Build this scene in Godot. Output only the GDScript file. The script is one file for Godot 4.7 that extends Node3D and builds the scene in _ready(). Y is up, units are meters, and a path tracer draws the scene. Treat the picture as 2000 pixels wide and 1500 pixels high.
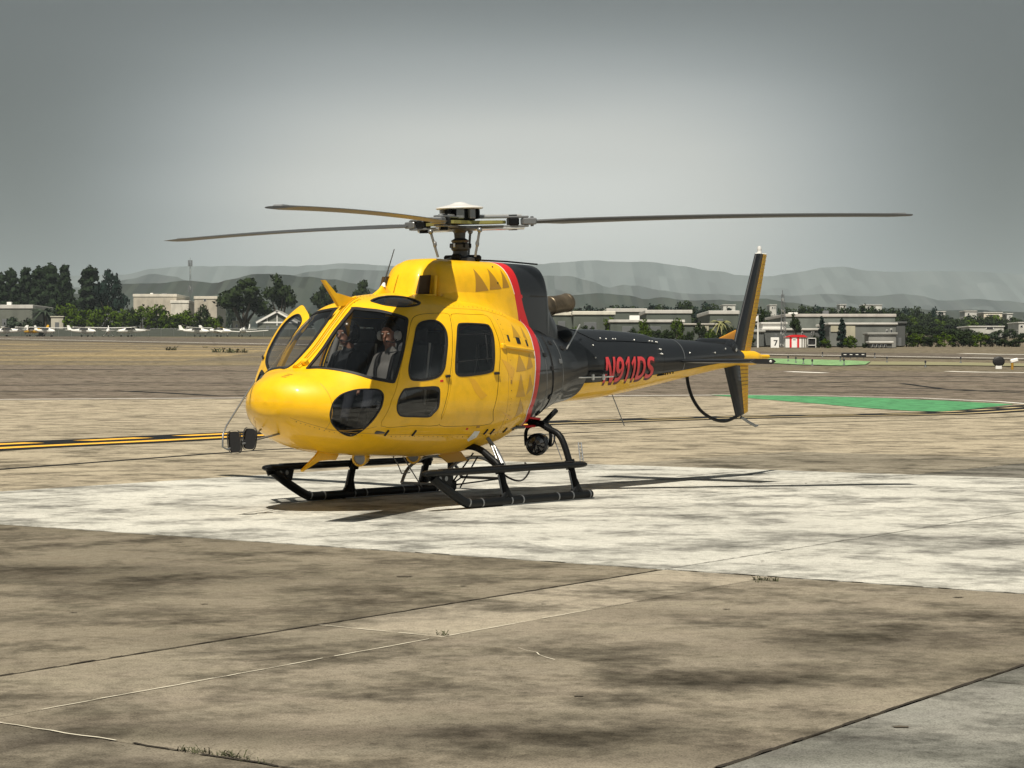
extends Node3D
# A yellow helicopter at rest on a concrete apron. Metres, y up; the camera stands at the origin and looks along -z.

const YAW := 0.9331
const HELI_AT := Vector3(-0.6024, 0.0, -23.637)
const US := 0.36
const VS := 0.0155
var heli: Node3D
var M := {}
var taken := {}
var rng := RandomNumberGenerator.new()


class Mesher:
	var v := PackedVector3Array()
	var n := PackedVector3Array()
	var c := PackedColorArray()
	var col := Color.WHITE
	var colored := false
	var ground := false

	func tri(a: Vector3, b: Vector3, d: Vector3, na: Vector3, nb: Vector3, nd: Vector3) -> void:
		if (b - a).cross(d - a).dot(na + nb + nd) > 0.0:
			v.append(a); v.append(d); v.append(b)
			n.append(na); n.append(nd); n.append(nb)
		else:
			v.append(a); v.append(b); v.append(d)
			n.append(na); n.append(nb); n.append(nd)
		if colored:
			c.append(col); c.append(col); c.append(col)

	func ftri(a: Vector3, b: Vector3, d: Vector3, hint: Vector3) -> void:
		var m := (b - a).cross(d - a).normalized()
		if m.dot(hint) < 0.0:
			m = -m
		tri(a, b, d, m, m, m)

	func quad(a: Vector3, b: Vector3, d: Vector3, e: Vector3, hint: Vector3) -> void:
		ftri(a, b, d, hint)
		ftri(a, d, e, hint)

	func squad(a: Vector3, b: Vector3, d: Vector3, e: Vector3, na: Vector3, nb: Vector3, nd: Vector3, ne: Vector3) -> void:
		tri(a, b, d, na, nb, nd)
		tri(a, d, e, na, nd, ne)

	func box(at: Vector3, size: Vector3, turn := Basis.IDENTITY, bevel := 0.0) -> void:
		var h := size / 2.0
		var e := minf(bevel, minf(h.x, minf(h.y, h.z)) * 0.9)
		var p := func(x: float, y: float, z: float) -> Vector3: return at + turn * Vector3(x, y, z)
		var i := h - Vector3(e, e, e)
		for s: float in [-1.0, 1.0]:
			quad(p.call(s * h.x, -i.y, -i.z), p.call(s * h.x, i.y, -i.z), p.call(s * h.x, i.y, i.z), p.call(s * h.x, -i.y, i.z), turn * Vector3(s, 0, 0))
			quad(p.call(-i.x, s * h.y, -i.z), p.call(i.x, s * h.y, -i.z), p.call(i.x, s * h.y, i.z), p.call(-i.x, s * h.y, i.z), turn * Vector3(0, s, 0))
			quad(p.call(-i.x, -i.y, s * h.z), p.call(i.x, -i.y, s * h.z), p.call(i.x, i.y, s * h.z), p.call(-i.x, i.y, s * h.z), turn * Vector3(0, 0, s))
		if e <= 0.0:
			return
		for s: float in [-1.0, 1.0]:
			for t: float in [-1.0, 1.0]:
				quad(p.call(s * h.x, t * i.y, -i.z), p.call(s * h.x, t * i.y, i.z), p.call(s * i.x, t * h.y, i.z), p.call(s * i.x, t * h.y, -i.z), turn * Vector3(s, t, 0))
				quad(p.call(s * h.x, -i.y, t * i.z), p.call(s * h.x, i.y, t * i.z), p.call(s * i.x, i.y, t * h.z), p.call(s * i.x, -i.y, t * h.z), turn * Vector3(s, 0, t))
				quad(p.call(-i.x, s * h.y, t * i.z), p.call(i.x, s * h.y, t * i.z), p.call(i.x, s * i.y, t * h.z), p.call(-i.x, s * i.y, t * h.z), turn * Vector3(0, s, t))
				for u: float in [-1.0, 1.0]:
					ftri(p.call(s * h.x, t * i.y, u * i.z), p.call(s * i.x, t * h.y, u * i.z), p.call(s * i.x, t * i.y, u * h.z), turn * Vector3(s, t, u))

	func tube(pts: Array, radii, sides := 10, caps := true, flat := 1.0) -> void:
		var rings := []
		var up := Vector3.ZERO
		for i in pts.size():
			var d: Vector3 = (pts[mini(i + 1, pts.size() - 1)] - pts[maxi(i - 1, 0)]).normalized()
			if up == Vector3.ZERO:
				up = Vector3.UP if absf(d.y) < 0.9 else Vector3.RIGHT
			var side := d.cross(up).normalized()
			up = side.cross(d).normalized()
			var r: float = radii[i] if radii is Array else radii
			var ring := []
			for k in sides:
				var t := TAU * k / sides
				var o := side * cos(t) + up * sin(t) * flat
				ring.append([pts[i] + o * r, (side * cos(t) * flat + up * sin(t)).normalized()])
			rings.append(ring)
		for i in rings.size() - 1:
			for k in sides:
				var a: Array = rings[i][k]; var b: Array = rings[i][(k + 1) % sides]; var d: Array = rings[i + 1][(k + 1) % sides]; var e: Array = rings[i + 1][k]
				squad(a[0], b[0], d[0], e[0], a[1], b[1], d[1], e[1])
		if caps:
			for w in [[0, 1], [rings.size() - 1, rings.size() - 2]]:
				var out: Vector3 = (pts[w[0]] - pts[w[1]]).normalized()
				for k in sides:
					tri(pts[w[0]], rings[w[0]][k][0], rings[w[0]][(k + 1) % sides][0], out, out, out)

	func lathe(at: Vector3, axis: Vector3, profile: Array, sides := 20) -> void:
		var w := axis.normalized()
		var u := w.cross(Vector3.UP if absf(w.y) < 0.9 else Vector3.RIGHT).normalized()
		var q := w.cross(u)
		for i in profile.size() - 1:
			var a: Vector2 = profile[i]; var b: Vector2 = profile[i + 1]
			var d := b - a
			if d.length() < 1e-6:
				continue
			var m := Vector2(d.y, -d.x).normalized()
			for k in sides:
				var t0 := TAU * k / sides; var t1 := TAU * (k + 1) / sides
				var r0 := u * cos(t0) + q * sin(t0); var r1 := u * cos(t1) + q * sin(t1)
				var n0 := r0 * m.x + w * m.y; var n1 := r1 * m.x + w * m.y
				squad(at + r0 * a.x + w * a.y, at + r1 * a.x + w * a.y, at + r1 * b.x + w * b.y, at + r0 * b.x + w * b.y, n0, n1, n1, n0)

	func ball(at: Vector3, r: Vector3, turn := Basis.IDENTITY, nu := 14, nv := 9) -> void:
		for j in nv:
			for i in nu:
				var q := []
				for w in [[i, j], [i + 1, j], [i + 1, j + 1], [i, j + 1]]:
					var a: float = TAU * w[0] / nu; var b: float = PI * w[1] / nv - PI / 2
					var d := Vector3(cos(b) * cos(a), sin(b), cos(b) * sin(a))
					q.append([at + turn * (d * r), (turn * (d / r)).normalized()])
				squad(q[0][0], q[1][0], q[2][0], q[3][0], q[0][1], q[1][1], q[2][1], q[3][1])

	func prism(poly: PackedVector2Array, xf: Transform3D, depth: float, bevel := 0.0) -> void:
		var inner := poly
		if bevel > 0.0:
			var o := Geometry2D.offset_polygon(poly, -bevel)
			if o.size() == 1 and o[0].size() == poly.size():
				inner = o[0]
		var ids := Geometry2D.triangulate_polygon(inner)
		for s: float in [-1.0, 1.0]:
			for k in range(0, ids.size(), 3):
				var a := inner[ids[k]]; var b := inner[ids[k + 1]]; var d := inner[ids[k + 2]]
				var z := s * depth / 2
				ftri(xf * Vector3(a.x, a.y, z), xf * Vector3(b.x, b.y, z), xf * Vector3(d.x, d.y, z), xf.basis * Vector3(0, 0, s))
		var h := depth / 2
		var turn := 1.0 if not Geometry2D.is_polygon_clockwise(poly) else -1.0
		for k in poly.size():
			var a := poly[k]; var b := poly[(k + 1) % poly.size()]
			var o := Vector2((b - a).y, -(b - a).x) * turn
			quad(xf * Vector3(a.x, a.y, -h), xf * Vector3(b.x, b.y, -h), xf * Vector3(b.x, b.y, h), xf * Vector3(a.x, a.y, h), xf.basis * Vector3(o.x, o.y, 0))

	func rings(list: Array, caps := true) -> void:
		# list of closed loops (Array of Vector3), joined smoothly
		var cen := []
		for r: Array in list:
			var s := Vector3.ZERO
			for p: Vector3 in r:
				s += p
			cen.append(s / r.size())
		var num: int = list[0].size()
		var nor := []
		for i in list.size():
			var row := []
			for k in num:
				var du: Vector3 = list[i][(k + 1) % num] - list[i][(k + num - 1) % num]
				var dv: Vector3 = list[mini(i + 1, list.size() - 1)][k] - list[maxi(i - 1, 0)][k]
				var m := du.cross(dv).normalized()
				if m.dot(list[i][k] - cen[i]) < 0.0:
					m = -m
				row.append(m)
			nor.append(row)
		for i in list.size() - 1:
			for k in num:
				var l := (k + 1) % num
				squad(list[i][k], list[i][l], list[i + 1][l], list[i + 1][k], nor[i][k], nor[i][l], nor[i + 1][l], nor[i + 1][k])
		if caps:
			for w in [[0, 1], [list.size() - 1, list.size() - 2]]:
				var out: Vector3 = cen[w[0]] - cen[w[1]]
				for k in num:
					ftri(cen[w[0]], list[w[0]][k], list[w[0]][(k + 1) % num], out)

	func mesh() -> ArrayMesh:
		var a := []
		a.resize(Mesh.ARRAY_MAX)
		a[Mesh.ARRAY_VERTEX] = v
		a[Mesh.ARRAY_NORMAL] = n
		if colored:
			a[Mesh.ARRAY_COLOR] = c
		if ground:
			var u0 := PackedVector2Array(); var u1 := PackedVector2Array()
			u0.resize(v.size()); u1.resize(v.size())
			for i in v.size():
				u0[i] = Vector2(v[i].x * 0.8 + v[i].z * 0.6, -v[i].x * 0.6 + v[i].z * 0.8) / 21.0
				u1[i] = Vector2(v[i].x, v[i].z) / 2.3
			a[Mesh.ARRAY_TEX_UV] = u0
			a[Mesh.ARRAY_TEX_UV2] = u1
		var m := ArrayMesh.new()
		m.add_surface_from_arrays(Mesh.PRIMITIVE_TRIANGLES, a)
		return m


class Hull:
	# a body given by stations: distance ahead of the mast, bottom, top, height of the widest point, half width, two exponents
	var t: Array
	var m := []

	func _init(table: Array) -> void:
		t = table
		var last := t.size() - 1
		var d := []
		for i in last:
			var row := PackedFloat32Array()
			for k in 7:
				row.append(t[i + 1][k] - t[i][k])
			d.append(row)
		for i in t.size():
			var row := PackedFloat32Array()
			row.resize(7)
			if i > 0 and i < last:
				for k in 7:
					var a: float = d[i - 1][k]; var b: float = d[i][k]
					row[k] = 2.0 * a * b / (a + b) if a * b > 0.0 else 0.0
			m.append(row)
		for k in 7:
			m[0][k] = d[0][k] * 1.5 - m[1][k] * 0.5
			m[last][k] = d[last - 1][k]

	func at(s: float, deg: float) -> Vector3:
		s = clampf(s, 0.0, t.size() - 1.00001)
		var i := int(s); var f := s - i
		var a := 2.0 * f * f * f - 3.0 * f * f + 1.0; var b := f * f * f - 2.0 * f * f + f; var e := 1.0 - a; var g := f * f * f - f * f
		var q := PackedFloat32Array()
		q.resize(7)
		for k in 7:
			q[k] = a * t[i][k] + b * m[i][k] + e * t[i + 1][k] + g * m[i + 1][k]
		var co := cos(deg_to_rad(deg)); var si := sin(deg_to_rad(deg))
		var ex := 2.0 / (q[5] if si > 0.0 else q[6])
		var high := (q[2] - q[3]) if si > 0.0 else (q[3] - q[1])
		return Vector3(-q[0], q[3] + signf(si) * pow(absf(si), ex) * high, q[4] * signf(co) * pow(absf(co), ex))

	func normal(s: float, deg: float) -> Vector3:
		s = maxf(s, 0.004)
		var du := at(s + 0.01, deg) - at(s - 0.01, deg)
		var dv := at(s, deg + 0.7) - at(s, deg - 0.7)
		var k := dv.cross(du).normalized()
		var p := at(s, deg)
		var mid := (at(s, 0) + at(s, 180)) / 2.0
		if k.dot(p - mid) < 0.0:
			k = -k
		return k if k.length() > 0.5 else Vector3(-1, 0, 0)


func h(x: float, y: float, z: float) -> Vector3:
	return Vector3(-x, y, z)


func to_poly(flat: Array, smooth := 4, mirror := false) -> PackedVector2Array:
	var p := []
	for i in range(0, flat.size(), 2):
		p.append(Vector2(flat[i] * US, (180.0 - flat[i + 1] if mirror else flat[i + 1]) * VS))
	if smooth <= 1:
		return PackedVector2Array(p)
	var out := PackedVector2Array()
	var num := p.size()
	for i in num:
		var a: Vector2 = p[(i + num - 1) % num]; var b: Vector2 = p[i]; var d: Vector2 = p[(i + 1) % num]; var e: Vector2 = p[(i + 2) % num]
		for k in smooth:
			out.append(b.cubic_interpolate(d, a, e, float(k) / smooth))
	return out


func inset(poly: PackedVector2Array, by: float) -> PackedVector2Array:
	var o := Geometry2D.offset_polygon(poly, by)
	return o[0] if o.size() > 0 else poly


func patch(to: Mesher, hull: Hull, keep: PackedVector2Array, holes: Array, lo := Vector2(0, -90), hi := Vector2(16, 270), step := Vector2(0.125, 3.0), off := 0.0) -> void:
	var from := lo; var upto := hi
	if keep.size() > 0:
		var r := Rect2(keep[0], Vector2.ZERO)
		for p in keep:
			r = r.expand(p)
		from = Vector2(floorf(r.position.x / US / step.x) * step.x, floorf(r.position.y / VS / step.y) * step.y)
		upto = Vector2(ceilf(r.end.x / US / step.x) * step.x, ceilf(r.end.y / VS / step.y) * step.y)
	var boxes := []
	for hole: PackedVector2Array in holes:
		var r := Rect2(hole[0], Vector2.ZERO)
		for p in hole:
			r = r.expand(p)
		boxes.append(r)
	var ni := int(round((upto.x - from.x) / step.x)); var nj := int(round((upto.y - from.y) / step.y))
	for i in ni:
		for j in nj:
			var a := Vector2((from.x + i * step.x) * US, (from.y + j * step.y) * VS)
			var b := Vector2((from.x + (i + 1) * step.x) * US, (from.y + (j + 1) * step.y) * VS)
			var cell := PackedVector2Array([a, Vector2(b.x, a.y), b, Vector2(a.x, b.y)])
			var pieces := [cell]
			if keep.size() > 0:
				pieces = Geometry2D.intersect_polygons(cell, keep)
			var r := Rect2(a, b - a)
			for k in holes.size():
				if boxes[k].intersects(r):
					var rest := []
					for piece: PackedVector2Array in pieces:
						rest.append_array(Geometry2D.clip_polygons(piece, holes[k]))
					pieces = rest
			for piece: PackedVector2Array in pieces:
				if piece.size() < 3:
					continue
				var ids := PackedInt32Array([0, 1, 2, 0, 2, 3]) if piece.size() == 4 else Geometry2D.triangulate_polygon(piece)
				var pos := []; var nor := []
				for p in piece:
					var nn := hull.normal(p.x / US, p.y / VS)
					nor.append(nn)
					pos.append(hull.at(p.x / US, p.y / VS) + nn * off)
				for k in range(0, ids.size(), 3):
					to.tri(pos[ids[k]], pos[ids[k + 1]], pos[ids[k + 2]], nor[ids[k]], nor[ids[k + 1]], nor[ids[k + 2]])


func rim(to: Mesher, hull: Hull, poly: PackedVector2Array, off0: float, off1: float, outwards := 1.0) -> void:
	# the wall along an outline, between two depths
	var mid := Vector2.ZERO
	for p in poly:
		mid += p / poly.size()
	var core := hull.at(mid.x / US, mid.y / VS)
	for k in poly.size():
		var p := poly[k]; var q := poly[(k + 1) % poly.size()]
		var a := hull.at(p.x / US, p.y / VS); var b := hull.at(q.x / US, q.y / VS)
		var na := hull.normal(p.x / US, p.y / VS); var nb := hull.normal(q.x / US, q.y / VS)
		to.quad(a + na * off0, b + nb * off0, b + nb * off1, a + na * off1, ((a + b) / 2 - core) * outwards)


# ---------------------------------------------------------------- naming
func numbered(called: String, parent: Node) -> String:
	var key := str(parent.get_instance_id()) + called
	taken[key] = taken.get(key, -1) + 1
	return called if taken[key] == 0 else "%s_%03d" % [called, taken[key]]


func part(called: String, m, material: Material, parent: Node) -> MeshInstance3D:
	var o := MeshInstance3D.new()
	o.name = numbered(called, parent)
	o.mesh = m.mesh() if m is Mesher else m
	o.material_override = material
	parent.add_child(o, true)
	return o


func tag(o: Node, label: String, category := "", group := "", kind := "") -> Node:
	if label: o.set_meta("label", label)
	if category: o.set_meta("category", category)
	if group: o.set_meta("group", group)
	if kind: o.set_meta("kind", kind)
	return o


func thing(called: String, label: String, category: String, at := Vector3.ZERO, turn := 0.0, group := "") -> Node3D:
	var o := Node3D.new()
	o.name = numbered(called, self)
	add_child(o, true)
	o.position = at
	o.rotation.y = turn
	tag(o, label, category, group)
	return o


func copy(proto: Node3D, called: String, label: String, category: String, at: Vector3, turn: float, size: Vector3, group: String) -> Node3D:
	var o: Node3D = proto.duplicate()
	o.name = numbered(called, self)
	add_child(o, true)
	o.position = at
	o.rotation.y = turn
	o.scale = size
	tag(o, label, category, group)
	return o


func lin(r: float, g: float, b: float, a := 1.0) -> Color:
	var k := Color(r, g, b).linear_to_srgb()
	k.a = a
	return k


func mat(called: String, color: Color, rough := 0.6, metal := 0.0, coat := 0.0, spec := 0.5) -> StandardMaterial3D:
	var m := StandardMaterial3D.new()
	m.resource_name = called
	m.albedo_color = color
	m.roughness = rough
	m.metallic = metal
	m.metallic_specular = spec
	if coat > 0.0:
		m.clearcoat_enabled = true
		m.clearcoat = coat
		m.clearcoat_roughness = 0.025
	M[called] = m
	return m


func grain(called: String, seed_: int, freq: float, lo: float, hi: float, size := 512, octaves := 5, gain := 0.55) -> ImageTexture:
	var f := FastNoiseLite.new()
	f.seed = seed_
	f.noise_type = FastNoiseLite.TYPE_SIMPLEX_SMOOTH
	f.frequency = freq
	f.fractal_octaves = octaves
	f.fractal_gain = gain
	var im := f.get_seamless_image(size, size)
	im.convert(Image.FORMAT_RGB8)
	var d := im.get_data()
	for i in d.size():
		d[i] = int(clampf(lo + (hi - lo) * d[i] / 255.0, 0.0, 1.0) * 255.0)
	var out := Image.create_from_data(size, size, false, Image.FORMAT_RGB8, d)
	out.resource_name = called
	return ImageTexture.create_from_image(out)


func rise(d: float) -> float:
	# the airfield lies level near the camera and climbs gently beyond
	var a := 0.0
	if d > 140.0: a = 0.0214 * (d - 100.0)
	elif d > 60.0: a = 0.0214 * (d - 60.0) * (d - 60.0) / 160.0
	if d > 1100.0: a = 0.0214 * 1000.0 + (d - 1100.0) * 0.004
	return a


# ---------------------------------------------------------------- the scene
func _ready() -> void:
	rng.seed = 20240611
	var cam := Camera3D.new()
	cam.name = "camera"
	add_child(cam)
	cam.position = Vector3(0, 1.4127, 0)
	cam.rotation = Vector3(-0.0061, 0, 0)
	cam.fov = 20.24
	cam.near = 0.1
	cam.far = 40000.0
	cam.current = true
	var env := Environment.new()
	env.background_mode = Environment.BG_SKY
	env.sky = Sky.new()
	env.sky.sky_material = make_sky()
	env.tonemap_mode = Environment.TONE_MAPPER_LINEAR
	env.tonemap_exposure = 1.26
	env.sdfgi_enabled = true
	env.ssao_enabled = true
	env.ssil_enabled = true
	env.fog_enabled = true
	env.fog_density = 0.00007
	env.fog_light_color = Color(0.80, 0.86, 0.88)
	var we := WorldEnvironment.new()
	we.name = "world_environment"
	we.environment = env
	add_child(we)
	var sun := DirectionalLight3D.new()
	sun.name = "sun"
	sun.light_energy = 1.6
	sun.light_color = Color(1.0, 0.965, 0.9)
	sun.light_angular_distance = 0.5
	sun.shadow_enabled = true
	add_child(sun)
	sun.look_at_from_position(Vector3.ZERO, Vector3(0.13, -1.0, -0.57), Vector3.FORWARD)
	make_materials()
	make_ground()
	make_hills()
	make_background()
	make_helicopter()
	make_people()


func make_sky() -> Material:
	# a hazy sky: pale along the horizon, greyer above, with added bright banks all round for a vignette falloff
	var w := 1024; var hh := 512
	var f := FastNoiseLite.new()
	f.seed = 5
	f.noise_type = FastNoiseLite.TYPE_SIMPLEX_SMOOTH
	f.fractal_octaves = 4
	f.frequency = 1.0
	var data := PackedFloat32Array()
	data.resize(w * hh * 3)
	var i := 0
	for y in hh:
		var el := 90.0 - (y + 0.5) * 180.0 / hh
		for x in w:
			var az := (x + 0.5) * 360.0 / w - 180.0
			var bank := 0.5 + 0.5 * cos(deg_to_rad(az) * 12.0)
			bank = pow(bank * bank * (3.0 - 2.0 * bank), 0.75)
			var fog := exp(-maxf(el, 0.0) / 6.2)
			var d := Vector3(cos(deg_to_rad(az)), el * 0.22, sin(deg_to_rad(az)))
			var cloud := f.get_noise_3d(d.x * 3.0, d.y * 3.0, d.z * 3.0)
			var low := smoothstep(4.2, 10.4, el)
			var k := lerpf(0.045, 0.083, low) + lerpf(0.58, 0.032, low) * bank
			k *= 1.0 + 0.10 * cloud
			var warm := clampf(k / 0.5, 0.0, 1.0)
			if el < 0.0:
				k = 0.30; warm = 0.6
			data[i] = k * lerpf(0.88, 1.0, warm)
			data[i + 1] = k * lerpf(1.02, 1.01, warm)
			data[i + 2] = k * lerpf(1.13, 0.965, warm)
			i += 3
	var im := Image.create_from_data(w, hh, false, Image.FORMAT_RGBF, data.to_byte_array())
	im.resource_name = "hazy_sky"
	var m := PanoramaSkyMaterial.new()
	m.panorama = ImageTexture.create_from_image(im)
	return m


func make_materials() -> void:
	var y := mat("yellow paint", lin(0.88, 0.50, 0.006), 0.45, 0.0, 0.45, 0.4)
	y.albedo_texture = grain("paint soiling", 61, 0.02, 0.93, 1.04, 256, 5)
	y.normal_enabled = true
	var dent := grain("panel waviness", 31, 0.006, 0.3, 0.7, 256, 2)
	y.normal_texture = normal_of(dent, 1.2)
	y.normal_scale = 0.12
	y.uv1_triplanar = true
	y.uv1_scale = Vector3(0.9, 0.9, 0.9)
	mat("dark yellow decal", lin(0.38, 0.20, 0.014), 0.4, 0.0, 0.5)
	mat("pale yellow decal", lin(0.50, 0.275, 0.010), 0.4, 0.0, 0.4)
	mat("faint yellow decal", lin(0.76, 0.40, 0.008), 0.4, 0.0, 0.45)
	mat("red paint", lin(0.60, 0.018, 0.022), 0.4, 0.0, 0.2, 0.3)
	mat("lettering red", lin(0.72, 0.05, 0.06), 0.4)
	mat("lettering shadow", lin(0.10, 0.02, 0.018), 0.5)
	mat("orange blade", lin(0.55, 0.25, 0.03), 0.4)
	mat("white paint", lin(0.78, 0.78, 0.75), 0.4, 0.0, 0.3)
	var b := mat("black paint", lin(0.012, 0.014, 0.017), 0.42, 0.0, 0.35, 0.35)
	b.normal_enabled = true
	b.normal_texture = y.normal_texture
	b.normal_scale = 0.15
	b.uv1_triplanar = true
	b.uv1_scale = Vector3(0.9, 0.9, 0.9)
	mat("black metal", lin(0.008, 0.009, 0.010), 0.42, 0.0, 0.0, 0.25)
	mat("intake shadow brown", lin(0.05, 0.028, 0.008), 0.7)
	mat("rubber", lin(0.008, 0.008, 0.009), 0.55)
	mat("blade skin", lin(0.055, 0.058, 0.06), 0.42)
	mat("grey metal", lin(0.22, 0.23, 0.24), 0.4, 0.6)
	mat("dark metal", lin(0.06, 0.063, 0.066), 0.4, 0.4)
	mat("bright metal", lin(0.72, 0.72, 0.7), 0.3, 0.8)
	mat("cap grey", lin(0.58, 0.58, 0.57), 0.45)
	mat("white plastic", lin(0.82, 0.82, 0.8), 0.4)
	mat("olive primer", lin(0.22, 0.21, 0.06), 0.5)
	var e := mat("burnt metal", lin(0.22, 0.175, 0.12), 0.42, 0.6)
	e.albedo_texture = grain("heat stain", 12, 0.01, 0.55, 1.0, 256, 4)
	e.uv1_triplanar = true
	e.uv1_scale = Vector3(2.2, 2.2, 2.2)
	var gl := mat("cabin glass", Color(0.03, 0.036, 0.04, 0.42), 0.03)
	gl.transparency = BaseMaterial3D.TRANSPARENCY_ALPHA
	gl.metallic_specular = 0.6
	mat("cabin lining", lin(0.10, 0.103, 0.105), 0.85)
	mat("cabin grey", lin(0.20, 0.205, 0.205), 0.8)
	mat("seat cloth", lin(0.085, 0.092, 0.105), 0.9)
	mat("seat piping", lin(0.65, 0.65, 0.63), 0.7)
	mat("skin", lin(0.42, 0.22, 0.155), 0.55)
	mat("grey shirt", lin(0.22, 0.22, 0.215), 0.9)
	mat("dark jacket", lin(0.035, 0.042, 0.05), 0.85)
	mat("trousers", lin(0.03, 0.035, 0.05), 0.9)
	mat("helmet shell", lin(0.02, 0.022, 0.026), 0.25, 0.0, 0.5)
	mat("hair", lin(0.02, 0.014, 0.01), 0.7)
	mat("lens", lin(0.02, 0.02, 0.025), 0.05, 0.0, 1.0)


func normal_of(t: ImageTexture, strength: float) -> ImageTexture:
	var im: Image = t.get_image().duplicate()
	im.convert(Image.FORMAT_RGBA8)
	im.bump_map_to_normal_map(strength)
	return ImageTexture.create_from_image(im)


# ---------------------------------------------------------------- the helicopter
const WINDSCREEN := [4.06, 80.9, 5.5, 86, 6.54, 86, 6.67, 86, 6.71, 74.4, 6.93, 59.5, 7.18, 51, 7.27, 46.2, 7.06, 39.8, 6.66, 27.8, 6.29, 17.7, 6.1, 12.6, 5.94, 11.1, 5.42, 18.4, 4.95, 29.1, 4.52, 46.8, 4.16, 70]
const CHIN := [3.42, -7.8, 3.56, 7.7, 3.95, 18.2, 4.44, 20, 4.97, 15.6, 5.35, 11.4, 5.52, 6.2, 5.48, 1, 5.28, -6.5, 5.01, -19.7, 4.8, -33, 4.63, -40.2, 4.23, -38.2, 3.75, -29.2, 3.52, -19.9]
const FRONT_WINDOW := [7.39, 37.9, 7.67, 40.5, 8.17, 40.1, 8.38, 36.9, 8.45, 30.6, 8.38, 23.3, 8.21, 14, 8.08, 7.7, 7.81, 4.4, 7.26, 4.5, 6.79, 6.4, 6.64, 9.2, 6.64, 14.7, 6.88, 23.1, 7.13, 30.8]
const LOW_WINDOW := [6.13, 0.6, 6.36, 4.2, 6.61, 3.6, 7.17, 2, 7.68, 1, 7.85, 0.2, 7.87, -1.6, 7.83, -8.5, 7.65, -12.8, 7.42, -15.4, 6.44, -12.2, 6.16, -8.4, 6.07, -3.2]
const REAR_WINDOW := [8.98, 34.2, 9.21, 36.5, 9.96, 36, 10.09, 33, 10.09, 26.6, 10.02, 18.1, 9.92, 7.6, 9.82, 5.2, 9.47, 4.1, 8.81, 3.6, 8.57, 4.6, 8.52, 7.2, 8.59, 14.7, 8.77, 25]
const FRONT_DOOR := [7.13, 39.2, 7.4, 45, 7.68, 47, 8.31, 46.5, 8.87, 45.3, 8.82, 38.7, 8.61, 25.1, 8.4, 10.4, 8.25, 1.2, 8.13, -5, 8.02, -14.2, 7.97, -23.8, 6.77, -22.4, 5.52, -20.2, 5.74, -2.3, 6.01, 5.3, 6.32, 17.3, 6.63, 26.6, 6.89, 32.9]
const REAR_DOOR := [9.01, 45, 9.67, 45.1, 10.24, 44.3, 10.26, 33.4, 10.26, 21.7, 10.21, 14.4, 10.12, 6.5, 10.03, -2.8, 9.93, -14.1, 9.95, -25.2, 8.92, -25.3, 8.05, -24.2, 8.08, -14.3, 8.19, -5.1, 8.32, 1.1, 8.46, 10.4, 8.68, 25.1, 8.87, 37.7]
const ROOF_WINDOW := [7.12, 80.5, 7.51, 81.3, 7.88, 78.4, 8.12, 72.5, 8.25, 65, 8.23, 59.1, 7.87, 56.2, 7.43, 58.7, 7.11, 66.4, 7.04, 74.3]
const TRI1 := [11.24, 40.9, 10.98, 27.5, 11.43, 28.9]
const TRI2 := [11.86, 43.6, 11.66, 31.1, 11.86, 28.2]
const TRI3 := [11.05, 16.5, 10.83, 5.4, 11.36, 6.3]
const TRI4 := [11.7, 17.7, 11.39, 6.3, 11.85, 8.1]
const TRI5 := [11.06, 4.7, 10.81, -5.3, 11.33, -6.6]
const TRI6 := [11.61, 4.1, 11.36, -6, 11.82, -2.5]
const TRI7 := [11.04, -6.5, 10.93, -23.3, 11.36, -19]
const BIG1 := [9.01, 2.9, 9.48, -5.1, 9.68, -3, 9.23, 2.4]
const BIG2 := [10.2, 12, 10.63, 0.1, 10.79, 7, 10.48, 10]
const BIG3 := [10.21, -13.8, 10.82, -25.9, 10.79, -21.5]
const STICKER := [9.49, -31.6, 9.68, -31.9, 9.7, -39.9, 9.54, -45.1, 9.43, -41.7]

var cabin: Hull
var boom: Hull


func window(called: String, parent: Node, hull: Hull, poly: PackedVector2Array, seal := 0.014, label := "", step := Vector2(0.125, 3.0)) -> MeshInstance3D:
	var inner := inset(poly, -seal)
	var g := Mesher.new()
	patch(g, hull, inset(poly, -seal * 0.5), [], Vector2.ZERO, Vector2.ZERO, step, -0.006)
	var pane := part(called, g, M["cabin glass"], parent)
	if label: pane.set_meta("label", label)
	var r := Mesher.new()
	patch(r, hull, inset(poly, 0.003), [inner], Vector2.ZERO, Vector2.ZERO, step, 0.003)
	rim(r, hull, inner, 0.003, -0.012, -1.0)
	rim(r, hull, inset(poly, 0.003), 0.003, -0.004, 1.0)
	part("window_seal", r, M["rubber"], pane if parent == heli else parent)
	return pane


func make_door(called: String, poly: PackedVector2Array, holes: Array, mirror: bool) -> MeshInstance3D:
	var d := Mesher.new()
	var outline := inset(poly, -0.006)
	patch(d, cabin, outline, holes)
	var side := -1.0
	rim(d, cabin, outline, 0.0, -0.035, 1.0)
	var door := part(called, d, M["yellow paint"], heli)
	var back := Mesher.new()
	patch(back, cabin, outline, holes, Vector2.ZERO, Vector2.ZERO, Vector2(0.125, 3.0), -0.035)
	for hole: PackedVector2Array in holes:
		rim(back, cabin, hole, -0.006, -0.035, -1.0)
	part("inner_panel", back, M["cabin lining"], door)
	return door


func handle_on(door: Node, s: float, deg: float, length: float, mirror := false) -> void:
	var a := 180.0 - deg if mirror else deg
	var p := cabin.at(s, a); var nn := cabin.normal(s, a)
	var along := (cabin.at(s + 0.05, a) - p).normalized()
	var g := Mesher.new()
	var bs := Basis(along, nn.cross(along).normalized(), nn)
	g.box(p + nn * 0.012, Vector3(length, 0.028, 0.018), bs, 0.006)
	part("door_handle", g, M["rubber"], door)


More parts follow.
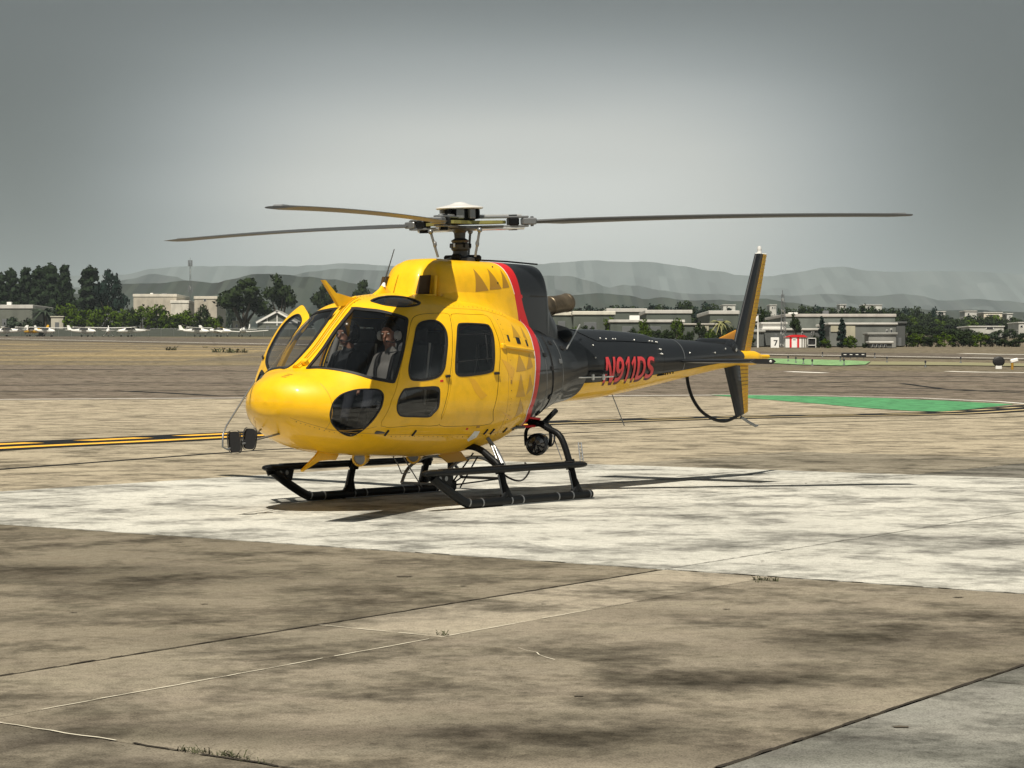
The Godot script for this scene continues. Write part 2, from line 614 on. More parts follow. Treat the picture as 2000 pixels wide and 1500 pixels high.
func make_helicopter() -> void:
	heli = thing("helicopter", "yellow and black rescue helicopter with red stripe parked on the pale concrete pad", "helicopter", HELI_AT, YAW)
	cabin = Hull.new([
		[3.07, 1.11, 1.11, 1.11, 0.0, 2.0, 2.0], [3.045, 0.99, 1.225, 1.10, 0.165, 2.0, 2.0], [2.97, 0.895, 1.315, 1.09, 0.33, 2.05, 2.05],
		[2.82, 0.79, 1.385, 1.07, 0.50, 2.1, 2.15], [2.62, 0.69, 1.44, 1.05, 0.645, 2.2, 2.3], [2.36, 0.61, 1.62, 1.06, 0.765, 2.3, 2.45],
		[2.08, 0.565, 1.88, 1.10, 0.84, 2.4, 2.6], [1.76, 0.54, 2.13, 1.17, 0.885, 2.5, 2.7], [1.40, 0.52, 2.215, 1.22, 0.91, 2.6, 2.8],
		[1.00, 0.505, 2.24, 1.24, 0.92, 2.6, 2.8], [0.50, 0.52, 2.24, 1.25, 0.92, 2.6, 2.8], [0.05, 0.57, 2.20, 1.26, 0.89, 2.5, 2.7],
		[-0.35, 0.66, 2.12, 1.30, 0.81, 2.4, 2.5], [-0.75, 0.77, 2.03, 1.34, 0.68, 2.3, 2.4], [-1.15, 0.89, 1.96, 1.38, 0.55, 2.2, 2.3],
		[-1.55, 1.0, 1.90, 1.42, 0.45, 2.1, 2.2], [-1.95, 1.06, 1.89, 1.47, 0.40, 2.0, 2.0]])
	boom = Hull.new([
		[-1.55, 1.04, 1.885, 1.47, 0.385, 2.0, 2.0], [-2.1, 1.06, 1.90, 1.48, 0.385, 2.0, 2.0], [-2.7, 1.095, 1.90, 1.50, 0.36, 2.0, 2.0],
		[-3.65, 1.20, 1.86, 1.53, 0.30, 2.0, 2.0], [-3.8, 1.22, 1.835, 1.53, 0.285, 2.0, 2.0], [-4.3, 1.285, 1.815, 1.55, 0.25, 2.0, 2.0],
		[-5.2, 1.40, 1.79, 1.60, 0.19, 2.0, 2.0], [-5.75, 1.465, 1.765, 1.615, 0.15, 2.0, 2.0], [-6.05, 1.50, 1.68, 1.59, 0.10, 2.0, 2.0]])
	make_shell()
	make_cowling()
	make_tail()
	make_rotor()
	make_gear()
	make_fittings()
	make_cabin()


func make_shell() -> void:
	var yellow: Material = M["yellow paint"]
	var wind := [to_poly(WINDSCREEN), to_poly(WINDSCREEN, 4, true)]
	var chin := [to_poly(CHIN), to_poly(CHIN, 4, true)]
	var fwin := [to_poly(FRONT_WINDOW), to_poly(FRONT_WINDOW, 4, true)]
	var lwin := [to_poly(LOW_WINDOW), to_poly(LOW_WINDOW, 4, true)]
	var rwin := [to_poly(REAR_WINDOW), to_poly(REAR_WINDOW, 4, true)]
	var fdoor := [to_poly(FRONT_DOOR, 3), to_poly(FRONT_DOOR, 3, true)]
	var rdoor := [to_poly(REAR_DOOR, 3), to_poly(REAR_DOOR, 3, true)]
	var roof := [to_poly(ROOF_WINDOW), to_poly(ROOF_WINDOW, 4, true)]
	var holes := []
	for k in 2:
		holes.append_array([wind[k], chin[k], fdoor[k], rdoor[k], roof[k]])
	# bands behind the cabin: the yellow ends on a slanting line, then the red stripe, then black
	var front_edge := [12.55, 62.0, 12.12, 24.0, 12.02, 7.0, 11.84, -6.0, 11.66, -22.0, 11.97, -42.0, 12.15, -90.0]
	var black_edge := [13.05, 62.0, 12.66, 24.0, 12.41, 7.0, 12.19, -6.0, 12.03, -22.0, 12.35, -42.0, 12.5, -90.0]
	var a := band(front_edge, 16.2); var b := band(black_edge, 16.2)
	var stripe := band(front_edge, 0.0, black_edge)
	var shell := Mesher.new()
	patch(shell, cabin, PackedVector2Array(), holes + [a[0], a[1]], Vector2(0, -90), Vector2(14, 270))
	part("fuselage_shell", shell, yellow, heli)
	var red := Mesher.new(); var edging := Mesher.new()
	for k in 2:
		patch(red, cabin, stripe[k], [])
	var rs := part("red_stripe", red, M["red paint"], heli)
	var lines := stripe_line(front_edge, -0.03, 0.03)
	for k in 2:
		patch(edging, cabin, lines[k], [], Vector2.ZERO, Vector2.ZERO, Vector2(0.125, 3.0), 0.002)
	part("white_edging", edging, M["white paint"], rs)
	var rear := Mesher.new()
	for k in 2:
		patch(rear, cabin, b[k], [])
	var rf := part("rear_fuselage", rear, M["black paint"], heli)
	# glazing
	for k in 2:
		window("windscreen", heli, cabin, wind[k], 0.034)
		window("chin_window", heli, cabin, chin[k], 0.016)
		window("roof_window", heli, cabin, roof[k], 0.022)
	# doors
	for k in 2:
		var fd := make_door("front_door", fdoor[k], [fwin[k], lwin[k]], k == 1)
		window("door_window", fd, cabin, fwin[k], 0.016)
		window("door_window", fd, cabin, lwin[k], 0.014)
		handle_on(fd, 8.18, 4.2, 0.075, k == 1)
		if k == 1:
			fd.set_meta("label", "open front door on the far side")
			var p0 := cabin.at(5.52, 180.0 + 20.2); var p1 := cabin.at(7.1, 180.0 - 39.0)
			fd.transform = Transform3D(Basis.IDENTITY, p0) * Transform3D(Basis((p1 - p0).normalized(), deg_to_rad(57.0)), Vector3.ZERO) * Transform3D(Basis.IDENTITY, -p0)
		var rd := make_door("rear_door", rdoor[k], [rwin[k]], k == 1)
		window("door_window", rd, cabin, rwin[k], 0.016)
		# sliding pane: dark frame bars across the rear glass
		for bar: Array in [[8.82, 27.5, 10.05, 28.5, 0.10], [8.62, 10.5, 9.9, 12.0, 0.06], [9.86, 29.0, 9.74, 10.0, 0.0]]:
			var bm := Mesher.new(); var line := []
			for i in 9:
				var dgb := lerpf(bar[1], bar[3], i / 8.0)
				if k == 1: dgb = 180.0 - dgb
				var sb := lerpf(bar[0], bar[2], i / 8.0)
				line.append(cabin.at(sb, dgb) - cabin.normal(sb, dgb) * 0.016)
			bm.tube(line, 0.011, 6)
			part("sliding_frame", bm, M["rubber"], rd)
		handle_on(rd, 9.98, 4.4, 0.09, k == 1)
		for w: PackedVector2Array in ([fdoor[k], rdoor[k]] if k == 0 else [rdoor[k]]):
			var gap := Mesher.new()
			patch(gap, cabin, inset(w, 0.02), [inset(w, -0.02)], Vector2.ZERO, Vector2.ZERO, Vector2(0.125, 3.0), -0.02)
			part("door_seal", gap, M["rubber"], heli)
	# the faint livery of darker triangles
	for t: Array in [BIG1, BIG2, BIG3]:
		for k in 2:
			var g := Mesher.new()
			patch(g, cabin, to_poly(t, 1, k == 1), [], Vector2.ZERO, Vector2.ZERO, Vector2(0.125, 3.0), 0.0012)
			part("livery_facet", g, M["faint yellow decal"], heli)
	for t: Array in [TRI1, TRI2, TRI3, TRI4, TRI5, TRI6, TRI7]:
		for k in 2:
			var g := Mesher.new()
			patch(g, cabin, to_poly(t, 1, k == 1), [], Vector2.ZERO, Vector2.ZERO, Vector2(0.125, 3.0), 0.0015)
			part("livery_triangle", g, M["pale yellow decal"], heli)
	var st := Mesher.new()
	patch(st, cabin, to_poly(STICKER, 1), [], Vector2.ZERO, Vector2.ZERO, Vector2(0.125, 3.0), 0.0025)
	part("sticker", st, M["white paint"], heli)
	var nd := Mesher.new()
	for k in 3:
		var q := [2.52 + k * 0.2, 83.0, 2.62 + k * 0.2, 83.0, 2.64 + k * 0.2, 75.0, 2.54 + k * 0.2, 75.0]
		patch(nd, cabin, to_poly(q, 1), [], Vector2.ZERO, Vector2.ZERO, Vector2(0.125, 3.0), 0.0015)
	part("nose_marking", nd, M["dark yellow decal"], heli)
	# black drain slots along the sill, and cabin side vents
	for s: Array in [[5.9, -29.0], [7.1, -31.0], [9.9, -33.5], [10.15, -34.0], [10.75, -36.0], [11.3, -38.0]]:
		for k in 2:
			var p := cabin.at(s[0], s[1] if k == 0 else 180.0 - s[1]); var nn := cabin.normal(s[0], s[1] if k == 0 else 180.0 - s[1])
			var g := Mesher.new()
			var up := (Vector3(0.25, 1, 0) - nn * nn.dot(Vector3(0.25, 1, 0))).normalized()
			g.box(p + nn * 0.004, Vector3(0.024, 0.075, 0.016), Basis(up.cross(nn), up, nn), 0.005)
			part("drain_slot", g, M["rubber"], heli)
	for s: Array in [[10.72, 26.5, 0.035], [11.2, 26.0, 0.085], [11.72, 25.5, 0.04]]:
		for k in 2:
			var dg: float = s[1] if k == 0 else 180.0 - s[1]
			var p := cabin.at(s[0], dg); var nn := cabin.normal(s[0], dg)
			var al := (cabin.at(s[0] + 0.05, dg) - p).normalized()
			var g := Mesher.new()
			g.box(p, Vector3(s[2], 0.075, 0.012), Basis(al, nn.cross(al).normalized(), nn), 0.004)
			part("air_vent", g, M["rubber"], heli)
	# panel seams and fastener rows on the shell
	for l: Array in [[5.2, -31.0, 11.4, -37.0], [2.0, -44.0, 5.2, -31.0], [10.5, 45.0, 10.45, -34.0], [8.9, 52.0, 11.3, 49.0], [3.4, 40.0, 3.6, -40.0], [5.35, -21.0, 3.6, -40.0]]:
		for k in 2:
			var pts := []
			for i in 25:
				var s := lerpf(l[0], l[2], i / 24.0); var dg := lerpf(l[1], l[3], i / 24.0)
				if k == 1: dg = 180.0 - dg
				pts.append(cabin.at(s, dg) - cabin.normal(s, dg) * 0.0015)
			var g := Mesher.new()
			g.tube(pts, 0.0032, 5)
			part("panel_seam", g, M["dark yellow decal"], heli)
	for l: Array in [[6.2, -34.0, 11.2, -40.0, 26], [10.62, 42.0, 10.6, -32.0, 18], [2.4, -47.0, 5.0, -36.0, 14], [9.2, 55.0, 11.2, 52.0, 14], [6.9, 88.0, 8.0, 88.0, 9]]:
		for k in 2:
			for i in l[4]:
				var f: float = float(i) / (l[4] - 1)
				var s := lerpf(l[0], l[2], f); var dg := lerpf(l[1], l[3], f)
				if k == 1: dg = 180.0 - dg
				var g := Mesher.new()
				g.ball(cabin.at(s, dg), Vector3.ONE * 0.0055, Basis.IDENTITY, 6, 4)
				part("rivet", g, M["dark yellow decal"] if i % 5 else M["rubber"], heli)
	# small placards beside the doors and on the cowl
	for l: Array in [[7.95, 2.6, 0.05, 0.02], [9.55, -27.0, 0.06, 0.03], [9.2, -28.5, 0.035, 0.025], [10.6, 1.0, 0.03, 0.04]]:
		for k in 2:
			var dg: float = l[1] if k == 0 else 180.0 - l[1]
			var p := cabin.at(l[0], dg); var nn := cabin.normal(l[0], dg)
			var al := (cabin.at(l[0] + 0.05, dg) - p).normalized()
			var g := Mesher.new()
			g.box(p, Vector3(l[2], l[3], 0.004), Basis(al, nn.cross(al).normalized(), nn), 0.001)
			part("placard", g, M["dark yellow decal"] if l[0] > 9.5 or l[0] < 5.0 else M["red paint"], heli)
	# the sliding door's rail
	for k in 2:
		var pts := []
		for i in 12:
			var s := lerpf(10.35, 11.95, i / 11.0)
			var dg := 19.6 if k == 0 else 160.4
			pts.append(cabin.at(s, dg) + cabin.normal(s, dg) * 0.012)
		var g := Mesher.new()
		g.tube(pts, 0.017, 8)
		var rail := part("door_rail", g, yellow, heli)
		var e := Mesher.new()
		e.box(pts[0], Vector3(0.07, 0.06, 0.04), Basis.IDENTITY, 0.012)
		part("rail_block", e, yellow, rail)


func band(edge: Array, upto: float, other := []) -> Array:
	# a region between a line round the body and its tail end (or another line): port and starboard halves
	var out := []
	for k in 2:
		var p := PackedVector2Array()
		var line := [Vector2(edge[0], 90.0)]
		for i in range(0, edge.size(), 2):
			line.append(Vector2(edge[i], edge[i + 1]))
		var back := [Vector2(upto, -90.0), Vector2(upto, 90.0)]
		if other.size():
			back = []
			for i in range(other.size() - 2, -1, -2):
				back.append(Vector2(other[i], other[i + 1]))
			back.append(Vector2(other[0], 90.0))
		for q: Vector2 in line + back:
			p.append(Vector2(q.x * US, (q.y if k == 0 else 180.0 - q.y) * VS))
		out.append(p)
	return out


func stripe_line(edge: Array, lo: float, hi: float) -> Array:
	var e0 := []; var e1 := []
	for i in range(0, edge.size(), 2):
		e0.append_array([edge[i] + lo, edge[i + 1]])
		e1.append_array([edge[i] + hi, edge[i + 1]])
	return band(e0, 0.0, e1)


func make_cowling() -> void:
	var yellow: Material = M["yellow paint"]
	# narrow fairing ahead of the mast
	var nose := Hull.new([
		[1.03, 2.1, 2.20, 2.12, 0.16, 3.0, 2.0], [0.99, 2.1, 2.31, 2.12, 0.21, 3.5, 2.0], [0.92, 2.1, 2.46, 2.12, 0.245, 4.0, 2.0], [0.83, 2.1, 2.555, 2.12, 0.265, 4.0, 2.0],
		[0.70, 2.1, 2.61, 2.12, 0.28, 4.0, 2.0], [0.45, 2.1, 2.625, 2.12, 0.29, 4.0, 2.0], [0.1, 2.1, 2.62, 2.12, 0.29, 4.0, 2.0]])
	var g := Mesher.new()
	patch(g, nose, PackedVector2Array(), [], Vector2(0, 0), Vector2(6, 180), Vector2(0.2, 6))
	var fr := Mesher.new()
	var c0 := h(1.03, 2.15, 0)
	for k in 30:
		g.ftri(c0, nose.at(0, k * 6), nose.at(0, k * 6 + 6), Vector3(-1, 0.3, 0))
	part("front_cowling", g, yellow, heli)
	# side cowls: yellow, a red stripe, then the black engine bay
	var side := Hull.new([
		[0.80, 1.95, 2.44, 2.0, 0.30, 4.0, 2.0], [0.77, 1.95, 2.53, 2.0, 0.375, 4.0, 2.0], [0.70, 1.95, 2.585, 2.0, 0.435, 4.0, 2.0], [0.58, 1.95, 2.605, 2.0, 0.47, 4.2, 2.0],
		[0.1, 1.95, 2.615, 2.0, 0.49, 4.2, 2.0], [-0.38, 1.9, 2.62, 1.95, 0.485, 4.2, 2.0], [-0.62, 1.85, 2.62, 1.9, 0.47, 4.0, 2.0], [-0.95, 1.8, 2.62, 1.85, 0.44, 4.0, 2.0],
		[-1.12, 1.75, 2.615, 1.8, 0.415, 4.0, 2.0], [-1.17, 1.7, 2.58, 1.75, 0.40, 3.8, 2.0], [-1.20, 1.7, 2.46, 1.75, 0.385, 3.4, 2.0], [-1.30, 1.7, 2.26, 1.75, 0.37, 2.8, 2.0], [-1.46, 1.7, 2.10, 1.75, 0.33, 2.4, 2.0], [-1.58, 1.7, 1.97, 1.75, 0.26, 2.0, 2.0]])
	var y := Mesher.new(); var r := Mesher.new(); var b := Mesher.new(); var w := Mesher.new()
	var e0 := func(deg: float) -> float:
		var s := 5.0
		for k in 4:
			s = station_of(side, remap(side.at(s, deg).y, 2.62, 2.10, -0.26, -0.47))
		return s
	for j in 36:
		var d0 := j * 5.0; var d1 := d0 + 5.0
		for w4 in [[y, 0.0, 0.0, 0.0, 24], [w, -1.0, 0.0, 0.035, 1], [r, -1.0, 0.035, 0.62, 3], [b, -1.0, 0.62, 99.0, 24]]:
			var num: int = w4[4]
			for i in num:
				var q := []
				for z in [[i, d0], [i + 1, d0], [i + 1, d1], [i, d1]]:
					var edge: float = e0.call(z[1])
					var s0: float = 0.0 if w4[1] == 0.0 else edge + w4[2]
					var s1: float = edge if w4[1] == 0.0 else minf(edge + w4[3], 12.0)
					q.append([lerpf(s0, s1, float(z[0]) / num), z[1]])
				w4[0].squad(side.at(q[0][0], q[0][1]), side.at(q[1][0], q[1][1]), side.at(q[2][0], q[2][1]), side.at(q[3][0], q[3][1]),
					side.normal(q[0][0], q[0][1]), side.normal(q[1][0], q[1][1]), side.normal(q[2][0], q[2][1]), side.normal(q[3][0], q[3][1]))
	var body := part("engine_cowling", y, yellow, heli)
	var rs := part("cowling_stripe", r, M["red paint"], heli)
	part("white_edging", w, M["white paint"], rs)
	part("engine_bay", b, M["black paint"], heli)
	# front faces of the side cowls and the intake mouths between them and the fairing
	for sgn: float in [1.0, -1.0]:
		var f := Mesher.new()
		var fan := []
		for k in 19:
			fan.append(side.at(0.0, (k * 5.0) if sgn > 0 else 180.0 - k * 5.0))
		for k in 18:
			f.ftri(h(0.805, 2.1, 0.2 * sgn), fan[k], fan[k + 1], Vector3(-1, 0, 0))
		part("cowl_face", f, yellow, heli)
		var mouth := Mesher.new()
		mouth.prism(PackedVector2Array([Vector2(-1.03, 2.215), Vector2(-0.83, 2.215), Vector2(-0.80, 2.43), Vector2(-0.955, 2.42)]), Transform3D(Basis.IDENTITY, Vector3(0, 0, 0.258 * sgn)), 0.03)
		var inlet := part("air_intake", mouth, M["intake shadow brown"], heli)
		var lip := Mesher.new()
		lip.tube([h(1.06, 2.205, 0.31 * sgn), h(0.93, 2.205, 0.325 * sgn), h(0.83, 2.215, 0.345 * sgn), h(0.80, 2.42, 0.335 * sgn)], [0.012, 0.018, 0.022, 0.02], 8)
		part("intake_lip", lip, yellow, inlet)
		# triangles on the side of the cowl
		for t in [[[0.26, 2.515], [0.30, 2.262], [0.07, 2.285]], [[0.005, 2.53], [0.05, 2.29], [-0.17, 2.31]], [[-0.23, 2.53], [-0.19, 2.315], [-0.32, 2.33]]]:
			var q := []
			for p: Array in t:
				q.append(on_side(side, p[0], p[1], sgn))
			var g3 := Mesher.new()
			var steps := 6
			for i in steps:
				for k in steps - i:
					var pt := func(u: int, v: int) -> Array:
						var x: float = t[0][0] + (t[1][0] - t[0][0]) * u / steps + (t[2][0] - t[0][0]) * v / steps
						var yy: float = t[0][1] + (t[1][1] - t[0][1]) * u / steps + (t[2][1] - t[0][1]) * v / steps
						return on_side(side, x, yy, sgn)
					var a: Array = pt.call(i, k); var b1: Array = pt.call(i + 1, k); var c1: Array = pt.call(i, k + 1)
					g3.tri(a[0], b1[0], c1[0], a[1], b1[1], c1[1])
					if k < steps - i - 1:
						var d1: Array = pt.call(i + 1, k + 1)
						g3.tri(b1[0], d1[0], c1[0], b1[1], d1[1], c1[1])
			part("livery_triangle", g3, M["dark yellow decal"], heli)
		for bolt: Array in [[0.21 - 0.33, 2.545], [-0.11, 2.37], [0.55, 2.2]]:
			var bm := Mesher.new()
			var o := on_side(side, bolt[0], bolt[1], sgn)
			bm.ball(o[0], Vector3(0.012, 0.012, 0.006), Basis.IDENTITY, 8, 5)
			part("cowling_latch", bm, M["rubber"], body)
	# fillets that blend the cowl into the cabin roof and rear fuselage
	for sgn: float in [1.0, -1.0]:
		var seg := [["cowl_fillet", yellow, 0.84, 0.84, -0.405, -0.47], ["fillet_stripe", M["red paint"], -0.405, -0.47, -0.565, -0.66], ["fillet_rear", M["black paint"], -0.565, -0.66, -1.12, -1.12]]
		for e: Array in seg:
			var sk := Mesher.new()
			var list := []
			var num := 12 if e[0] == "cowl_fillet" else 5
			for i in num + 1:
				var xt := lerpf(e[2], e[4], float(i) / num)
				var x := lerpf(e[3], e[5], float(i) / num)
				var grow := clampf((0.86 - x) / 0.30, 0.02, 1.0)
				grow = grow * (2.0 - grow)
				var top: Array = on_side(side, minf(xt, 0.75), lerpf(2.205, 2.255, grow), sgn)
				var foot: Array = on_side(cabin, x, lerpf(2.16, 2.03, grow) + minf(0.0, (x + 0.1) * 0.17), sgn)
				var a: Vector3 = foot[0] - foot[1] * 0.004; var b2: Vector3 = top[0]
				var mid := Vector3(a.x, a.y + (b2.y - a.y) * 0.28, b2.z + (a.z - b2.z) * 0.22)
				var ring := []
				for k in 9:
					var t := k / 8.0
					ring.append(a.lerp(mid, t).lerp(mid.lerp(b2, t), t))
				list.append(ring)
			for i in num:
				for k in 8:
					var q := []
					for ij in [[i, k], [i + 1, k], [i + 1, k + 1], [i, k + 1]]:
						var du: Vector3 = list[ij[0]][mini(ij[1] + 1, 8)] - list[ij[0]][maxi(ij[1] - 1, 0)]
						var dv: Vector3 = list[mini(ij[0] + 1, num)][ij[1]] - list[maxi(ij[0] - 1, 0)][ij[1]]
						var nn := du.cross(dv).normalized()
						if nn.dot(Vector3(0, 1, sgn)) < 0.0: nn = -nn
						q.append([list[ij[0]][ij[1]], nn])
					sk.squad(q[0][0], q[1][0], q[2][0], q[3][0], q[0][1], q[1][1], q[2][1], q[3][1])
			part(e[0], sk, e[1], heli)
	# exhaust
	var ex := Mesher.new()
	var ax := h(-0.62, 0.085, 0.02).normalized()
	ex.lathe(h(-1.42, 2.125, 0), ax, [Vector2(0.132, 0.0), Vector2(0.1188, 0.16), Vector2(0.1056, 0.30), Vector2(0.11264, 0.31), Vector2(0.11264, 0.345), Vector2(0.1056, 0.355), Vector2(0.10736, 0.62), Vector2(0.11264, 0.63), Vector2(0.11264, 0.655), Vector2(0.10824, 0.675), Vector2(0.09944, 0.675), Vector2(0.0968, 0.3)], 28)
	var pipe := part("exhaust_pipe", ex, M["burnt metal"], heli)
	var inn := Mesher.new()
	inn.lathe(h(-1.42, 2.125, 0), ax, [Vector2(0.097, 0.3), Vector2(0.0, 0.31)], 20)
	part("exhaust_core", inn, M["rubber"], pipe)
	# black solid painted as the dark hollow between engine bay and boom, and the prop rod
	var gap := Mesher.new()
	gap.ball(h(-1.66, 1.80, 0.0), Vector3(0.26, 0.135, 0.36), Basis(Vector3(0, 0, 1), 0.35))
	part("boom_hollow_shade", gap, M["black metal"], heli)
	var rod := Mesher.new()
	rod.tube([h(-1.49, 1.66, 0.42), h(-1.93, 1.95, 0.30)], 0.009, 8)
	part("prop_rod", rod, M["bright metal"], heli)
	# seams, strap and catches on the rear fuselage
	for s0: float in [12.9, 13.45, 14.3]:
		for k in 2:
			var pts := []
			for i in 20:
				var dg := lerpf(-80.0, 40.0, i / 19.0)
				pts.append(cabin.at(s0 + 0.15 * sin(i * 0.2), dg if k == 0 else 180.0 - dg))
			var sm := Mesher.new()
			sm.tube(pts, 0.004 if s0 != 13.45 else 0.012, 5)
			part("panel_seam" if s0 != 13.45 else "cowl_strap", sm, M["grey metal"] if s0 != 13.45 else M["rubber"], heli)
	for q: Array in [[13.45, 6.0], [13.45, -22.0], [12.95, 18.0], [14.2, 12.0], [13.0, -40.0], [14.6, 30.0], [13.8, 34.0]]:
		for k in 2:
			var dg: float = q[1] if k == 0 else 180.0 - q[1]
			var p := cabin.at(q[0], dg); var nn := cabin.normal(q[0], dg)
			var al := (cabin.at(q[0] + 0.05, dg) - p).normalized()
			var ct := Mesher.new()
			ct.box(p + nn * 0.006, Vector3(0.07, 0.05, 0.02), Basis(al, nn.cross(al).normalized(), nn), 0.006)
			part("cowl_catch", ct, M["rubber"] if q[0] != 14.2 else M["grey metal"], heli)
	for z: float in [0.16, -0.16]:
		var l := Mesher.new()
		l.tube([h(-0.2, 2.632, z), h(-0.7, 2.637, z), h(-1.3, 2.63, z * 0.9)], 0.01, 6)
		part("grab_rail", l, M["black metal"], heli)


func station_of(hull: Hull, x: float) -> float:
	var lo := 0.0; var hi := hull.t.size() - 1.001
	for i in 24:
		var s := (lo + hi) / 2
		if -hull.at(s, 0).x > x: lo = s
		else: hi = s
	return lo


func on_side(hull: Hull, x: float, y: float, sgn: float) -> Array:
	# the point of a body's flank at a given distance and height
	var s := 0.0
	var lo := 0.0; var hi := hull.t.size() - 1.001
	for i in 26:
		s = (lo + hi) / 2
		if -hull.at(s, 0).x > x: lo = s
		else: hi = s
	var a := 0.0; var b := 90.0
	for i in 22:
		var d := (a + b) / 2
		if hull.at(s, d).y < y: a = d
		else: b = d
	var dd := a if sgn > 0 else 180.0 - a
	var nn := hull.normal(s, dd)
	return [hull.at(s, dd) + nn * 0.002, nn]


func make_tail() -> void:
	var split := -29.0
	var low := Mesher.new(); var top := Mesher.new(); var lip := Mesher.new()
	patch(top, boom, PackedVector2Array(), [], Vector2(0, split), Vector2(8, 180.0 - split), Vector2(0.25, 2.975))
	var tb := part("tail_boom", top, M["black paint"], heli)
	patch(low, boom, PackedVector2Array(), [], Vector2(0, -180.0 - split), Vector2(8, split), Vector2(0.25, 6.1), 0.004)
	part("boom_underside", low, M["yellow paint"], tb)
	# panel joints and fastener heads on the boom
	for s: float in [3.9, 5.0]:
		var g := Mesher.new()
		patch(g, boom, PackedVector2Array(), [], Vector2(s, split), Vector2(s + 0.03, 180.0 - split), Vector2(0.03, 2.975), 0.003)
		part("panel_joint", g, M["grey metal"] if s > 4.5 else M["black metal"], tb)
	var hood := Mesher.new()
	for k in 2:
		var hp := to_poly([1.0, 62, 1.15, 50, 1.35, 42, 3.7, 42, 3.9, 60, 3.95, 90, 1.0, 90], 1, k == 1)
		patch(hood, boom, hp, [], Vector2.ZERO, Vector2.ZERO, Vector2(0.25, 3.0), 0.008)
		rim(hood, boom, hp, 0.008, 0.0)
	part("boom_hood", hood, M["black paint"], tb)
	for s: Array in [[1.55, 47], [1.75, 46], [1.98, 46], [2.05, 46], [2.45, 46], [2.8, 46], [2.9, 46], [3.25, 46], [3.55, 47], [3.2, 27], [3.2, 16], [3.5, 27], [3.5, 16], [5.2, 18], [5.9, 14], [1.1, 33], [1.05, 12], [6.4, 30]]:
		for k in 2:
			var dg: float = s[1] if k == 0 else 180.0 - s[1]
			var g := Mesher.new()
			g.ball(boom.at(s[0], dg) + boom.normal(s[0], dg) * 0.009, Vector3(0.011, 0.011, 0.011), Basis.IDENTITY, 8, 5)
			part("fastener", g, M["bright metal"], tb)
	# registration on both flanks
	var font := SystemFont.new()
	font.font_names = PackedStringArray(["Droid Sans"])
	font.font_weight = 700
	var cells := [["N", 0.0, 0.185], ["9", 0.205, 0.36], ["1", 0.385, 0.475], ["1", 0.51, 0.60], ["D", 0.64, 0.815], ["S", 0.84, 1.0]]
	for cell: Array in cells:
		var tm := TextMesh.new()
		tm.text = cell[0]
		tm.font = font
		tm.font_size = 64
		tm.pixel_size = 0.01
		tm.depth = 0.0
		tm.curve_step = 1.0
		var arr := tm.surface_get_arrays(0)
		var tv: PackedVector3Array = arr[Mesh.ARRAY_VERTEX]
		var ti: PackedInt32Array = arr[Mesh.ARRAY_INDEX]
		var bb := AABB(tv[0], Vector3.ZERO)
		for p in tv:
			bb = bb.expand(p)
		for k in 2:
			for pass_ in 2:
				var g := Mesher.new()
				var place := func(p: Vector3) -> Array:
					var u := lerpf(cell[1], cell[2], (p.x - bb.position.x) / bb.size.x)
					var w := (p.y - bb.position.y) / bb.size.y
					var x := lerpf(-2.345, -3.50, u) if k == 0 else lerpf(-3.50, -2.345, u)
					var s := boom_station(x - (0.018 if pass_ == 0 else 0.0))
					var y := lerpf(1.315, 1.575, w) - 0.012 * u - (0.03 if pass_ == 0 else 0.0)
					var dg := rad_to_deg(asin(clampf((y - 1.5) / 0.36, -0.98, 0.98)))
					if k == 1: dg = 180.0 - dg
					var nn := boom.normal(s, dg)
					return [boom.at(s, dg) + nn * (0.008 if pass_ == 0 else 0.011), nn]
				for i in range(0, ti.size(), 3):
					letter_tri(g, tv[ti[i]], tv[ti[i + 1]], tv[ti[i + 2]], place, 0)
				if pass_ == 0: part("letter_shadow", g, M["lettering shadow"], tb)
				else: part("letter", g, M["lettering red"], tb)
	# warm louvre strip below the letters, aft
	for i in 13:
		for k in 2:
			var s := 3.05 + i * 0.13
			var dg := -31.0 if k == 0 else 211.0
			var g := Mesher.new()
			g.ball(boom.at(s, dg) + boom.normal(s, dg) * 0.002, Vector3(0.014, 0.014, 0.014), Basis.IDENTITY, 8, 5)
			part("rivet", g, M["black metal"], tb)
	# flank rod with two white standoffs
	var fr := Mesher.new()
	fr.tube([h(-1.75, 1.335, 0.405), h(-2.5, 1.345, 0.385)], 0.009, 6)
	var rod := part("flank_rod", fr, M["bright metal"], heli)
	for x: float in [-2.05, -2.27]:
		var g := Mesher.new()
		g.box(h(x, 1.34, 0.405), Vector3(0.03, 0.07, 0.03), Basis.IDENTITY, 0.008)
		part("standoff", g, M["white plastic"], rod)
	var cl := Mesher.new()
	cl.box(h(-2.2, 1.40, 0.37), Vector3(0.42, 0.05, 0.05), Basis.IDENTITY, 0.02)
	part("strobe_housing", cl, M["black metal"], heli)
	# tail cone and its stub
	var tc := Mesher.new()
	tc.lathe(h(-5.98, 1.585, 0), Vector3(1, 0, 0), [Vector2(0.0, -0.12), Vector2(0.105, -0.05), Vector2(0.105, 0.0), Vector2(0.095, 0.45), Vector2(0.07, 0.58), Vector2(0.0, 0.61)], 20)
	var cone := part("tail_cone", tc, M["yellow paint"], heli)
	var stub := Mesher.new()
	stub.lathe(h(-6.5, 1.605, 0.02), Vector3(1, 0, 0), [Vector2(0.028, 0.0), Vector2(0.028, 0.3), Vector2(0.018, 0.3), Vector2(0.0, 0.29)], 12)
	part("tail_light", stub, M["yellow paint"], cone)
	# tail rotor drive tube and gearbox
	var dt := Mesher.new()
	dt.tube([h(-4.98, 1.765, 0), h(-5.1, 1.775, 0), h(-5.5, 1.775, 0), h(-5.86, 1.765, 0)], [0.045, 0.062, 0.066, 0.07], 14)
	part("drive_shaft_cover", dt, M["black paint"], heli)
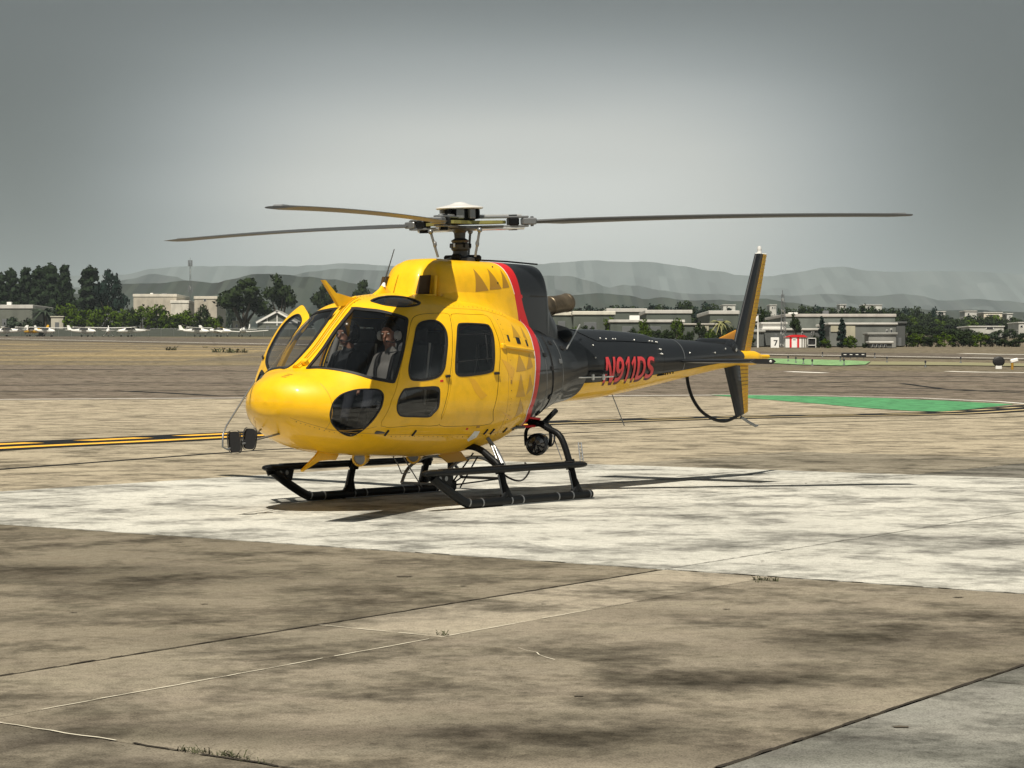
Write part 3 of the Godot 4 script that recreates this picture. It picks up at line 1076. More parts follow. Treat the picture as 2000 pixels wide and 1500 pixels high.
	var gb := Mesher.new()
	gb.ball(h(-5.72, 1.70, 0), Vector3(0.2, 0.13, 0.13))
	gb.lathe(h(-5.72, 1.70, 0.1), Vector3(0, 0, 1), [Vector2(0.06, 0.0), Vector2(0.06, 0.05), Vector2(0.0, 0.055)], 14)
	part("tail_gearbox", gb, M["black paint"], heli)
	var gl := Mesher.new()
	gl.ball(h(-5.74, 1.69, 0.145), Vector3(0.028, 0.028, 0.015), Basis.IDENTITY, 10, 6)
	part("sight_glass", gl, M["bright metal"], heli)
	# fins: black front, yellow trailing band with narrow ribs
	fin("vertical_fin", [[-5.84, 1.60, -6.33, 1.60], [-6.49, 2.985, -6.79, 2.985]], 0.56, 0.045)
	fin("ventral_fin", [[-5.66, 1.50, -6.30, 1.50], [-5.98, 0.80, -6.29, 0.87]], 0.58, 0.04)
	var bc := Mesher.new()
	bc.lathe(h(-6.60, 2.985, 0), Vector3.UP, [Vector2(0.035, 0.0), Vector2(0.035, 0.02), Vector2(0.028, 0.03), Vector2(0.03, 0.07), Vector2(0.022, 0.10), Vector2(0.0, 0.11)], 14)
	part("beacon", bc, M["cap grey"], heli)
	# horizontal stabiliser
	var st := Mesher.new()
	var list := []
	for z: float in [-1.265, -1.24, -0.6, 0.0, 0.6, 1.24, 1.265]:
		var k := 0.5 if absf(z) > 1.25 else 1.0
		list.append(aerofoil(h(-4.22, 1.535, z), Vector3(1, 0, 0), Vector3(0, 1, 0), 0.50, 0.055 * k))
	st.rings(list)
	var sb := part("stabilizer", st, M["black paint"], heli)
	for z: float in [-1.27, 1.27]:
		var e := Mesher.new()
		e.prism(PackedVector2Array([Vector2(4.17, 1.525), Vector2(4.3, 1.56), Vector2(4.72, 1.56), Vector2(4.80, 1.53), Vector2(4.70, 1.495), Vector2(4.3, 1.50)]), Transform3D(Basis.IDENTITY, Vector3(0, 0, z)), 0.016, 0.0)
		part("stabilizer_tip", e, M["black paint"], sb)
		var lt := Mesher.new()
		lt.ball(h(-4.66, 1.53, z * 1.008), Vector3(0.03, 0.016, 0.012), Basis.IDENTITY, 8, 5)
		part("position_light", lt, M["white plastic"], sb)
	# tail guard
	var tg := Mesher.new()
	tg.tube(curve([h(-4.76, 1.36, 0), h(-4.80, 1.22, 0), h(-4.91, 1.05, 0), h(-5.12, 0.89, 0), h(-5.42, 0.785, 0), h(-5.72, 0.755, 0), h(-6.0, 0.81, 0)], 5), 0.022, 10)
	var guard := part("tail_guard", tg, M["black metal"], heli)
	var sk := Mesher.new()
	sk.tube([h(-6.12, 0.80, 0), h(-6.30, 0.735, 0), h(-6.50, 0.675, 0), h(-6.56, 0.68, 0)], [0.018, 0.02, 0.02, 0.012], 8)
	part("tail_skid", sk, M["grey metal"], guard)
	# tail rotor on the starboard side
	var hub := Mesher.new()
	hub.lathe(h(-5.85, 1.67, -0.12), Vector3(0, 0, -1), [Vector2(0.055, 0.0), Vector2(0.055, 0.24), Vector2(0.09, 0.25), Vector2(0.09, 0.31), Vector2(0.0, 0.33)], 16)
	part("tail_rotor_hub", hub, M["grey metal"], heli)
	for sgn: float in [1.0, -1.0]:
		var b := Mesher.new()
		var dir := h(-0.965, 0.26, 0).normalized() * sgn
		var chord := dir.cross(Vector3(0, 0, 1)).normalized()
		var ls := []
		for r: float in [0.1, 0.3, 0.35, 0.88, 0.93]:
			var wide := 0.07 if r < 0.2 else (0.185 if r < 0.9 else 0.12)
			ls.append(aerofoil(h(-5.85, 1.67, -0.42) + dir * r - chord * wide * 0.4, chord, Vector3(0, 0, 1), wide, 0.022))
		b.rings(ls)
		part("tail_rotor_blade", b, M["orange blade"], heli)


func letter_tri(g: Mesher, a: Vector3, b: Vector3, d: Vector3, place: Callable, depth: int) -> void:
	if depth < 3 and maxf((a - b).length(), maxf((b - d).length(), (d - a).length())) > 0.14:
		var ab := (a + b) / 2; var bd := (b + d) / 2; var da := (d + a) / 2
		letter_tri(g, a, ab, da, place, depth + 1)
		letter_tri(g, ab, b, bd, place, depth + 1)
		letter_tri(g, da, bd, d, place, depth + 1)
		letter_tri(g, ab, bd, da, place, depth + 1)
		return
	var p: Array = place.call(a); var q: Array = place.call(b); var r: Array = place.call(d)
	g.tri(p[0], q[0], r[0], p[1], q[1], r[1])


func boom_station(x: float) -> float:
	var lo := 0.0; var hi := 7.999
	for i in 24:
		var s := (lo + hi) / 2
		if -boom.at(s, 0).x > x: lo = s
		else: hi = s
	return lo


func aerofoil(lead: Vector3, chord_dir: Vector3, up: Vector3, chord: float, thick: float) -> Array:
	var ring := []
	for p: Array in [[0.0, 0.0], [0.03, 0.5], [0.12, 0.85], [0.28, 1.0], [0.5, 0.85], [0.75, 0.48], [1.0, 0.06], [1.0, -0.06], [0.75, -0.48], [0.5, -0.85], [0.28, -1.0], [0.12, -0.85], [0.03, -0.5]]:
		ring.append(lead + chord_dir * chord * p[0] + up * thick * 0.5 * p[1])
	return ring


func fin(called: String, ends: Array, share: float, thick: float) -> void:
	var front := []; var back := []
	for i in 2:
		var e: Array = ends[i]
		var a := h(e[0], e[1], 0); var b := h(e[2], e[3], 0)
		var m := a.lerp(b, share)
		var t := thick * (1.0 if i == 0 else 0.75)
		var z := Vector3(0, 0, 1)
		front.append([a, a.lerp(m, 0.12) + z * t * 0.6, a.lerp(m, 0.45) + z * t, m + z * t * 0.85, m - z * t * 0.85, a.lerp(m, 0.45) - z * t, a.lerp(m, 0.12) - z * t * 0.6])
		back.append([m + z * t * 0.85, b + z * t * 0.12, b - z * t * 0.12, m - z * t * 0.85])
	var f := Mesher.new()
	f.rings(front)
	var o := part(called, f, M["black paint"], heli)
	var g := Mesher.new()
	for k in 4:
		g.quad(back[0][k], back[0][(k + 1) % 4], back[1][(k + 1) % 4], back[1][k], [Vector3(0.1, 0, 1), Vector3(1, 0, 0), Vector3(0.1, 0, -1), Vector3(-1, 0, 0)][k])
	for i in 2:
		g.quad(back[i][0], back[i][1], back[i][2], back[i][3], back[i][0] - back[1 - i][0])
	part("trailing_edge", g, M["yellow paint"], o)
	var num := 26 if called == "vertical_fin" else 13
	for i in num:
		var t := (i + 0.5) / num
		var ribs := Mesher.new()
		for k: int in [0, 3]:
			var a: Vector3 = back[0][k].lerp(back[1][k], t)
			var b: Vector3 = back[0][1 if k == 0 else 2].lerp(back[1][1 if k == 0 else 2], t)
			var zz := Vector3(0, 0, 0.004 if k == 0 else -0.004)
			ribs.tube([a.lerp(b, 0.04) + zz * 0.5, a.lerp(b, 0.94) + zz * 0.5], 0.006, 5)
		part("rib", ribs, M["dark yellow decal"], o)
	if called == "vertical_fin":
		var cap := Mesher.new()
		cap.box(h(-6.64, 2.988, 0), Vector3(0.24, 0.016, 0.05), Basis.IDENTITY, 0.01)
		part("fin_cap", cap, M["white paint"], o)


func curve(pts: Array, sub: int) -> Array:
	var out := []
	for i in pts.size() - 1:
		var a: Vector3 = pts[maxi(i - 1, 0)]; var b: Vector3 = pts[i]; var c: Vector3 = pts[i + 1]; var d: Vector3 = pts[mini(i + 2, pts.size() - 1)]
		for k in sub:
			out.append(b.cubic_interpolate(c, a, d, float(k) / sub))
	out.append(pts[-1])
	return out


func make_rotor() -> void:
	var hub := h(-0.05, 3.04, 0.0)
	var tilt := Basis(Vector3(0, 0, 1), 0.0436)
	var at := func(r: float, az: float, y: float) -> Vector3: return hub + tilt * Vector3(-cos(az) * r, y, sin(az) * r)
	var mast := Mesher.new()
	mast.lathe(h(-0.06, 2.6, 0), tilt.y, [Vector2(0.17, 0.0), Vector2(0.16, 0.05), Vector2(0.085, 0.07), Vector2(0.08, 0.13), Vector2(0.10, 0.15), Vector2(0.105, 0.20), Vector2(0.085, 0.22), Vector2(0.10, 0.245), Vector2(0.06, 0.27), Vector2(0.065, 0.33), Vector2(0.11, 0.38), Vector2(0.16, 0.40)], 24)
	part("rotor_mast", mast, M["dark metal"], heli)
	for k in 6:
		var mb := Mesher.new()
		var ma := TAU * k / 6
		mb.box(h(-0.06, 2.79, 0) + Vector3(cos(ma) * 0.105, 0, sin(ma) * 0.105), Vector3(0.03, 0.05, 0.025), Basis(Vector3.UP, -ma), 0.006)
		part("mast_lug", mb, M["bright metal"] if k % 3 == 0 else M["black metal"], heli)
	for k in 3:
		var sw := Mesher.new()
		var a := k * TAU / 3 + 0.4
		sw.box(h(-0.06, 2.655, 0) + Vector3(-cos(a) * 0.15, 0, sin(a) * 0.15), Vector3(0.16, 0.07, 0.1), Basis(Vector3.UP, a), 0.02)
		part("servo_mount", sw, M["black metal"], heli)
	# star plate
	var star := PackedVector2Array()
	var az0 := 0.3588
	for k in 36:
		var a := TAU * k / 36
		var near := 0.5 + 0.5 * cos((a - az0) * 3.0)
		var r := lerpf(0.20, 0.52, pow(near, 2.2))
		star.append(Vector2(-cos(a) * r, sin(a) * r))
	var flat := Transform3D(tilt * Basis(Vector3(1, 0, 0), Vector3(0, 0, 1), Vector3(0, -1, 0)), hub)
	var sp := Mesher.new()
	sp.prism(star, flat, 0.035, 0.006)
	part("rotor_star", sp, M["olive primer"], heli)
	var lower := Mesher.new()
	lower.lathe(hub + tilt * Vector3(0, -0.09, 0), tilt.y, [Vector2(0.13, 0.0), Vector2(0.24, 0.02), Vector2(0.24, 0.05), Vector2(0.0, 0.06)], 24)
	part("swashplate", lower, M["dark metal"], heli)
	var drum := Mesher.new()
	drum.lathe(hub + tilt * Vector3(0, 0.025, 0), tilt.y, [Vector2(0.17, 0.0), Vector2(0.17, 0.12)], 24)
	var dr := part("hub_drum", drum, M["black metal"], heli)
	for k in 9:
		var a := TAU * k / 9
		var bx := Mesher.new()
		bx.box(at.call(0.195, a, 0.095), Vector3(0.05, 0.11, 0.085), tilt * Basis(Vector3.UP, a), 0.01)
		part("hub_block", bx, M["grey metal"] if k % 3 else M["black metal"], dr)
	var cap := Mesher.new()
	cap.lathe(hub + tilt * Vector3(0, 0.15, 0), tilt.y, [Vector2(0.0, 0.0), Vector2(0.25, 0.0), Vector2(0.265, 0.01), Vector2(0.255, 0.022), Vector2(0.16, 0.04), Vector2(0.11, 0.05), Vector2(0.05, 0.075), Vector2(0.0, 0.08)], 32)
	part("hub_cap", cap, M["cap grey"], heli)
	for k in 3:
		var az := az0 + k * TAU / 3
		var dir: Vector3 = (at.call(1.0, az, 0.0) - hub).normalized()
		var up := tilt.y
		var side := dir.cross(up).normalized()
		# sleeve: two flat bars, an elastomeric block and the blade horn
		var sl := Mesher.new()
		for y: float in [0.055, -0.045]:
			sl.box(hub + dir * 0.46 + up * y, Vector3(0.62, 0.022, 0.11), Basis(dir, up, side * -1.0), 0.006)
		var sleeve := part("blade_sleeve", sl, M["grey metal"], heli)
		var el := Mesher.new()
		el.box(hub + dir * 0.60 + up * 0.005, Vector3(0.12, 0.1, 0.14), Basis(dir, up, side * -1.0), 0.02)
		el.lathe(hub + dir * 0.6 + up * -0.07, up, [Vector2(0.05, -0.02), Vector2(0.05, 0.15)], 12)
		part("damper_block", el, M["black metal"], sleeve)
		var rd := Mesher.new()
		rd.tube([hub + dir * 0.2 + up * 0.075, hub + dir * 0.7 + up * 0.072], 0.012, 8)
		rd.tube([hub + dir * 0.1 - up * 0.075 + side * 0.06, hub + dir * 0.72 - up * 0.065 + side * 0.03], [0.016, 0.02], 8)
		rd.box(hub + dir * 0.45 - up * 0.07 + side * 0.045, Vector3(0.14, 0.035, 0.035), Basis(dir, up, side * -1.0), 0.01)
		part("control_rod", rd, M["bright metal"], sleeve)
		var cuff := Mesher.new()
		cuff.box(hub + dir * 0.78 + up * 0.005, Vector3(0.16, 0.075, 0.13), Basis(dir, up, side * -1.0), 0.012)
		for q: float in [-0.04, 0.04]:
			cuff.lathe(hub + dir * (0.78 + q) + up * -0.05, up, [Vector2(0.018, 0.0), Vector2(0.018, 0.11), Vector2(0.0, 0.112)], 8)
		part("blade_cuff", cuff, M["grey metal"], sleeve)
		# blade: root taper, then constant chord, gentle twist and droop
		var list := []
		for i in 22:
			var f := i / 21.0
			var r := lerpf(0.80, 5.345, f)
			var wide := 0.13 if i == 0 else (0.22 if i == 1 else 0.35)
			var pitch := deg_to_rad(lerpf(7.0, 0.5, f))
			var c: Vector3 = side * -1.0
			c = c * cos(pitch) - up * sin(pitch)
			var nn := up * cos(pitch) + side * -1.0 * sin(pitch)
			var lift := 0.10 * (f - f * f)
			list.append(aerofoil(hub + dir * r + up * lift - c * wide * 0.28, c, nn, wide if i < 21 else 0.30, 0.042 if i < 21 else 0.025))
		var b := Mesher.new()
		b.rings(list)
		var blade := part("rotor_blade", b, M["blade skin"], heli)
		var tipm := Mesher.new()
		tipm.box(hub + dir * 5.2 + up * 0.012, Vector3(0.18, 0.03, 0.1), Basis(dir, up, side * -1.0), 0.012)
		part("tip_weight", tipm, M["grey metal"], blade)
		var link := Mesher.new()
		var la := az + 1.0
		link.tube([h(-0.06, 2.66, 0) + Vector3(-cos(la) * 0.25, 0, sin(la) * 0.25), at.call(0.33, la, -0.09)], 0.014, 8)
		link.ball(at.call(0.33, la, -0.09), Vector3(0.03, 0.03, 0.03), Basis.IDENTITY, 8, 6)
		link.ball(h(-0.06, 2.80, 0) + Vector3(-cos(la) * 0.285, 0, sin(la) * 0.285), Vector3(0.022, 0.04, 0.022), Basis.IDENTITY, 8, 6)
		part("pitch_link", link, M["grey metal"], heli)


func make_gear() -> void:
	var black: Material = M["black metal"]
	for sgn: float in [1.0, -1.0]:
		var z := 1.085 * sgn
		var sk := Mesher.new()
		sk.tube(curve([h(-1.0, 0.052, z), h(-0.5, 0.052, z), h(0.5, 0.052, z), h(1.12, 0.052, z), h(1.26, 0.07, z), h(1.5, 0.18, z), h(1.72, 0.30, z), h(1.80, 0.35, z)], 4), 0.048, 14)
		var skid := part("skid_tube", sk, black, heli)
		for x: float in [-0.95, -0.62, -0.35, 0.3, 0.5, 1.0, 1.22]:
			var r := Mesher.new()
			r.lathe(h(x, 0.052 if x < 1.2 else 0.062, z), Vector3(1, 0, 0) if x < 1.2 else h(1, 0.35, 0).normalized(), [Vector2(0.048, -0.009), Vector2(0.0515, -0.009), Vector2(0.0515, 0.009), Vector2(0.048, 0.009)], 16)
			part("skid_clamp", r, M["grey metal"], skid)
		var shoe := Mesher.new()
		shoe.box(h(-0.2, 0.008, z), Vector3(1.7, 0.016, 0.06), Basis.IDENTITY, 0.004)
		part("skid_shoe", shoe, M["grey metal"], skid)
		# step board
		var sp := Mesher.new()
		var ring := func(x: float, w: float, t: float) -> Array:
			var o := []
			for k in 14:
				var a := TAU * k / 14
				o.append(h(x, 0.385 + sin(a) * t, z * 1.0 + cos(a) * w))
			return o
		sp.rings([ring.call(1.93, 0.03, 0.012), ring.call(1.90, 0.055, 0.03), ring.call(1.8, 0.07, 0.036), ring.call(-0.78, 0.07, 0.036), ring.call(-0.86, 0.06, 0.03), ring.call(-0.90, 0.03, 0.014)])
		var step := part("step_board", sp, black, heli)
		var gr := Mesher.new()
		gr.box(h(0.5, 0.4215, z), Vector3(2.3, 0.004, 0.085))
		part("step_tread", gr, M["rubber"], step)
		# front bracket with lightening holes: two webs
		var br := Mesher.new()
		var web := PackedVector2Array([Vector2(-1.90, 0.375), Vector2(-1.86, 0.30), Vector2(-1.80, 0.33), Vector2(-1.62, 0.24), Vector2(-1.50, 0.24), Vector2(-1.46, 0.375)])
		br.prism(web, Transform3D(Basis.IDENTITY, Vector3(0, 0, z)), 0.02, 0.0)
		var bk := part("step_bracket", br, black, step)
		for x: float in [1.78, 1.68, 1.58]:
			var ho := Mesher.new()
			ho.lathe(h(x, 0.325, z - 0.0115 ), Vector3(0, 0, 1), [Vector2(0.0, -0.001), Vector2(0.025, -0.001), Vector2(0.025, 0.024), Vector2(0.0, 0.024)], 12)
			part("bracket_hole", ho, M["grey metal"], bk)
	# cross tubes: bowed, wrapped at the ends by the leg fairings
	for w: Array in [[0.56, 0.56, 0.62], [-0.73, 0.74, 0.85]]:
		var pts := []
		var x: float = w[0]
		for p: Array in [[-1.085, 0.06], [-1.06, 0.2], [-1.0, 0.40], [-0.88, w[1] - 0.06], [-0.72, w[1] + 0.03], [-0.5, w[2]], [0.0, w[2] + 0.02], [0.5, w[2]], [0.72, w[1] + 0.03], [0.88, w[1] - 0.06], [1.0, 0.40], [1.06, 0.2], [1.085, 0.06]]:
			pts.append(h(x, p[1], p[0]))
		var t := Mesher.new()
		t.tube(curve(pts, 4), 0.036, 12)
		var tube := part("cross_tube", t, black, heli)
		for sgn: float in [1.0, -1.0]:
			var sad := Mesher.new()
			sad.tube([h(x - 0.11, 0.06, 1.085 * sgn), h(x - 0.04, 0.10, 1.083 * sgn), h(x, 0.22, 1.06 * sgn)], [0.03, 0.045, 0.036], 10)
			sad.tube([h(x + 0.09, 0.06, 1.085 * sgn), h(x + 0.02, 0.12, 1.083 * sgn)], [0.03, 0.04], 10)
			part("leg_shoe", sad, black, tube)
			var cl := Mesher.new()
			cl.lathe(h(x, 0.385, 1.005 * sgn), Vector3(0, 1, -0.25 * sgn), [Vector2(0.036, -0.05), Vector2(0.056, -0.05), Vector2(0.056, 0.05), Vector2(0.036, 0.05)], 12)
			part("leg_clamp", cl, black, tube)
			var ln := Mesher.new()
			ln.tube([h(x + 0.065, 0.10, 1.09 * sgn), h(x + 0.06, 0.32, 1.03 * sgn)], 0.011, 6)
			part("brake_line", ln, M["grey metal"], tube)
	# oil dampers from the forward tube up to the belly
	for sgn: float in [1.0, -1.0]:
		var d := Mesher.new()
		d.tube([h(0.45, 0.40, 0.99 * sgn), h(0.40, 0.56, 0.84 * sgn), h(0.42, 0.70, 0.74 * sgn)], [0.02, 0.03, 0.02], 10)
		part("gear_damper", d, M["grey metal"], heli)
		for q: float in [0.0, 0.05]:
			var e := Mesher.new()
			e.tube([h(0.50 + q, 0.40, 1.0 * sgn), h(0.46 + q, 0.62, 0.86 * sgn)], 0.009, 6)
			part("gear_link", e, M["bright metal"], heli)
	# ladders beside the rear legs: small step irons
	var li := Mesher.new()
	li.tube([h(-0.86, 0.42, 1.05), h(-0.92, 0.62, 0.98)], 0.008, 6)
	li.tube([h(-0.90, 0.42, 1.06), h(-0.96, 0.62, 0.99)], 0.008, 6)
	for k in 6:
		li.tube([h(-0.86 - k * 0.01, 0.44 + k * 0.033, 1.045 - k * 0.012), h(-0.90 - k * 0.01, 0.44 + k * 0.033, 1.055 - k * 0.012)], 0.006, 6)
	part("grip_ladder", li, M["grey metal"], heli)
	# cargo swing under the belly
	var sw := Mesher.new()
	for z: float in [0.28, -0.28]:
		sw.tube(curve([h(0.62, 0.20, z), h(0.50, 0.36, z), h(0.22, 0.46, z), h(-0.08, 0.46, z), h(-0.32, 0.36, z), h(-0.44, 0.22, z)], 4), 0.018, 8)
	sw.tube([h(0.62, 0.20, 0.28), h(0.62, 0.20, -0.28)], 0.016, 8)
	sw.tube([h(-0.44, 0.22, 0.28), h(-0.44, 0.22, -0.28)], 0.016, 8)
	var swing := part("cargo_swing", sw, M["grey metal"], heli)
	var hk := Mesher.new()
	hk.box(h(0.12, 0.36, 0.0), Vector3(0.05, 0.32, 0.06), Basis.IDENTITY, 0.01)
	hk.box(h(0.12, 0.16, 0.0), Vector3(0.14, 0.12, 0.1), Basis.IDENTITY, 0.025)
	hk.tube(curve([h(0.12, 0.11, 0), h(0.18, 0.07, 0), h(0.12, 0.04, 0), h(0.05, 0.07, 0)], 4), 0.016, 8)
	part("cargo_hook", hk, black, swing)
	for p: Array in [[[0.62, 0.20, 0.28], [0.12, 0.16, 0.0]], [[0.62, 0.20, -0.28], [0.12, 0.16, 0.0]], [[-0.44, 0.22, 0.28], [0.12, 0.16, 0.0]], [[-0.44, 0.22, -0.28], [0.12, 0.16, 0.0]], [[0.1, 0.52, 0.30], [0.12, 0.22, 0.05]], [[0.55, 0.5, 0.7], [0.2, 0.15, 0.2]]]:
		var st := Mesher.new()
		st.tube([h(p[0][0], p[0][1], p[0][2]), h(p[1][0], p[1][1], p[1][2])], 0.009, 6)
		part("swing_strut", st, M["black metal"], swing)
	var hose := Mesher.new()
	hose.tube(curve([h(0.2, 0.52, 0.5), h(-0.05, 0.28, 0.62), h(-0.2, 0.22, 0.72), h(-0.25, 0.33, 0.8), h(-0.1, 0.42, 0.85)], 5), 0.011, 6)
	part("hook_hose", hose, M["rubber"], heli)


func make_fittings() -> void:
	var yellow: Material = M["yellow paint"]
	# centre post with the raised wire deflector strip
	var post := Mesher.new(); var strip := Mesher.new()
	var line := []
	for i in 16:
		line.append(cabin.at(lerpf(4.0, 7.2, i / 15.0), 90.0) + cabin.normal(lerpf(4.0, 7.2, i / 15.0), 90.0) * 0.004)
	post.tube(line, 0.05, 10, true, 0.35)
	var ps := part("centre_post", post, yellow, heli)
	var l2 := []
	for p: Vector3 in line:
		l2.append(p + h(0.6, 0.75, 0) * 0.026)
	strip.tube(l2, 0.014, 6)
	part("deflector_strip", strip, yellow, ps)
	var groove := Mesher.new()
	for z: float in [0.03, -0.03]:
		var l3 := []
		for p: Vector3 in line:
			l3.append(p + h(0.6, 0.75, 0) * 0.016 + Vector3(0, 0, z))
		groove.tube(l3, 0.005, 5)
	part("post_groove", groove, M["dark yellow decal"], ps)
	var ho := Mesher.new()
	ho.box(h(2.56, 1.50, 0.07), Vector3(0.06, 0.07, 0.06), Basis(Vector3(0, 0, 1), 0.7), 0.012)
	part("wiper_mount", ho, yellow, ps)
	# wire cutters above and below
	var up := Mesher.new()
	up.prism(PackedVector2Array([Vector2(-1.62, 2.14), Vector2(-1.95, 2.20), Vector2(-2.03, 2.21), Vector2(-2.19, 2.335), Vector2(-2.23, 2.335), Vector2(-2.10, 2.20), Vector2(-1.98, 2.07), Vector2(-1.80, 2.10)]), Transform3D(Basis.IDENTITY, Vector3.ZERO), 0.035, 0.006)
	part("upper_wire_cutter", up, yellow, heli)
	var dn := Mesher.new()
	dn.prism(PackedVector2Array([Vector2(-1.95, 0.60), Vector2(-2.03, 0.50), Vector2(-2.13, 0.505), Vector2(-2.28, 0.50), Vector2(-2.53, 0.40), Vector2(-2.54, 0.415), Vector2(-2.33, 0.555), Vector2(-2.25, 0.63)]), Transform3D(Basis.IDENTITY, Vector3.ZERO), 0.03, 0.005)
	part("lower_wire_cutter", dn, yellow, heli)
	# roof aerial on a fairing
	var af := Mesher.new()
	af.rings([aerofoil(h(1.45, 2.20, 0), Vector3(1, 0, 0), Vector3(0, 0, 1), 0.38, 0.10), aerofoil(h(1.33, 2.27, 0), Vector3(1, 0, 0), Vector3(0, 0, 1), 0.16, 0.05), aerofoil(h(1.29, 2.31, 0), Vector3(1, 0, 0), Vector3(0, 0, 1), 0.07, 0.03)])
	var aer := part("aerial_base", af, yellow, heli)
	var cn := Mesher.new()
	cn.lathe(h(1.265, 2.29, 0), h(-0.42, 1, 0).normalized(), [Vector2(0.03, 0.0), Vector2(0.014, 0.05), Vector2(0.0, 0.06)], 10)
	part("aerial_foot", cn, M["white plastic"], aer)
	var wa := Mesher.new()
	wa.tube([h(1.25, 2.33, 0), h(1.08, 2.70, 0)], [0.008, 0.005], 6)
	part("aerial_whip", wa, M["rubber"], aer)
	# landing light cups under the belly
	for x: float in [1.66, 0.78]:
		var cup := Mesher.new()
		var ax := h(1, -0.1, 0.25).normalized()
		cup.lathe(h(x - 0.02, 0.505, 0.0), ax, [Vector2(0.0, -0.12), Vector2(0.07, -0.09), Vector2(0.086, 0.0), Vector2(0.086, 0.015), Vector2(0.066, 0.015), Vector2(0.064, 0.0)], 20)
		var c := part("landing_light", cup, yellow, heli)
		var lens := Mesher.new()
		lens.lathe(h(x - 0.02, 0.505, 0.0), ax, [Vector2(0.066, 0.004), Vector2(0.0, 0.01)], 18)
		part("light_lens", lens, M["grey metal"], c)
	# mirrors on thin arms ahead of the nose
	for k in 2:
		var mr := Mesher.new()
		var at: Vector3 = [h(3.52, 0.725, 0.02), h(3.31, 0.75, 0.02)][k]
		var bs := Basis(Vector3.UP, -0.55) * Basis(Vector3(0, 0, 1), 0.1 - 0.2 * k)
		var o := PackedVector2Array()
		for i in 24:
			var a := TAU * i / 24
			o.append(Vector2(signf(cos(a)) * pow(absf(cos(a)), 0.6) * 0.068, signf(sin(a)) * pow(absf(sin(a)), 0.6) * 0.115))
		mr.prism(o, Transform3D(bs, at), 0.05, 0.014)
		part("mirror", mr, M["rubber"], heli)
	var arm := Mesher.new()
	arm.tube([h(2.90, 1.31, -0.30), h(3.55, 0.88, -0.06), h(3.66, 0.80, 0.0), h(3.665, 0.68, 0.0), h(3.60, 0.655, 0.0)], 0.009, 6)
	arm.tube([h(2.80, 0.79, -0.05), h(3.3, 0.725, 0.01), h(3.60, 0.655, 0.0)], 0.011, 6)
	arm.tube([h(2.86, 0.83, -0.25), h(3.3, 0.745, -0.01), h(3.55, 0.70, -0.0)], 0.009, 6)
	part("mirror_arm", arm, M["grey metal"], heli)
	# belly aerials
	for w: Array in [[[1.18, 0.53, 0.05], [1.08, 0.42, 0.05], [1.02, 0.325, 0.05], [0.88, 0.33, 0.05]], [[1.08, 0.53, 0.1], [0.74, 0.17, 0.1]], [[-3.04, 1.14, 0.0], [-3.32, 0.74, 0.0]], [[-1.0, 0.86, 0.5], [-0.62, 0.44, 0.97]]]:
		var g := Mesher.new()
		var pts := []
		for p: Array in w:
			pts.append(h(p[0], p[1], p[2]))
		g.tube(pts, 0.0065, 6)
		part("belly_aerial", g, M["grey metal"], heli)
	# folding step plate under the door
	var fp := Mesher.new()
	fp.prism(PackedVector2Array([Vector2(-0.62, 0.56), Vector2(-0.40, 0.56), Vector2(-0.32, 0.46), Vector2(-0.66, 0.45), Vector2(-0.80, 0.54)]), Transform3D(Basis(Vector3(1, 0, 0), -0.25), Vector3(0, 0.0, 0.50)), 0.014, 0.0)
	part("belly_plate", fp, M["pale yellow decal"], heli)
	# camera ball on the rear cross tube
	var c := h(-0.80, 0.60, 0.52)
	var bl := Mesher.new()
	var face := h(0.9, -0.05, 0.45).normalized()
	bl.lathe(c, face, [Vector2(0.0, -0.15), Vector2(0.08, -0.145), Vector2(0.115, -0.10), Vector2(0.12, -0.03), Vector2(0.115, 0.05), Vector2(0.125, 0.06), Vector2(0.125, 0.10), Vector2(0.10, 0.13), Vector2(0.09, 0.11), Vector2(0.0, 0.11)], 24)
	var lamp := part("searchlight", bl, M["black paint"], heli)
	var gls := Mesher.new()
	gls.lathe(c, face, [Vector2(0.09, 0.115), Vector2(0.05, 0.122), Vector2(0.0, 0.124)], 20)
	part("searchlight_lens", gls, M["lens"], lamp)
	for s: float in [1.0, -1.0]:
		var yoke := Mesher.new()
		var sd := face.cross(Vector3.UP).normalized() * s
		yoke.tube(curve([c + sd * 0.135 - Vector3(0, 0.02, 0), c + sd * 0.14 + Vector3(0, 0.12, 0), c + sd * 0.10 + Vector3(0, 0.19, 0), c + Vector3(0, 0.21, 0)], 4), 0.02, 8)
		part("searchlight_yoke", yoke, M["black metal"], lamp)
	var cab := Mesher.new()
	cab.tube(curve([c + face * -0.12, c + h(-0.22, -0.03, 0.02), c + h(-0.26, 0.08, 0.04), c + h(-0.2, 0.2, 0.02), c + h(-0.05, 0.24, 0)], 5), 0.01, 6)
	part("searchlight_cable", cab, M["rubber"], lamp)
	var mt := Mesher.new()
	mt.box(c + Vector3(0, 0.23, 0), Vector3(0.22, 0.06, 0.16), Basis.IDENTITY, 0.02)
	mt.tube([c + Vector3(-0.05, 0.22, 0), h(-0.72, 0.92, 0.45)], 0.025, 8)
	mt.tube([c + Vector3(0.06, 0.23, 0.03), c + h(-0.26, 0.37, 0.06)], 0.03, 8)
	part("searchlight_mount", mt, M["black metal"], lamp)
	var rb := Mesher.new()
	rb.tube([h(-0.48, 0.90, 0.62), h(-0.72, 0.88, 0.60)], 0.014, 6)
	rb.tube([h(-0.46, 0.80, 0.56), h(-0.70, 0.80, 0.54)], 0.016, 6)
	part("red_bracket", rb, M["red paint"], heli)


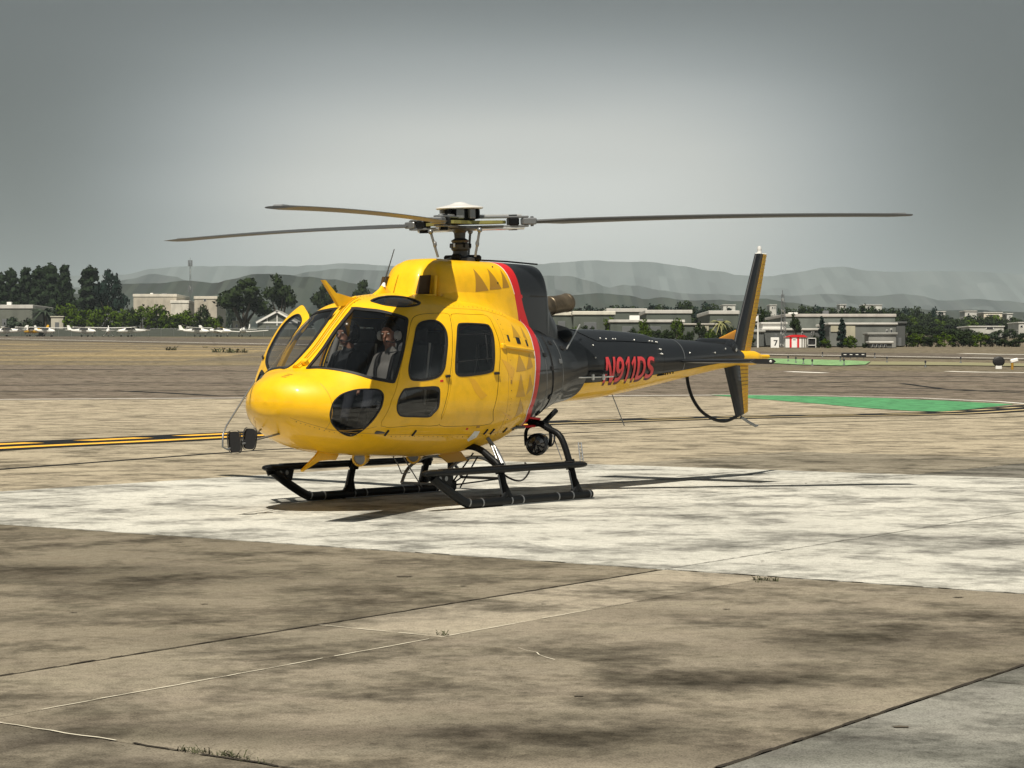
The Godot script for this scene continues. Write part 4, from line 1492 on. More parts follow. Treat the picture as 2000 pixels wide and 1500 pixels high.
func make_cabin() -> void:
	# what shows through the glass: lining, floor, seats, console
	var lining := Mesher.new()
	var holes := []
	for k in 2:
		holes.append_array([to_poly(WINDSCREEN, 4, k == 1), to_poly(CHIN, 4, k == 1), to_poly(ROOF_WINDOW, 4, k == 1), to_poly(FRONT_DOOR, 3, k == 1), to_poly(REAR_DOOR, 3, k == 1)])
	patch(lining, cabin, PackedVector2Array(), holes, Vector2(2, -90), Vector2(12, 270), Vector2(0.25, 6.0), -0.03)
	part("cabin_lining", lining, M["cabin lining"], heli)
	var fl := Mesher.new()
	fl.box(h(1.0, 0.80, 0), Vector3(2.5, 0.03, 1.5), Basis.IDENTITY, 0.01)
	part("cabin_floor", fl, M["cabin lining"], heli)
	var bk := Mesher.new()
	bk.box(h(-0.18, 1.36, 0), Vector3(0.04, 1.0, 1.3), Basis(Vector3(0, 0, 1), 0.08), 0.02)
	part("rear_bulkhead", bk, M["cabin grey"], heli)
	var pn := Mesher.new()
	pn.prism(PackedVector2Array([Vector2(-2.52, 0.85), Vector2(-2.50, 1.30), Vector2(-2.38, 1.44), Vector2(-2.22, 1.46), Vector2(-2.12, 1.30), Vector2(-2.10, 0.85)]), Transform3D(Basis.IDENTITY, Vector3(0, 0, -0.28)), 0.62, 0.02)
	var panel := part("instrument_panel", pn, M["cabin lining"], heli)
	for k in 5:
		var g := Mesher.new()
		g.lathe(h(2.13, 1.36 - 0.11 * (k % 2), -0.50 + 0.1 * k), h(-1, 0.1, 0).normalized(), [Vector2(0.036, 0.0), Vector2(0.036, 0.03), Vector2(0.0, 0.03)], 12)
		part("dial", g, M["lens"], panel)
	for k in 4:
		var z: float = [0.42, -0.42, 0.46, -0.46][k]
		var x: float = [1.48, 1.34, 0.12, 0.12][k]
		var s := Mesher.new()
		s.box(h(x + 0.06, 1.05, z), Vector3(0.48, 0.14, 0.46), Basis.IDENTITY, 0.04)
		s.box(h(x - 0.20, 1.38, z), Vector3(0.11, 0.66, 0.45), Basis(Vector3(0, 0, 1), -0.14), 0.04)
		s.box(h(x - 0.27, 1.78, z), Vector3(0.08, 0.17, 0.26), Basis(Vector3(0, 0, 1), -0.14), 0.03)
		s.box(h(x + 0.02, 0.90, z), Vector3(0.4, 0.18, 0.36), Basis.IDENTITY, 0.02)
		var seat := part("seat", s, M["seat cloth"], heli)
		for e: float in [0.23, -0.23]:
			var p := Mesher.new()
			p.tube([h(x - 0.10, 1.07, z + e), h(x - 0.19, 1.7, z + e)], 0.012, 6)
			part("seat_piping", p, M["seat piping"], seat)
		var rest := Mesher.new()
		rest.box(h(x - 0.262, 1.42, z), Vector3(0.02, 0.46, 0.34), Basis(Vector3(0, 0, 1), -0.14), 0.008)
		part("seat_back_panel", rest, M["cabin grey"], seat)
	# a light door pillar between the front and rear doors, inside, and cyclic sticks
	for z: float in [0.42, -0.42]:
		var cy := Mesher.new()
		cy.tube(curve([h(1.72, 0.83, z), h(1.76, 1.05, z), h(1.66, 1.22, z)], 4), [0.016, 0.016, 0.016, 0.016, 0.016, 0.016, 0.016, 0.016, 0.022], 8)
		part("cyclic_stick", cy, M["rubber"], heli)
	for sgn: float in [1.0, -1.0]:
		var pi := Mesher.new()
		var pts := []
		for k in 10:
			var p := on_side(cabin, 1.05 + 0.02 * k, lerpf(2.0, 0.88, k / 9.0), sgn)
			pts.append(p[0] - p[1] * 0.06)
		pi.tube(pts, 0.035, 8)
		part("door_pillar", pi, M["cabin grey"], heli)


# ---------------------------------------------------------------- people
func nets(to: Mesher, bones: Array, cell: float, blend: float) -> void:
	# bones: [from, to, radius, radius] joined smoothly; surface nets over their distance field
	var lo := Vector3.INF; var hi := -Vector3.INF
	for b: Array in bones:
		for k in 2:
			var r: Vector3 = Vector3.ONE * (b[2 + k] + blend + cell * 2)
			lo = lo.min(b[k] - r); hi = hi.max(b[k] + r)
	var nx := int((hi.x - lo.x) / cell) + 2; var ny := int((hi.y - lo.y) / cell) + 2; var nz := int((hi.z - lo.z) / cell) + 2
	var f := PackedFloat32Array()
	f.resize(nx * ny * nz)
	f.fill(1.0)
	for b: Array in bones:
		var r := Vector3.ONE * (maxf(b[2], b[3]) + blend + cell * 2)
		var p0: Vector3 = (b[0].min(b[1]) - r - lo) / cell; var p1: Vector3 = (b[0].max(b[1]) + r - lo) / cell
		var ab: Vector3 = b[1] - b[0]
		var inv := 1.0 / maxf(ab.length_squared(), 1e-9)
		for x in range(maxi(int(p0.x), 0), mini(int(p1.x) + 1, nx)):
			for y in range(maxi(int(p0.y), 0), mini(int(p1.y) + 1, ny)):
				for z in range(maxi(int(p0.z), 0), mini(int(p1.z) + 1, nz)):
					var p := lo + Vector3(x, y, z) * cell
					var t := clampf((p - b[0]).dot(ab) * inv, 0.0, 1.0)
					var d: float = (p - b[0] - ab * t).length() - lerpf(b[2], b[3], t)
					var at := (x * ny + y) * nz + z
					var hh := maxf(blend - absf(f[at] - d), 0.0) / blend
					f[at] = minf(f[at], d) - hh * hh * blend * 0.25
	var vert := {}
	var grad := func(p: Vector3) -> Vector3:
		var q := (p - lo) / cell
		var x := clampi(int(q.x), 1, nx - 3); var y := clampi(int(q.y), 1, ny - 3); var z := clampi(int(q.z), 1, nz - 3)
		var t := Vector3(q.x - x, q.y - y, q.z - z)
		var s := func(dx: int, dy: int, dz: int) -> float: return f[((x + dx) * ny + y + dy) * nz + z + dz]
		var g0 := Vector3(s.call(1, 0, 0) - s.call(-1, 0, 0), s.call(0, 1, 0) - s.call(0, -1, 0), s.call(0, 0, 1) - s.call(0, 0, -1))
		var g1 := Vector3(s.call(2, 1, 1) - s.call(0, 1, 1), s.call(1, 2, 1) - s.call(1, 0, 1), s.call(1, 1, 2) - s.call(1, 1, 0))
		return g0.lerp(g1, (t.x + t.y + t.z) / 3.0).normalized()
	for x in nx - 1:
		for y in ny - 1:
			for z in nz - 1:
				var at := (x * ny + y) * nz + z
				var v := [f[at], f[at + ny * nz], f[at + nz], f[at + ny * nz + nz], f[at + 1], f[at + ny * nz + 1], f[at + nz + 1], f[at + ny * nz + nz + 1]]
				var neg := 0
				for k in 8:
					if v[k] < 0.0: neg += 1
				if neg == 0 or neg == 8: continue
				var sum := Vector3.ZERO; var num := 0
				for e: Array in [[0, 1], [2, 3], [4, 5], [6, 7], [0, 2], [1, 3], [4, 6], [5, 7], [0, 4], [1, 5], [2, 6], [3, 7]]:
					var a: float = v[e[0]]; var b: float = v[e[1]]
					if (a < 0.0) != (b < 0.0):
						var t := a / (a - b)
						sum += Vector3(e[0] & 1, (e[0] >> 1) & 1, e[0] >> 2).lerp(Vector3(e[1] & 1, (e[1] >> 1) & 1, e[1] >> 2), t)
						num += 1
				var pos := lo + (Vector3(x, y, z) + sum / num) * cell
				vert[at] = [pos, grad.call(pos)]
	for at: int in vert:
		var z := at % nz; var y := (at / nz) % ny; var x := at / (ny * nz)
		for ax in 3:
			var st: int = [ny * nz, nz, 1][ax]
			var u: int = [nz, 1, ny * nz][ax]; var w: int = [1, ny * nz, nz][ax]
			if [y, z, x][ax] == 0 or [z, x, y][ax] == 0: continue
			if (f[at] < 0.0) == (f[at + st] < 0.0): continue
			if not (vert.has(at - u) and vert.has(at - w) and vert.has(at - u - w)): continue
			var a: Array = vert[at]; var b: Array = vert[at - u]; var c: Array = vert[at - u - w]; var d: Array = vert[at - w]
			to.squad(a[0], b[0], c[0], d[0], a[1], b[1], c[1], d[1])


func hand_bones(wrist: Vector3, fwd: Vector3, palm: Vector3, thumb: float) -> Array:
	# palm and five fingers, curled a little towards the palm side
	var side := fwd.cross(palm).normalized() * thumb
	var b := []
	for k in 4:
		var root := wrist + fwd * 0.085 + side * (0.030 - 0.020 * k)
		b.append([wrist + side * (0.016 - 0.011 * k), root, 0.015, 0.012])
		var len_: float = [0.040, 0.046, 0.042, 0.034][k]
		var p1 := root + (fwd * 0.9 + palm * 0.35).normalized() * len_
		var p2 := p1 + (fwd * 0.5 + palm * 0.85).normalized() * len_ * 0.65
		var p3 := p2 + (fwd * -0.05 + palm).normalized() * len_ * 0.5
		b.append([root, p1, 0.0095, 0.0088]); b.append([p1, p2, 0.0088, 0.008]); b.append([p2, p3, 0.008, 0.007])
	var t1 := wrist + fwd * 0.03 + side * 0.042 + palm * 0.012
	var t2 := t1 + (fwd * 0.75 + side * 0.45 + palm * 0.3).normalized() * 0.035
	b.append([wrist + side * 0.012, t1, 0.014, 0.012]); b.append([t1, t2, 0.0115, 0.0095]); b.append([t2, t2 + (fwd * 0.9 + palm * 0.5).normalized() * 0.028, 0.0095, 0.008])
	return b


func person(label: String, shirt: Material, seat: Vector3, look: float, helmet: bool) -> void:
	# seated, facing forward (-x of the helicopter); built in the helicopter's axes
	var t := thing("person", label, "person", HELI_AT, YAW, "crew in the helicopter cabin")
	var o := seat
	var hip := o + h(0, 0.1, 0)
	var body := []
	body.append([hip + Vector3(0, 0, 0.08), hip + Vector3(0, 0, -0.08), 0.125, 0.125])
	body.append([hip, o + h(-0.05, 0.34, 0), 0.135, 0.14])
	body.append([o + h(-0.05, 0.34, 0.06), o + h(-0.05, 0.34, -0.06), 0.125, 0.125])
	body.append([o + h(-0.06, 0.50, 0.13), o + h(-0.06, 0.50, -0.13), 0.075, 0.075])
	body.append([o + h(-0.055, 0.50, 0), o + h(-0.04, 0.60, 0), 0.07, 0.055])
	for s: float in [1.0, -1.0]:
		var sh := o + h(-0.06, 0.49, 0.185 * s)
		var el := o + h(0.06, 0.22, 0.235 * s)
		var wr := o + h(0.30, 0.20, 0.10 * s)
		body.append([sh, el, 0.058, 0.045]); body.append([el, wr, 0.045, 0.03])
	var g := Mesher.new()
	nets(g, body, 0.02, 0.04)
	part("body", g, shirt, t)
	var legs := []
	for s: float in [1.0, -1.0]:
		var hp := hip + Vector3(0, -0.01, 0.09 * s)
		var kn := o + h(0.44, 0.16, 0.13 * s)
		var an := o + h(0.58, -0.20, 0.12 * s)
		legs.append([hp, kn, 0.085, 0.062]); legs.append([kn, an, 0.06, 0.042]); legs.append([an, an + h(0.17, -0.03, 0), 0.042, 0.034])
	var lg := Mesher.new()
	nets(lg, legs, 0.022, 0.03)
	part("trousers", lg, M["trousers"], t)
	var skin := Mesher.new()
	for s: float in [1.0, -1.0]:
		nets(skin, hand_bones(o + h(0.29, 0.20, 0.10 * s), h(0.9, -0.1, -0.15 * s).normalized(), h(-0.1, -1, 0).normalized(), s), 0.006, 0.008)
	# head: skull, jaw, nose, brow, ears, lips
	var c := o + h(-0.01, 0.735, 0)
	var bs := Basis(Vector3.UP, look)
	var q := func(x: float, y: float, z: float) -> Vector3: return c + bs * h(x, y, z)
	var head := [[q.call(-0.02, 0.035, 0), q.call(-0.045, 0.03, 0), 0.082, 0.078], [q.call(0.02, 0.03, 0), q.call(0.022, 0.06, 0), 0.07, 0.062], [q.call(0.02, -0.02, 0), q.call(0.045, -0.075, 0), 0.062, 0.036],
		[q.call(-0.03, -0.04, 0), q.call(-0.035, -0.15, 0), 0.055, 0.056], [q.call(0.088, 0.02, 0), q.call(0.112, -0.022, 0), 0.008, 0.012], [q.call(0.083, 0.038, 0.03), q.call(0.083, 0.038, -0.03), 0.011, 0.011],
		[q.call(0.078, -0.05, 0.016), q.call(0.078, -0.05, -0.016), 0.010, 0.010], [q.call(0.076, -0.064, 0.014), q.call(0.076, -0.064, -0.014), 0.009, 0.009],
		[q.call(-0.015, 0.015, 0.082), q.call(-0.02, -0.02, 0.08), 0.013, 0.009], [q.call(-0.015, 0.015, -0.082), q.call(-0.02, -0.02, -0.08), 0.013, 0.009]]
	nets(skin, head, 0.007, 0.018)
	part("skin", skin, M["skin"], t)
	for s: float in [1.0, -1.0]:
		var eye := Mesher.new()
		eye.ball(q.call(0.080, 0.018, 0.031 * s), Vector3(0.011, 0.008, 0.013), bs, 10, 6)
		part("eye", eye, M["white plastic"], t)
	var cap := Mesher.new()
	var crown := [[q.call(-0.025, 0.06, 0), q.call(-0.055, 0.05, 0), 0.092, 0.088], [q.call(0.01, 0.085, 0), q.call(0.015, 0.09, 0), 0.066, 0.062], [q.call(-0.07, -0.01, 0), q.call(-0.065, -0.05, 0), 0.06, 0.05]]
	if helmet:
		crown = [[q.call(-0.02, 0.06, 0), q.call(-0.05, 0.05, 0), 0.112, 0.11], [q.call(-0.05, -0.02, 0.05), q.call(-0.05, -0.02, -0.05), 0.075, 0.075]]
	nets(cap, crown, 0.01, 0.03)
	part("helmet" if helmet else "hair", cap, M["helmet shell"] if helmet else M["hair"], t)
	var hs := Mesher.new()
	for s: float in [1.0, -1.0]:
		hs.lathe(q.call(-0.01, 0.0, 0.075 * s), bs * Vector3(0, 0, s), [Vector2(0.05, 0.0), Vector2(0.054, 0.02), Vector2(0.045, 0.045), Vector2(0.0, 0.05)], 16)
	var set_ := part("headset", hs, M["white plastic"] if not helmet else M["rubber"], t)
	var bn := Mesher.new()
	var arc := []
	for k in 13:
		var a := PI * k / 12.0
		arc.append(q.call(-0.02, 0.03 + sin(a) * 0.125, cos(a) * 0.105))
	bn.tube(arc, 0.012, 6)
	bn.tube(curve([q.call(0.0, -0.02, 0.10), q.call(0.06, -0.07, 0.085), q.call(0.095, -0.062, 0.03)], 4), 0.006, 6)
	bn.ball(q.call(0.098, -0.06, 0.025), Vector3(0.014, 0.012, 0.016), Basis.IDENTITY, 8, 6)
	part("headset_band", bn, M["rubber"], set_)
	for z: float in [0.1, -0.1]:
		var hb := Mesher.new()
		hb.tube(curve([o + h(-0.13, 0.56, z), o + h(0.03, 0.54, z), o + h(0.105, 0.36, z * 0.95), o + h(0.11, 0.15, z * 0.5)], 4), 0.02, 6, true, 0.3)
		part("harness_strap", hb, M["rubber"], t)


func make_people() -> void:
	person("crew member in a pale shirt and white headset in the near front seat", M["grey shirt"], h(1.66, 1.04, 0.40), 0.25, false)
	person("crew member in dark clothing and black helmet in the far front seat", M["dark jacket"], h(1.38, 1.06, -0.42), -0.1, true)


# ---------------------------------------------------------------- ground
const ALONG := Vector2(0.789, 0.614)
const ACROSS := Vector2(0.543, -0.840)
const CORNER := Vector2(1.1, -15.28)
var stain: FastNoiseLite
var blotch: FastNoiseLite


func on_slab(a: float, b: float) -> Vector2:
	return CORNER + ALONG * a + ACROSS * b


func wear_and_vignette(p: Vector2) -> float:
	# oil and tyre wear in long soft streaks, plus ellipses painting in vignette darkening
	var s := stain.get_noise_2d(p.x * 0.55 + p.y * 0.15, p.y * 1.5 - p.x * 0.3)
	var t := blotch.get_noise_2d(p.x, p.y)
	var u := stain.get_noise_2d(p.x * 2.1 - 40.0, p.y * 2.6)
	var k := 1.0 + 0.14 * s + 0.12 * t + 0.10 * u
	for i in range(0, STAINS_AND_VIGNETTE.size(), 5):
		var d := Vector2((p.x - STAINS_AND_VIGNETTE[i]) / STAINS_AND_VIGNETTE[i + 2], (p.y - STAINS_AND_VIGNETTE[i + 1]) / STAINS_AND_VIGNETTE[i + 3])
		var q := d.length() * (1.0 + 0.5 * s + 0.35 * u)
		if q < 1.0: k *= 1.0 - STAINS_AND_VIGNETTE[i + 4] * (1.0 - q * q) * (1.0 - q * q)
	return clampf(k, 0.35, 1.4)


func ground_mat(called: String, tint: Color, contrast := 1.0) -> StandardMaterial3D:
	var m := mat(called, tint, 0.9, 0.0, 0.0, 0.06)
	m.albedo_texture = M["concrete coarse"]
	m.detail_enabled = true
	m.detail_blend_mode = BaseMaterial3D.BLEND_MODE_MUL
	m.detail_uv_layer = BaseMaterial3D.DETAIL_UV_2
	m.detail_albedo = M["concrete fine"]
	m.vertex_color_use_as_albedo = true
	return m


func grit() -> ImageTexture:
	# sandy cement with pits, pale aggregate and short brushed streaks
	var f := FastNoiseLite.new(); f.seed = 71; f.frequency = 0.035; f.fractal_octaves = 4
	var b := FastNoiseLite.new(); b.seed = 72; b.frequency = 0.11
	var r := RandomNumberGenerator.new(); r.seed = 73
	var n := 512
	var fi := f.get_seamless_image(n, n).get_data(); var bi := b.get_seamless_image(n, n).get_data()
	var d := PackedByteArray(); d.resize(n * n * 3)
	for i in n * n:
		var v := 0.92 + 0.16 * (fi[i] / 255.0 - 0.5) + r.randfn() * 0.10
		var w := bi[i] / 255.0
		if w > 0.80: v += 0.10 * (w - 0.80) * 5.0
		if w < 0.17: v -= 0.32 * (0.17 - w) * 6.0
		var k := int(clampf(v, 0.0, 1.0) * 255.0)
		d[i * 3] = k; d[i * 3 + 1] = k; d[i * 3 + 2] = int(k * 0.985)
	var im := Image.create_from_data(n, n, false, Image.FORMAT_RGB8, d)
	im.resource_name = "concrete grit"
	return ImageTexture.create_from_image(im)


func make_ground() -> void:
	stain = FastNoiseLite.new(); stain.seed = 3; stain.frequency = 0.35; stain.fractal_octaves = 4
	blotch = FastNoiseLite.new(); blotch.seed = 8; blotch.frequency = 0.12; blotch.fractal_octaves = 3
	M["concrete coarse"] = grain("concrete mottling", 21, 0.012, 0.40, 1.42, 1024, 7, 0.78)
	M["concrete fine"] = grit()
	var cm := ground_mat("concrete", Color.WHITE)
	var dm := ground_mat("dry earth", Color.WHITE)
	# open ground to the horizon
	var g := Mesher.new(); g.colored = true; g.ground = true
	var ds := [-60.0, 0.0, 30.0, 60.0, 75.0, 90.0, 105.0, 120.0, 140.0]
	var d := 150.0
	while d < 700.0:
		ds.append(d); d += 11.0
	ds.append_array([760.0, 850.0, 980.0, 1100.0, 1400.0, 2000.0, 4000.0, 9000.0, 16000.0, 24000.0])
	var xs := []
	for k in 61:
		xs.append(pow(absf(k - 30.0) / 30.0, 2.6) * signf(k - 30.0) * 6000.0 + (k - 30.0) * 6.0)
	for i in ds.size() - 1:
		for k in xs.size() - 1:
			var q := []
			for w in [[i, k], [i + 1, k], [i + 1, k + 1], [i, k + 1]]:
				q.append(Vector3(xs[w[1]], rise(ds[w[0]]) - 0.06, -ds[w[0]]))
			var m: Vector3 = (q[0] + q[2]) / 2
			var s := stain.get_noise_2d(m.x * 0.07, m.z * 0.13) + 0.6 * blotch.get_noise_2d(m.x * 0.3, m.z * 0.3)
			var straw := clampf(s * 1.6 + 0.2, 0.0, 1.0) * clampf((-m.x - 12.0) / 30.0, 0.12, 1.0)
			var far := clampf((ds[i] - 450.0) / 300.0, 0.0, 1.0)
			var c := Color(0.225, 0.195, 0.15).lerp(Color(0.43, 0.34, 0.20), straw)
			c = c.lerp(Color(0.13, 0.13, 0.10), far)
			g.col = c
			g.quad(q[0], q[1], q[2], q[3], Vector3.UP)
	tag(part("ground", g, dm, self), "", "", "", "structure")
	# slabs of the near apron
	var apron := Node3D.new()
	apron.name = "apron"
	add_child(apron, true)
	tag(apron, "", "", "", "structure")
	var bed := Mesher.new(); bed.colored = true; bed.ground = true
	bed.col = Color(0.05, 0.048, 0.045)
	bed.quad(Vector3(-60, -0.045, 14), Vector3(60, -0.045, 14), Vector3(60, -0.045, -62), Vector3(-60, -0.045, -62), Vector3.UP)
	part("joint_bed", bed, cm, apron)
	# each cell: two corners along and across, tone (own colour plus painted vignette darkening left and front), and the joints (left, near, right, far)
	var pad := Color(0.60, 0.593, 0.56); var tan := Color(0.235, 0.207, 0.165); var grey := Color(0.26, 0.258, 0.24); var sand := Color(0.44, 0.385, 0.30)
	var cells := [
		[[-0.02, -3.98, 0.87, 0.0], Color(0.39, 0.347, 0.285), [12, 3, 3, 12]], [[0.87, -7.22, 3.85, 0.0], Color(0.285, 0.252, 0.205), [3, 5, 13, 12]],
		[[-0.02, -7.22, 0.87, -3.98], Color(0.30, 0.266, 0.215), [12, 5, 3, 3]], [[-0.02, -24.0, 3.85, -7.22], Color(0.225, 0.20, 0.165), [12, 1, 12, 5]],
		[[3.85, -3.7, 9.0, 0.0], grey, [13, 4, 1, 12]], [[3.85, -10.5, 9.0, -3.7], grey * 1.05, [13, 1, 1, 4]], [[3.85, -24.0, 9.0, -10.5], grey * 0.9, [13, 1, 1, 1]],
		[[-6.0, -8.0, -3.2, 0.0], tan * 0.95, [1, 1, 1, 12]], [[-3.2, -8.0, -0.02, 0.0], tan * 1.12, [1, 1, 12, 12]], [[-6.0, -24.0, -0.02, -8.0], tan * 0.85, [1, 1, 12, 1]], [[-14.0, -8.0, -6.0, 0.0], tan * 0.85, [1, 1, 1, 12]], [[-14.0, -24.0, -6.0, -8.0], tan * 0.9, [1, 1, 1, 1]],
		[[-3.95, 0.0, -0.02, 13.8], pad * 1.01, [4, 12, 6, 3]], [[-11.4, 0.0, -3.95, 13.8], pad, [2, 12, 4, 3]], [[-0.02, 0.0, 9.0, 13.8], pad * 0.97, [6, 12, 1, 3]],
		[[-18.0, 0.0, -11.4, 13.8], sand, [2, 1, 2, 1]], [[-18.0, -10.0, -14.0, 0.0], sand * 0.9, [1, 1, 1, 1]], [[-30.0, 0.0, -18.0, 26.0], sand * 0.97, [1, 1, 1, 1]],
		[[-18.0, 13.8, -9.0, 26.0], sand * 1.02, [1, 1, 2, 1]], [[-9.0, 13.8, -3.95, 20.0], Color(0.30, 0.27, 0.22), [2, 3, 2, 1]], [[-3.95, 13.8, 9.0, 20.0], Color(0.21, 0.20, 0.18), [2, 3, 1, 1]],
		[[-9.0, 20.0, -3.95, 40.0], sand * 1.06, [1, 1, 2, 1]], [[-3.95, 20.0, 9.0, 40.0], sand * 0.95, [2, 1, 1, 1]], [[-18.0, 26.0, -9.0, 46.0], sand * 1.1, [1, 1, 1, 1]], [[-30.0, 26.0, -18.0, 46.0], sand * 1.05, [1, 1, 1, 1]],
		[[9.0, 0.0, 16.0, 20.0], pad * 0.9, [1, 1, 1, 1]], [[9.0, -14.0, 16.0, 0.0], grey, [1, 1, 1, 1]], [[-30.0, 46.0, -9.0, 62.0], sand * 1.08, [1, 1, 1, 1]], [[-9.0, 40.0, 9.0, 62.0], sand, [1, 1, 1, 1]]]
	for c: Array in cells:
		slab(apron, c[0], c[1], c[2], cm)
	# the far apron, one sheet
	var fa := Mesher.new(); fa.colored = true; fa.ground = true
	drape(fa, [-33.43, -93.59, -22.76, -95.59, -12.22, -98.67, 0, -101.82, 12.38, -103.97, 17.81, -99.71, 21.13, -88.75, 23.28, -81.49, 29.12, -76.45], [-17.42, -48.78, -11.61, -48.78, -5.81, -48.78, 0, -48.78, 5.81, -48.78, 11.61, -48.78, 17.42, -48.78], 44, 14, -0.002, func(p: Vector2) -> Color: return Color(0.47, 0.41, 0.32) * wear_and_vignette(p * 0.5))
	part("far_apron", fa, cm, self).set_meta("kind", "structure")
	# taxiway of worn asphalt
	var tw := Mesher.new(); tw.colored = true; tw.ground = true
	drape(tw, [-72.5, -203.01, -45.84, -192.53, -21.8, -183.08, 0, -176.58, 20.07, -168.6, 38, -159.59, 57.13, -149.96], [-32.38, -90.66, -22.05, -92.6, -11.84, -95.59, 0, -98.67, 12, -100.76, 17.25, -96.61, 20.47, -85.96, 22.55, -78.93, 28.21, -74.05], 60, 26, 0.004, func(p: Vector2) -> Color: return Color(0.235, 0.20, 0.168) * clampf(1.0 + 0.3 * stain.get_noise_2d(p.x * 0.04, p.y * 0.45), 0.55, 1.4))
	part("taxiway", tw, cm, self).set_meta("kind", "structure")
	var rw := Mesher.new(); rw.colored = true; rw.ground = true
	drape(rw, [-279.73, -903.73, -173.22, -727.52, -59.41, -542.43, 0, -397.84, 35.86, -284.2, 61.78, -259.49, 83.59, -250.77], [-200.72, -648.49, -118.39, -497.25, -40.35, -368.38, 0, -301.42, 31.38, -248.68, 51.86, -217.82, 66.76, -200.28], 40, 3, 0.004, func(p: Vector2) -> Color: return Color(0.19, 0.165, 0.14) * clampf(1.0 + 0.2 * stain.get_noise_2d(p.x * 0.03, p.y * 0.2), 0.6, 1.3))
	part("runway", rw, cm, self).set_meta("kind", "structure")
	# paint
	var white := mat("runway white", lin(0.85, 0.83, 0.77), 0.9, 0.0, 0.0, 0.05)
	var worn := mat("worn marking", lin(0.42, 0.34, 0.20), 0.9, 0.0, 0.0, 0.05)
	var amber := mat("marking yellow", lin(0.78, 0.44, 0.07), 0.9, 0.0, 0.0, 0.05)
	var tar := mat("marking black", lin(0.022, 0.024, 0.026), 0.9, 0.0, 0.0, 0.03)
	var green := mat("island green", lin(0.075, 0.30, 0.12), 0.85)
	var pale := mat("island pale green", lin(0.22, 0.40, 0.17), 0.85)
	var straw := mat("strip straw", lin(0.235, 0.225, 0.14), 0.95, 0.0, 0.0, 0.03)
	green.albedo_texture = M["concrete coarse"]; green.uv1_triplanar = true; green.uv1_world_triplanar = true; green.uv1_scale = Vector3.ONE * 0.08
	pale.albedo_texture = M["concrete coarse"]; pale.uv1_triplanar = true; pale.uv1_world_triplanar = true; pale.uv1_scale = Vector3.ONE * 0.05
	for l: Array in [["edge_line", "w", [-185.28, -648.49, -131.54, -552.47, -79.78, -459.02, -43.57, -397.84, 0, -314.1, 32.46, -257.25, 53.83, -226.07, 65.51, -211.65], 1.1, 0.012],
		["apron_edge_line", "w", [-26.46, -92.6, -22.4, -94.09, -12.02, -97.12, 0, -100.23, 9.55, -102.89], 0.5, 0.012],
		["far_line", "w", [55.7, -266.44, 58.69, -259.49, 70.46, -246.62], 1.6, 0.014],
		["far_line", "w", [33.18, -163.97, 34.95, -161.31, 41.35, -157.9], 1, 0.014],
		["far_line", "w", [20.97, -163.07, 23.05, -158.74], 1, 0.014],
		["island_edge_line", "w", [9.65, -103.97, 14.47, -101.29, 18.4, -96.61, 20.29, -89.7, 20.63, -84.14], 0.28, 0.016],
		["tyre_mark", "k", [-28.68, -109.49, -26.34, -110.62, -13.98, -112.91, -10.22, -112.91], 0.675, 0.01],
		["tyre_mark", "k", [-33.02, -126.06, -27.94, -124.83, -23.41, -131.07, -14.69, -128.55], 0.6, 0.01],
		["tyre_mark", "k", [-20.22, -111.76, -17.11, -107.26, -14.06, -101.82, -12.12, -101.82], 0.75, 0.01],
		["tyre_mark", "k", [-43.04, -170.53, -30.45, -170.53], 1.35, 0.01],
		["tyre_mark", "k", [-25.8, -166.72, -17.08, -163.07], 1.2, 0.01],
		["tyre_mark", "k", [14.28, -119.97, 18.65, -122.38, 24.44, -114.07, 27.66, -110.62], 0.6, 0.01],
		["tyre_mark", "k", [17.3, -111.76, 21.51, -112.91, 27.66, -110.62], 0.525, 0.01],
		["tyre_mark", "k", [16.64, -145.57, 26.87, -148.47, 36.39, -145.57], 1.05, 0.01],
		["tyre_mark", "k", [23.49, -129.81, 23.32, -115.23, 25.54, -107.26], 0.45, 0.01],
		["tyre_mark", "k", [16.06, -134.9, 18.72, -131.07, 24.32, -136.19, 32.77, -131.07], 0.75, 0.01],
		["tyre_mark", "k", [13.82, -109.49, 17.88, -107.26, 20.82, -102.89], 0.525, 0.01],
		["slab_seam", "k", [-7.63, -30.25, -7.33, -30.8, -4.54, -38.12, 1.28, -48.78, 6.75, -56.71, 15.71, -65.98, 17.64, -67.36], 0.16, 0.006]]:
		var o := Mesher.new()
		strip(o, l[2], l[3], l[4])
		part(l[0], o, {"w": white, "k": tar, "a": amber}[l[1]], self).set_meta("kind", "structure")
	for s: Array in [["painted_island", green, [9.48, -103.43, 12.19, -102.36, 16.27, -97.63, 18.54, -91.63, 19.44, -86.88, 19.84, -85.04, 18.34, -81.49, 16.2, -76.45, 14.65, -73.27, 13.75, -74.05, 13.02, -78.09, 12.28, -85.96, 11.14, -93.59]], ["painted_island", pale, [27.01, -227.8, 30.53, -221.05, 33.74, -214.69, 34.78, -208.69, 31.63, -192.53, 28.6, -187.69, 25.67, -192.53, 23.84, -200.28]], ["dry_grass_strip", straw, [34.88, -208.69, 39.47, -207.24, 43.5, -203.01, 50.42, -192.53, 47.37, -180.86, 40.22, -187.69, 36.21, -190.08, 31.66, -191.3]]]:
		var o := Mesher.new()
		var poly := PackedVector2Array()
		for k in range(0, s[2].size(), 2):
			poly.append(Vector2(s[2][k], s[2][k + 1]))
		var ids := Geometry2D.triangulate_polygon(poly)
		for k in range(0, ids.size(), 3):
			fine_tri(o, poly[ids[k]], poly[ids[k + 1]], poly[ids[k + 2]], 0, 0.011)
		part(s[0], o, s[1], self).set_meta("kind", "structure")
	# taxi guide line: black backing, solid yellow line, dashes
	var path := []
	for k in range(0, GUIDE.size(), 2):
		path.append(Vector3(GUIDE[k], 0, GUIDE[k + 1]))
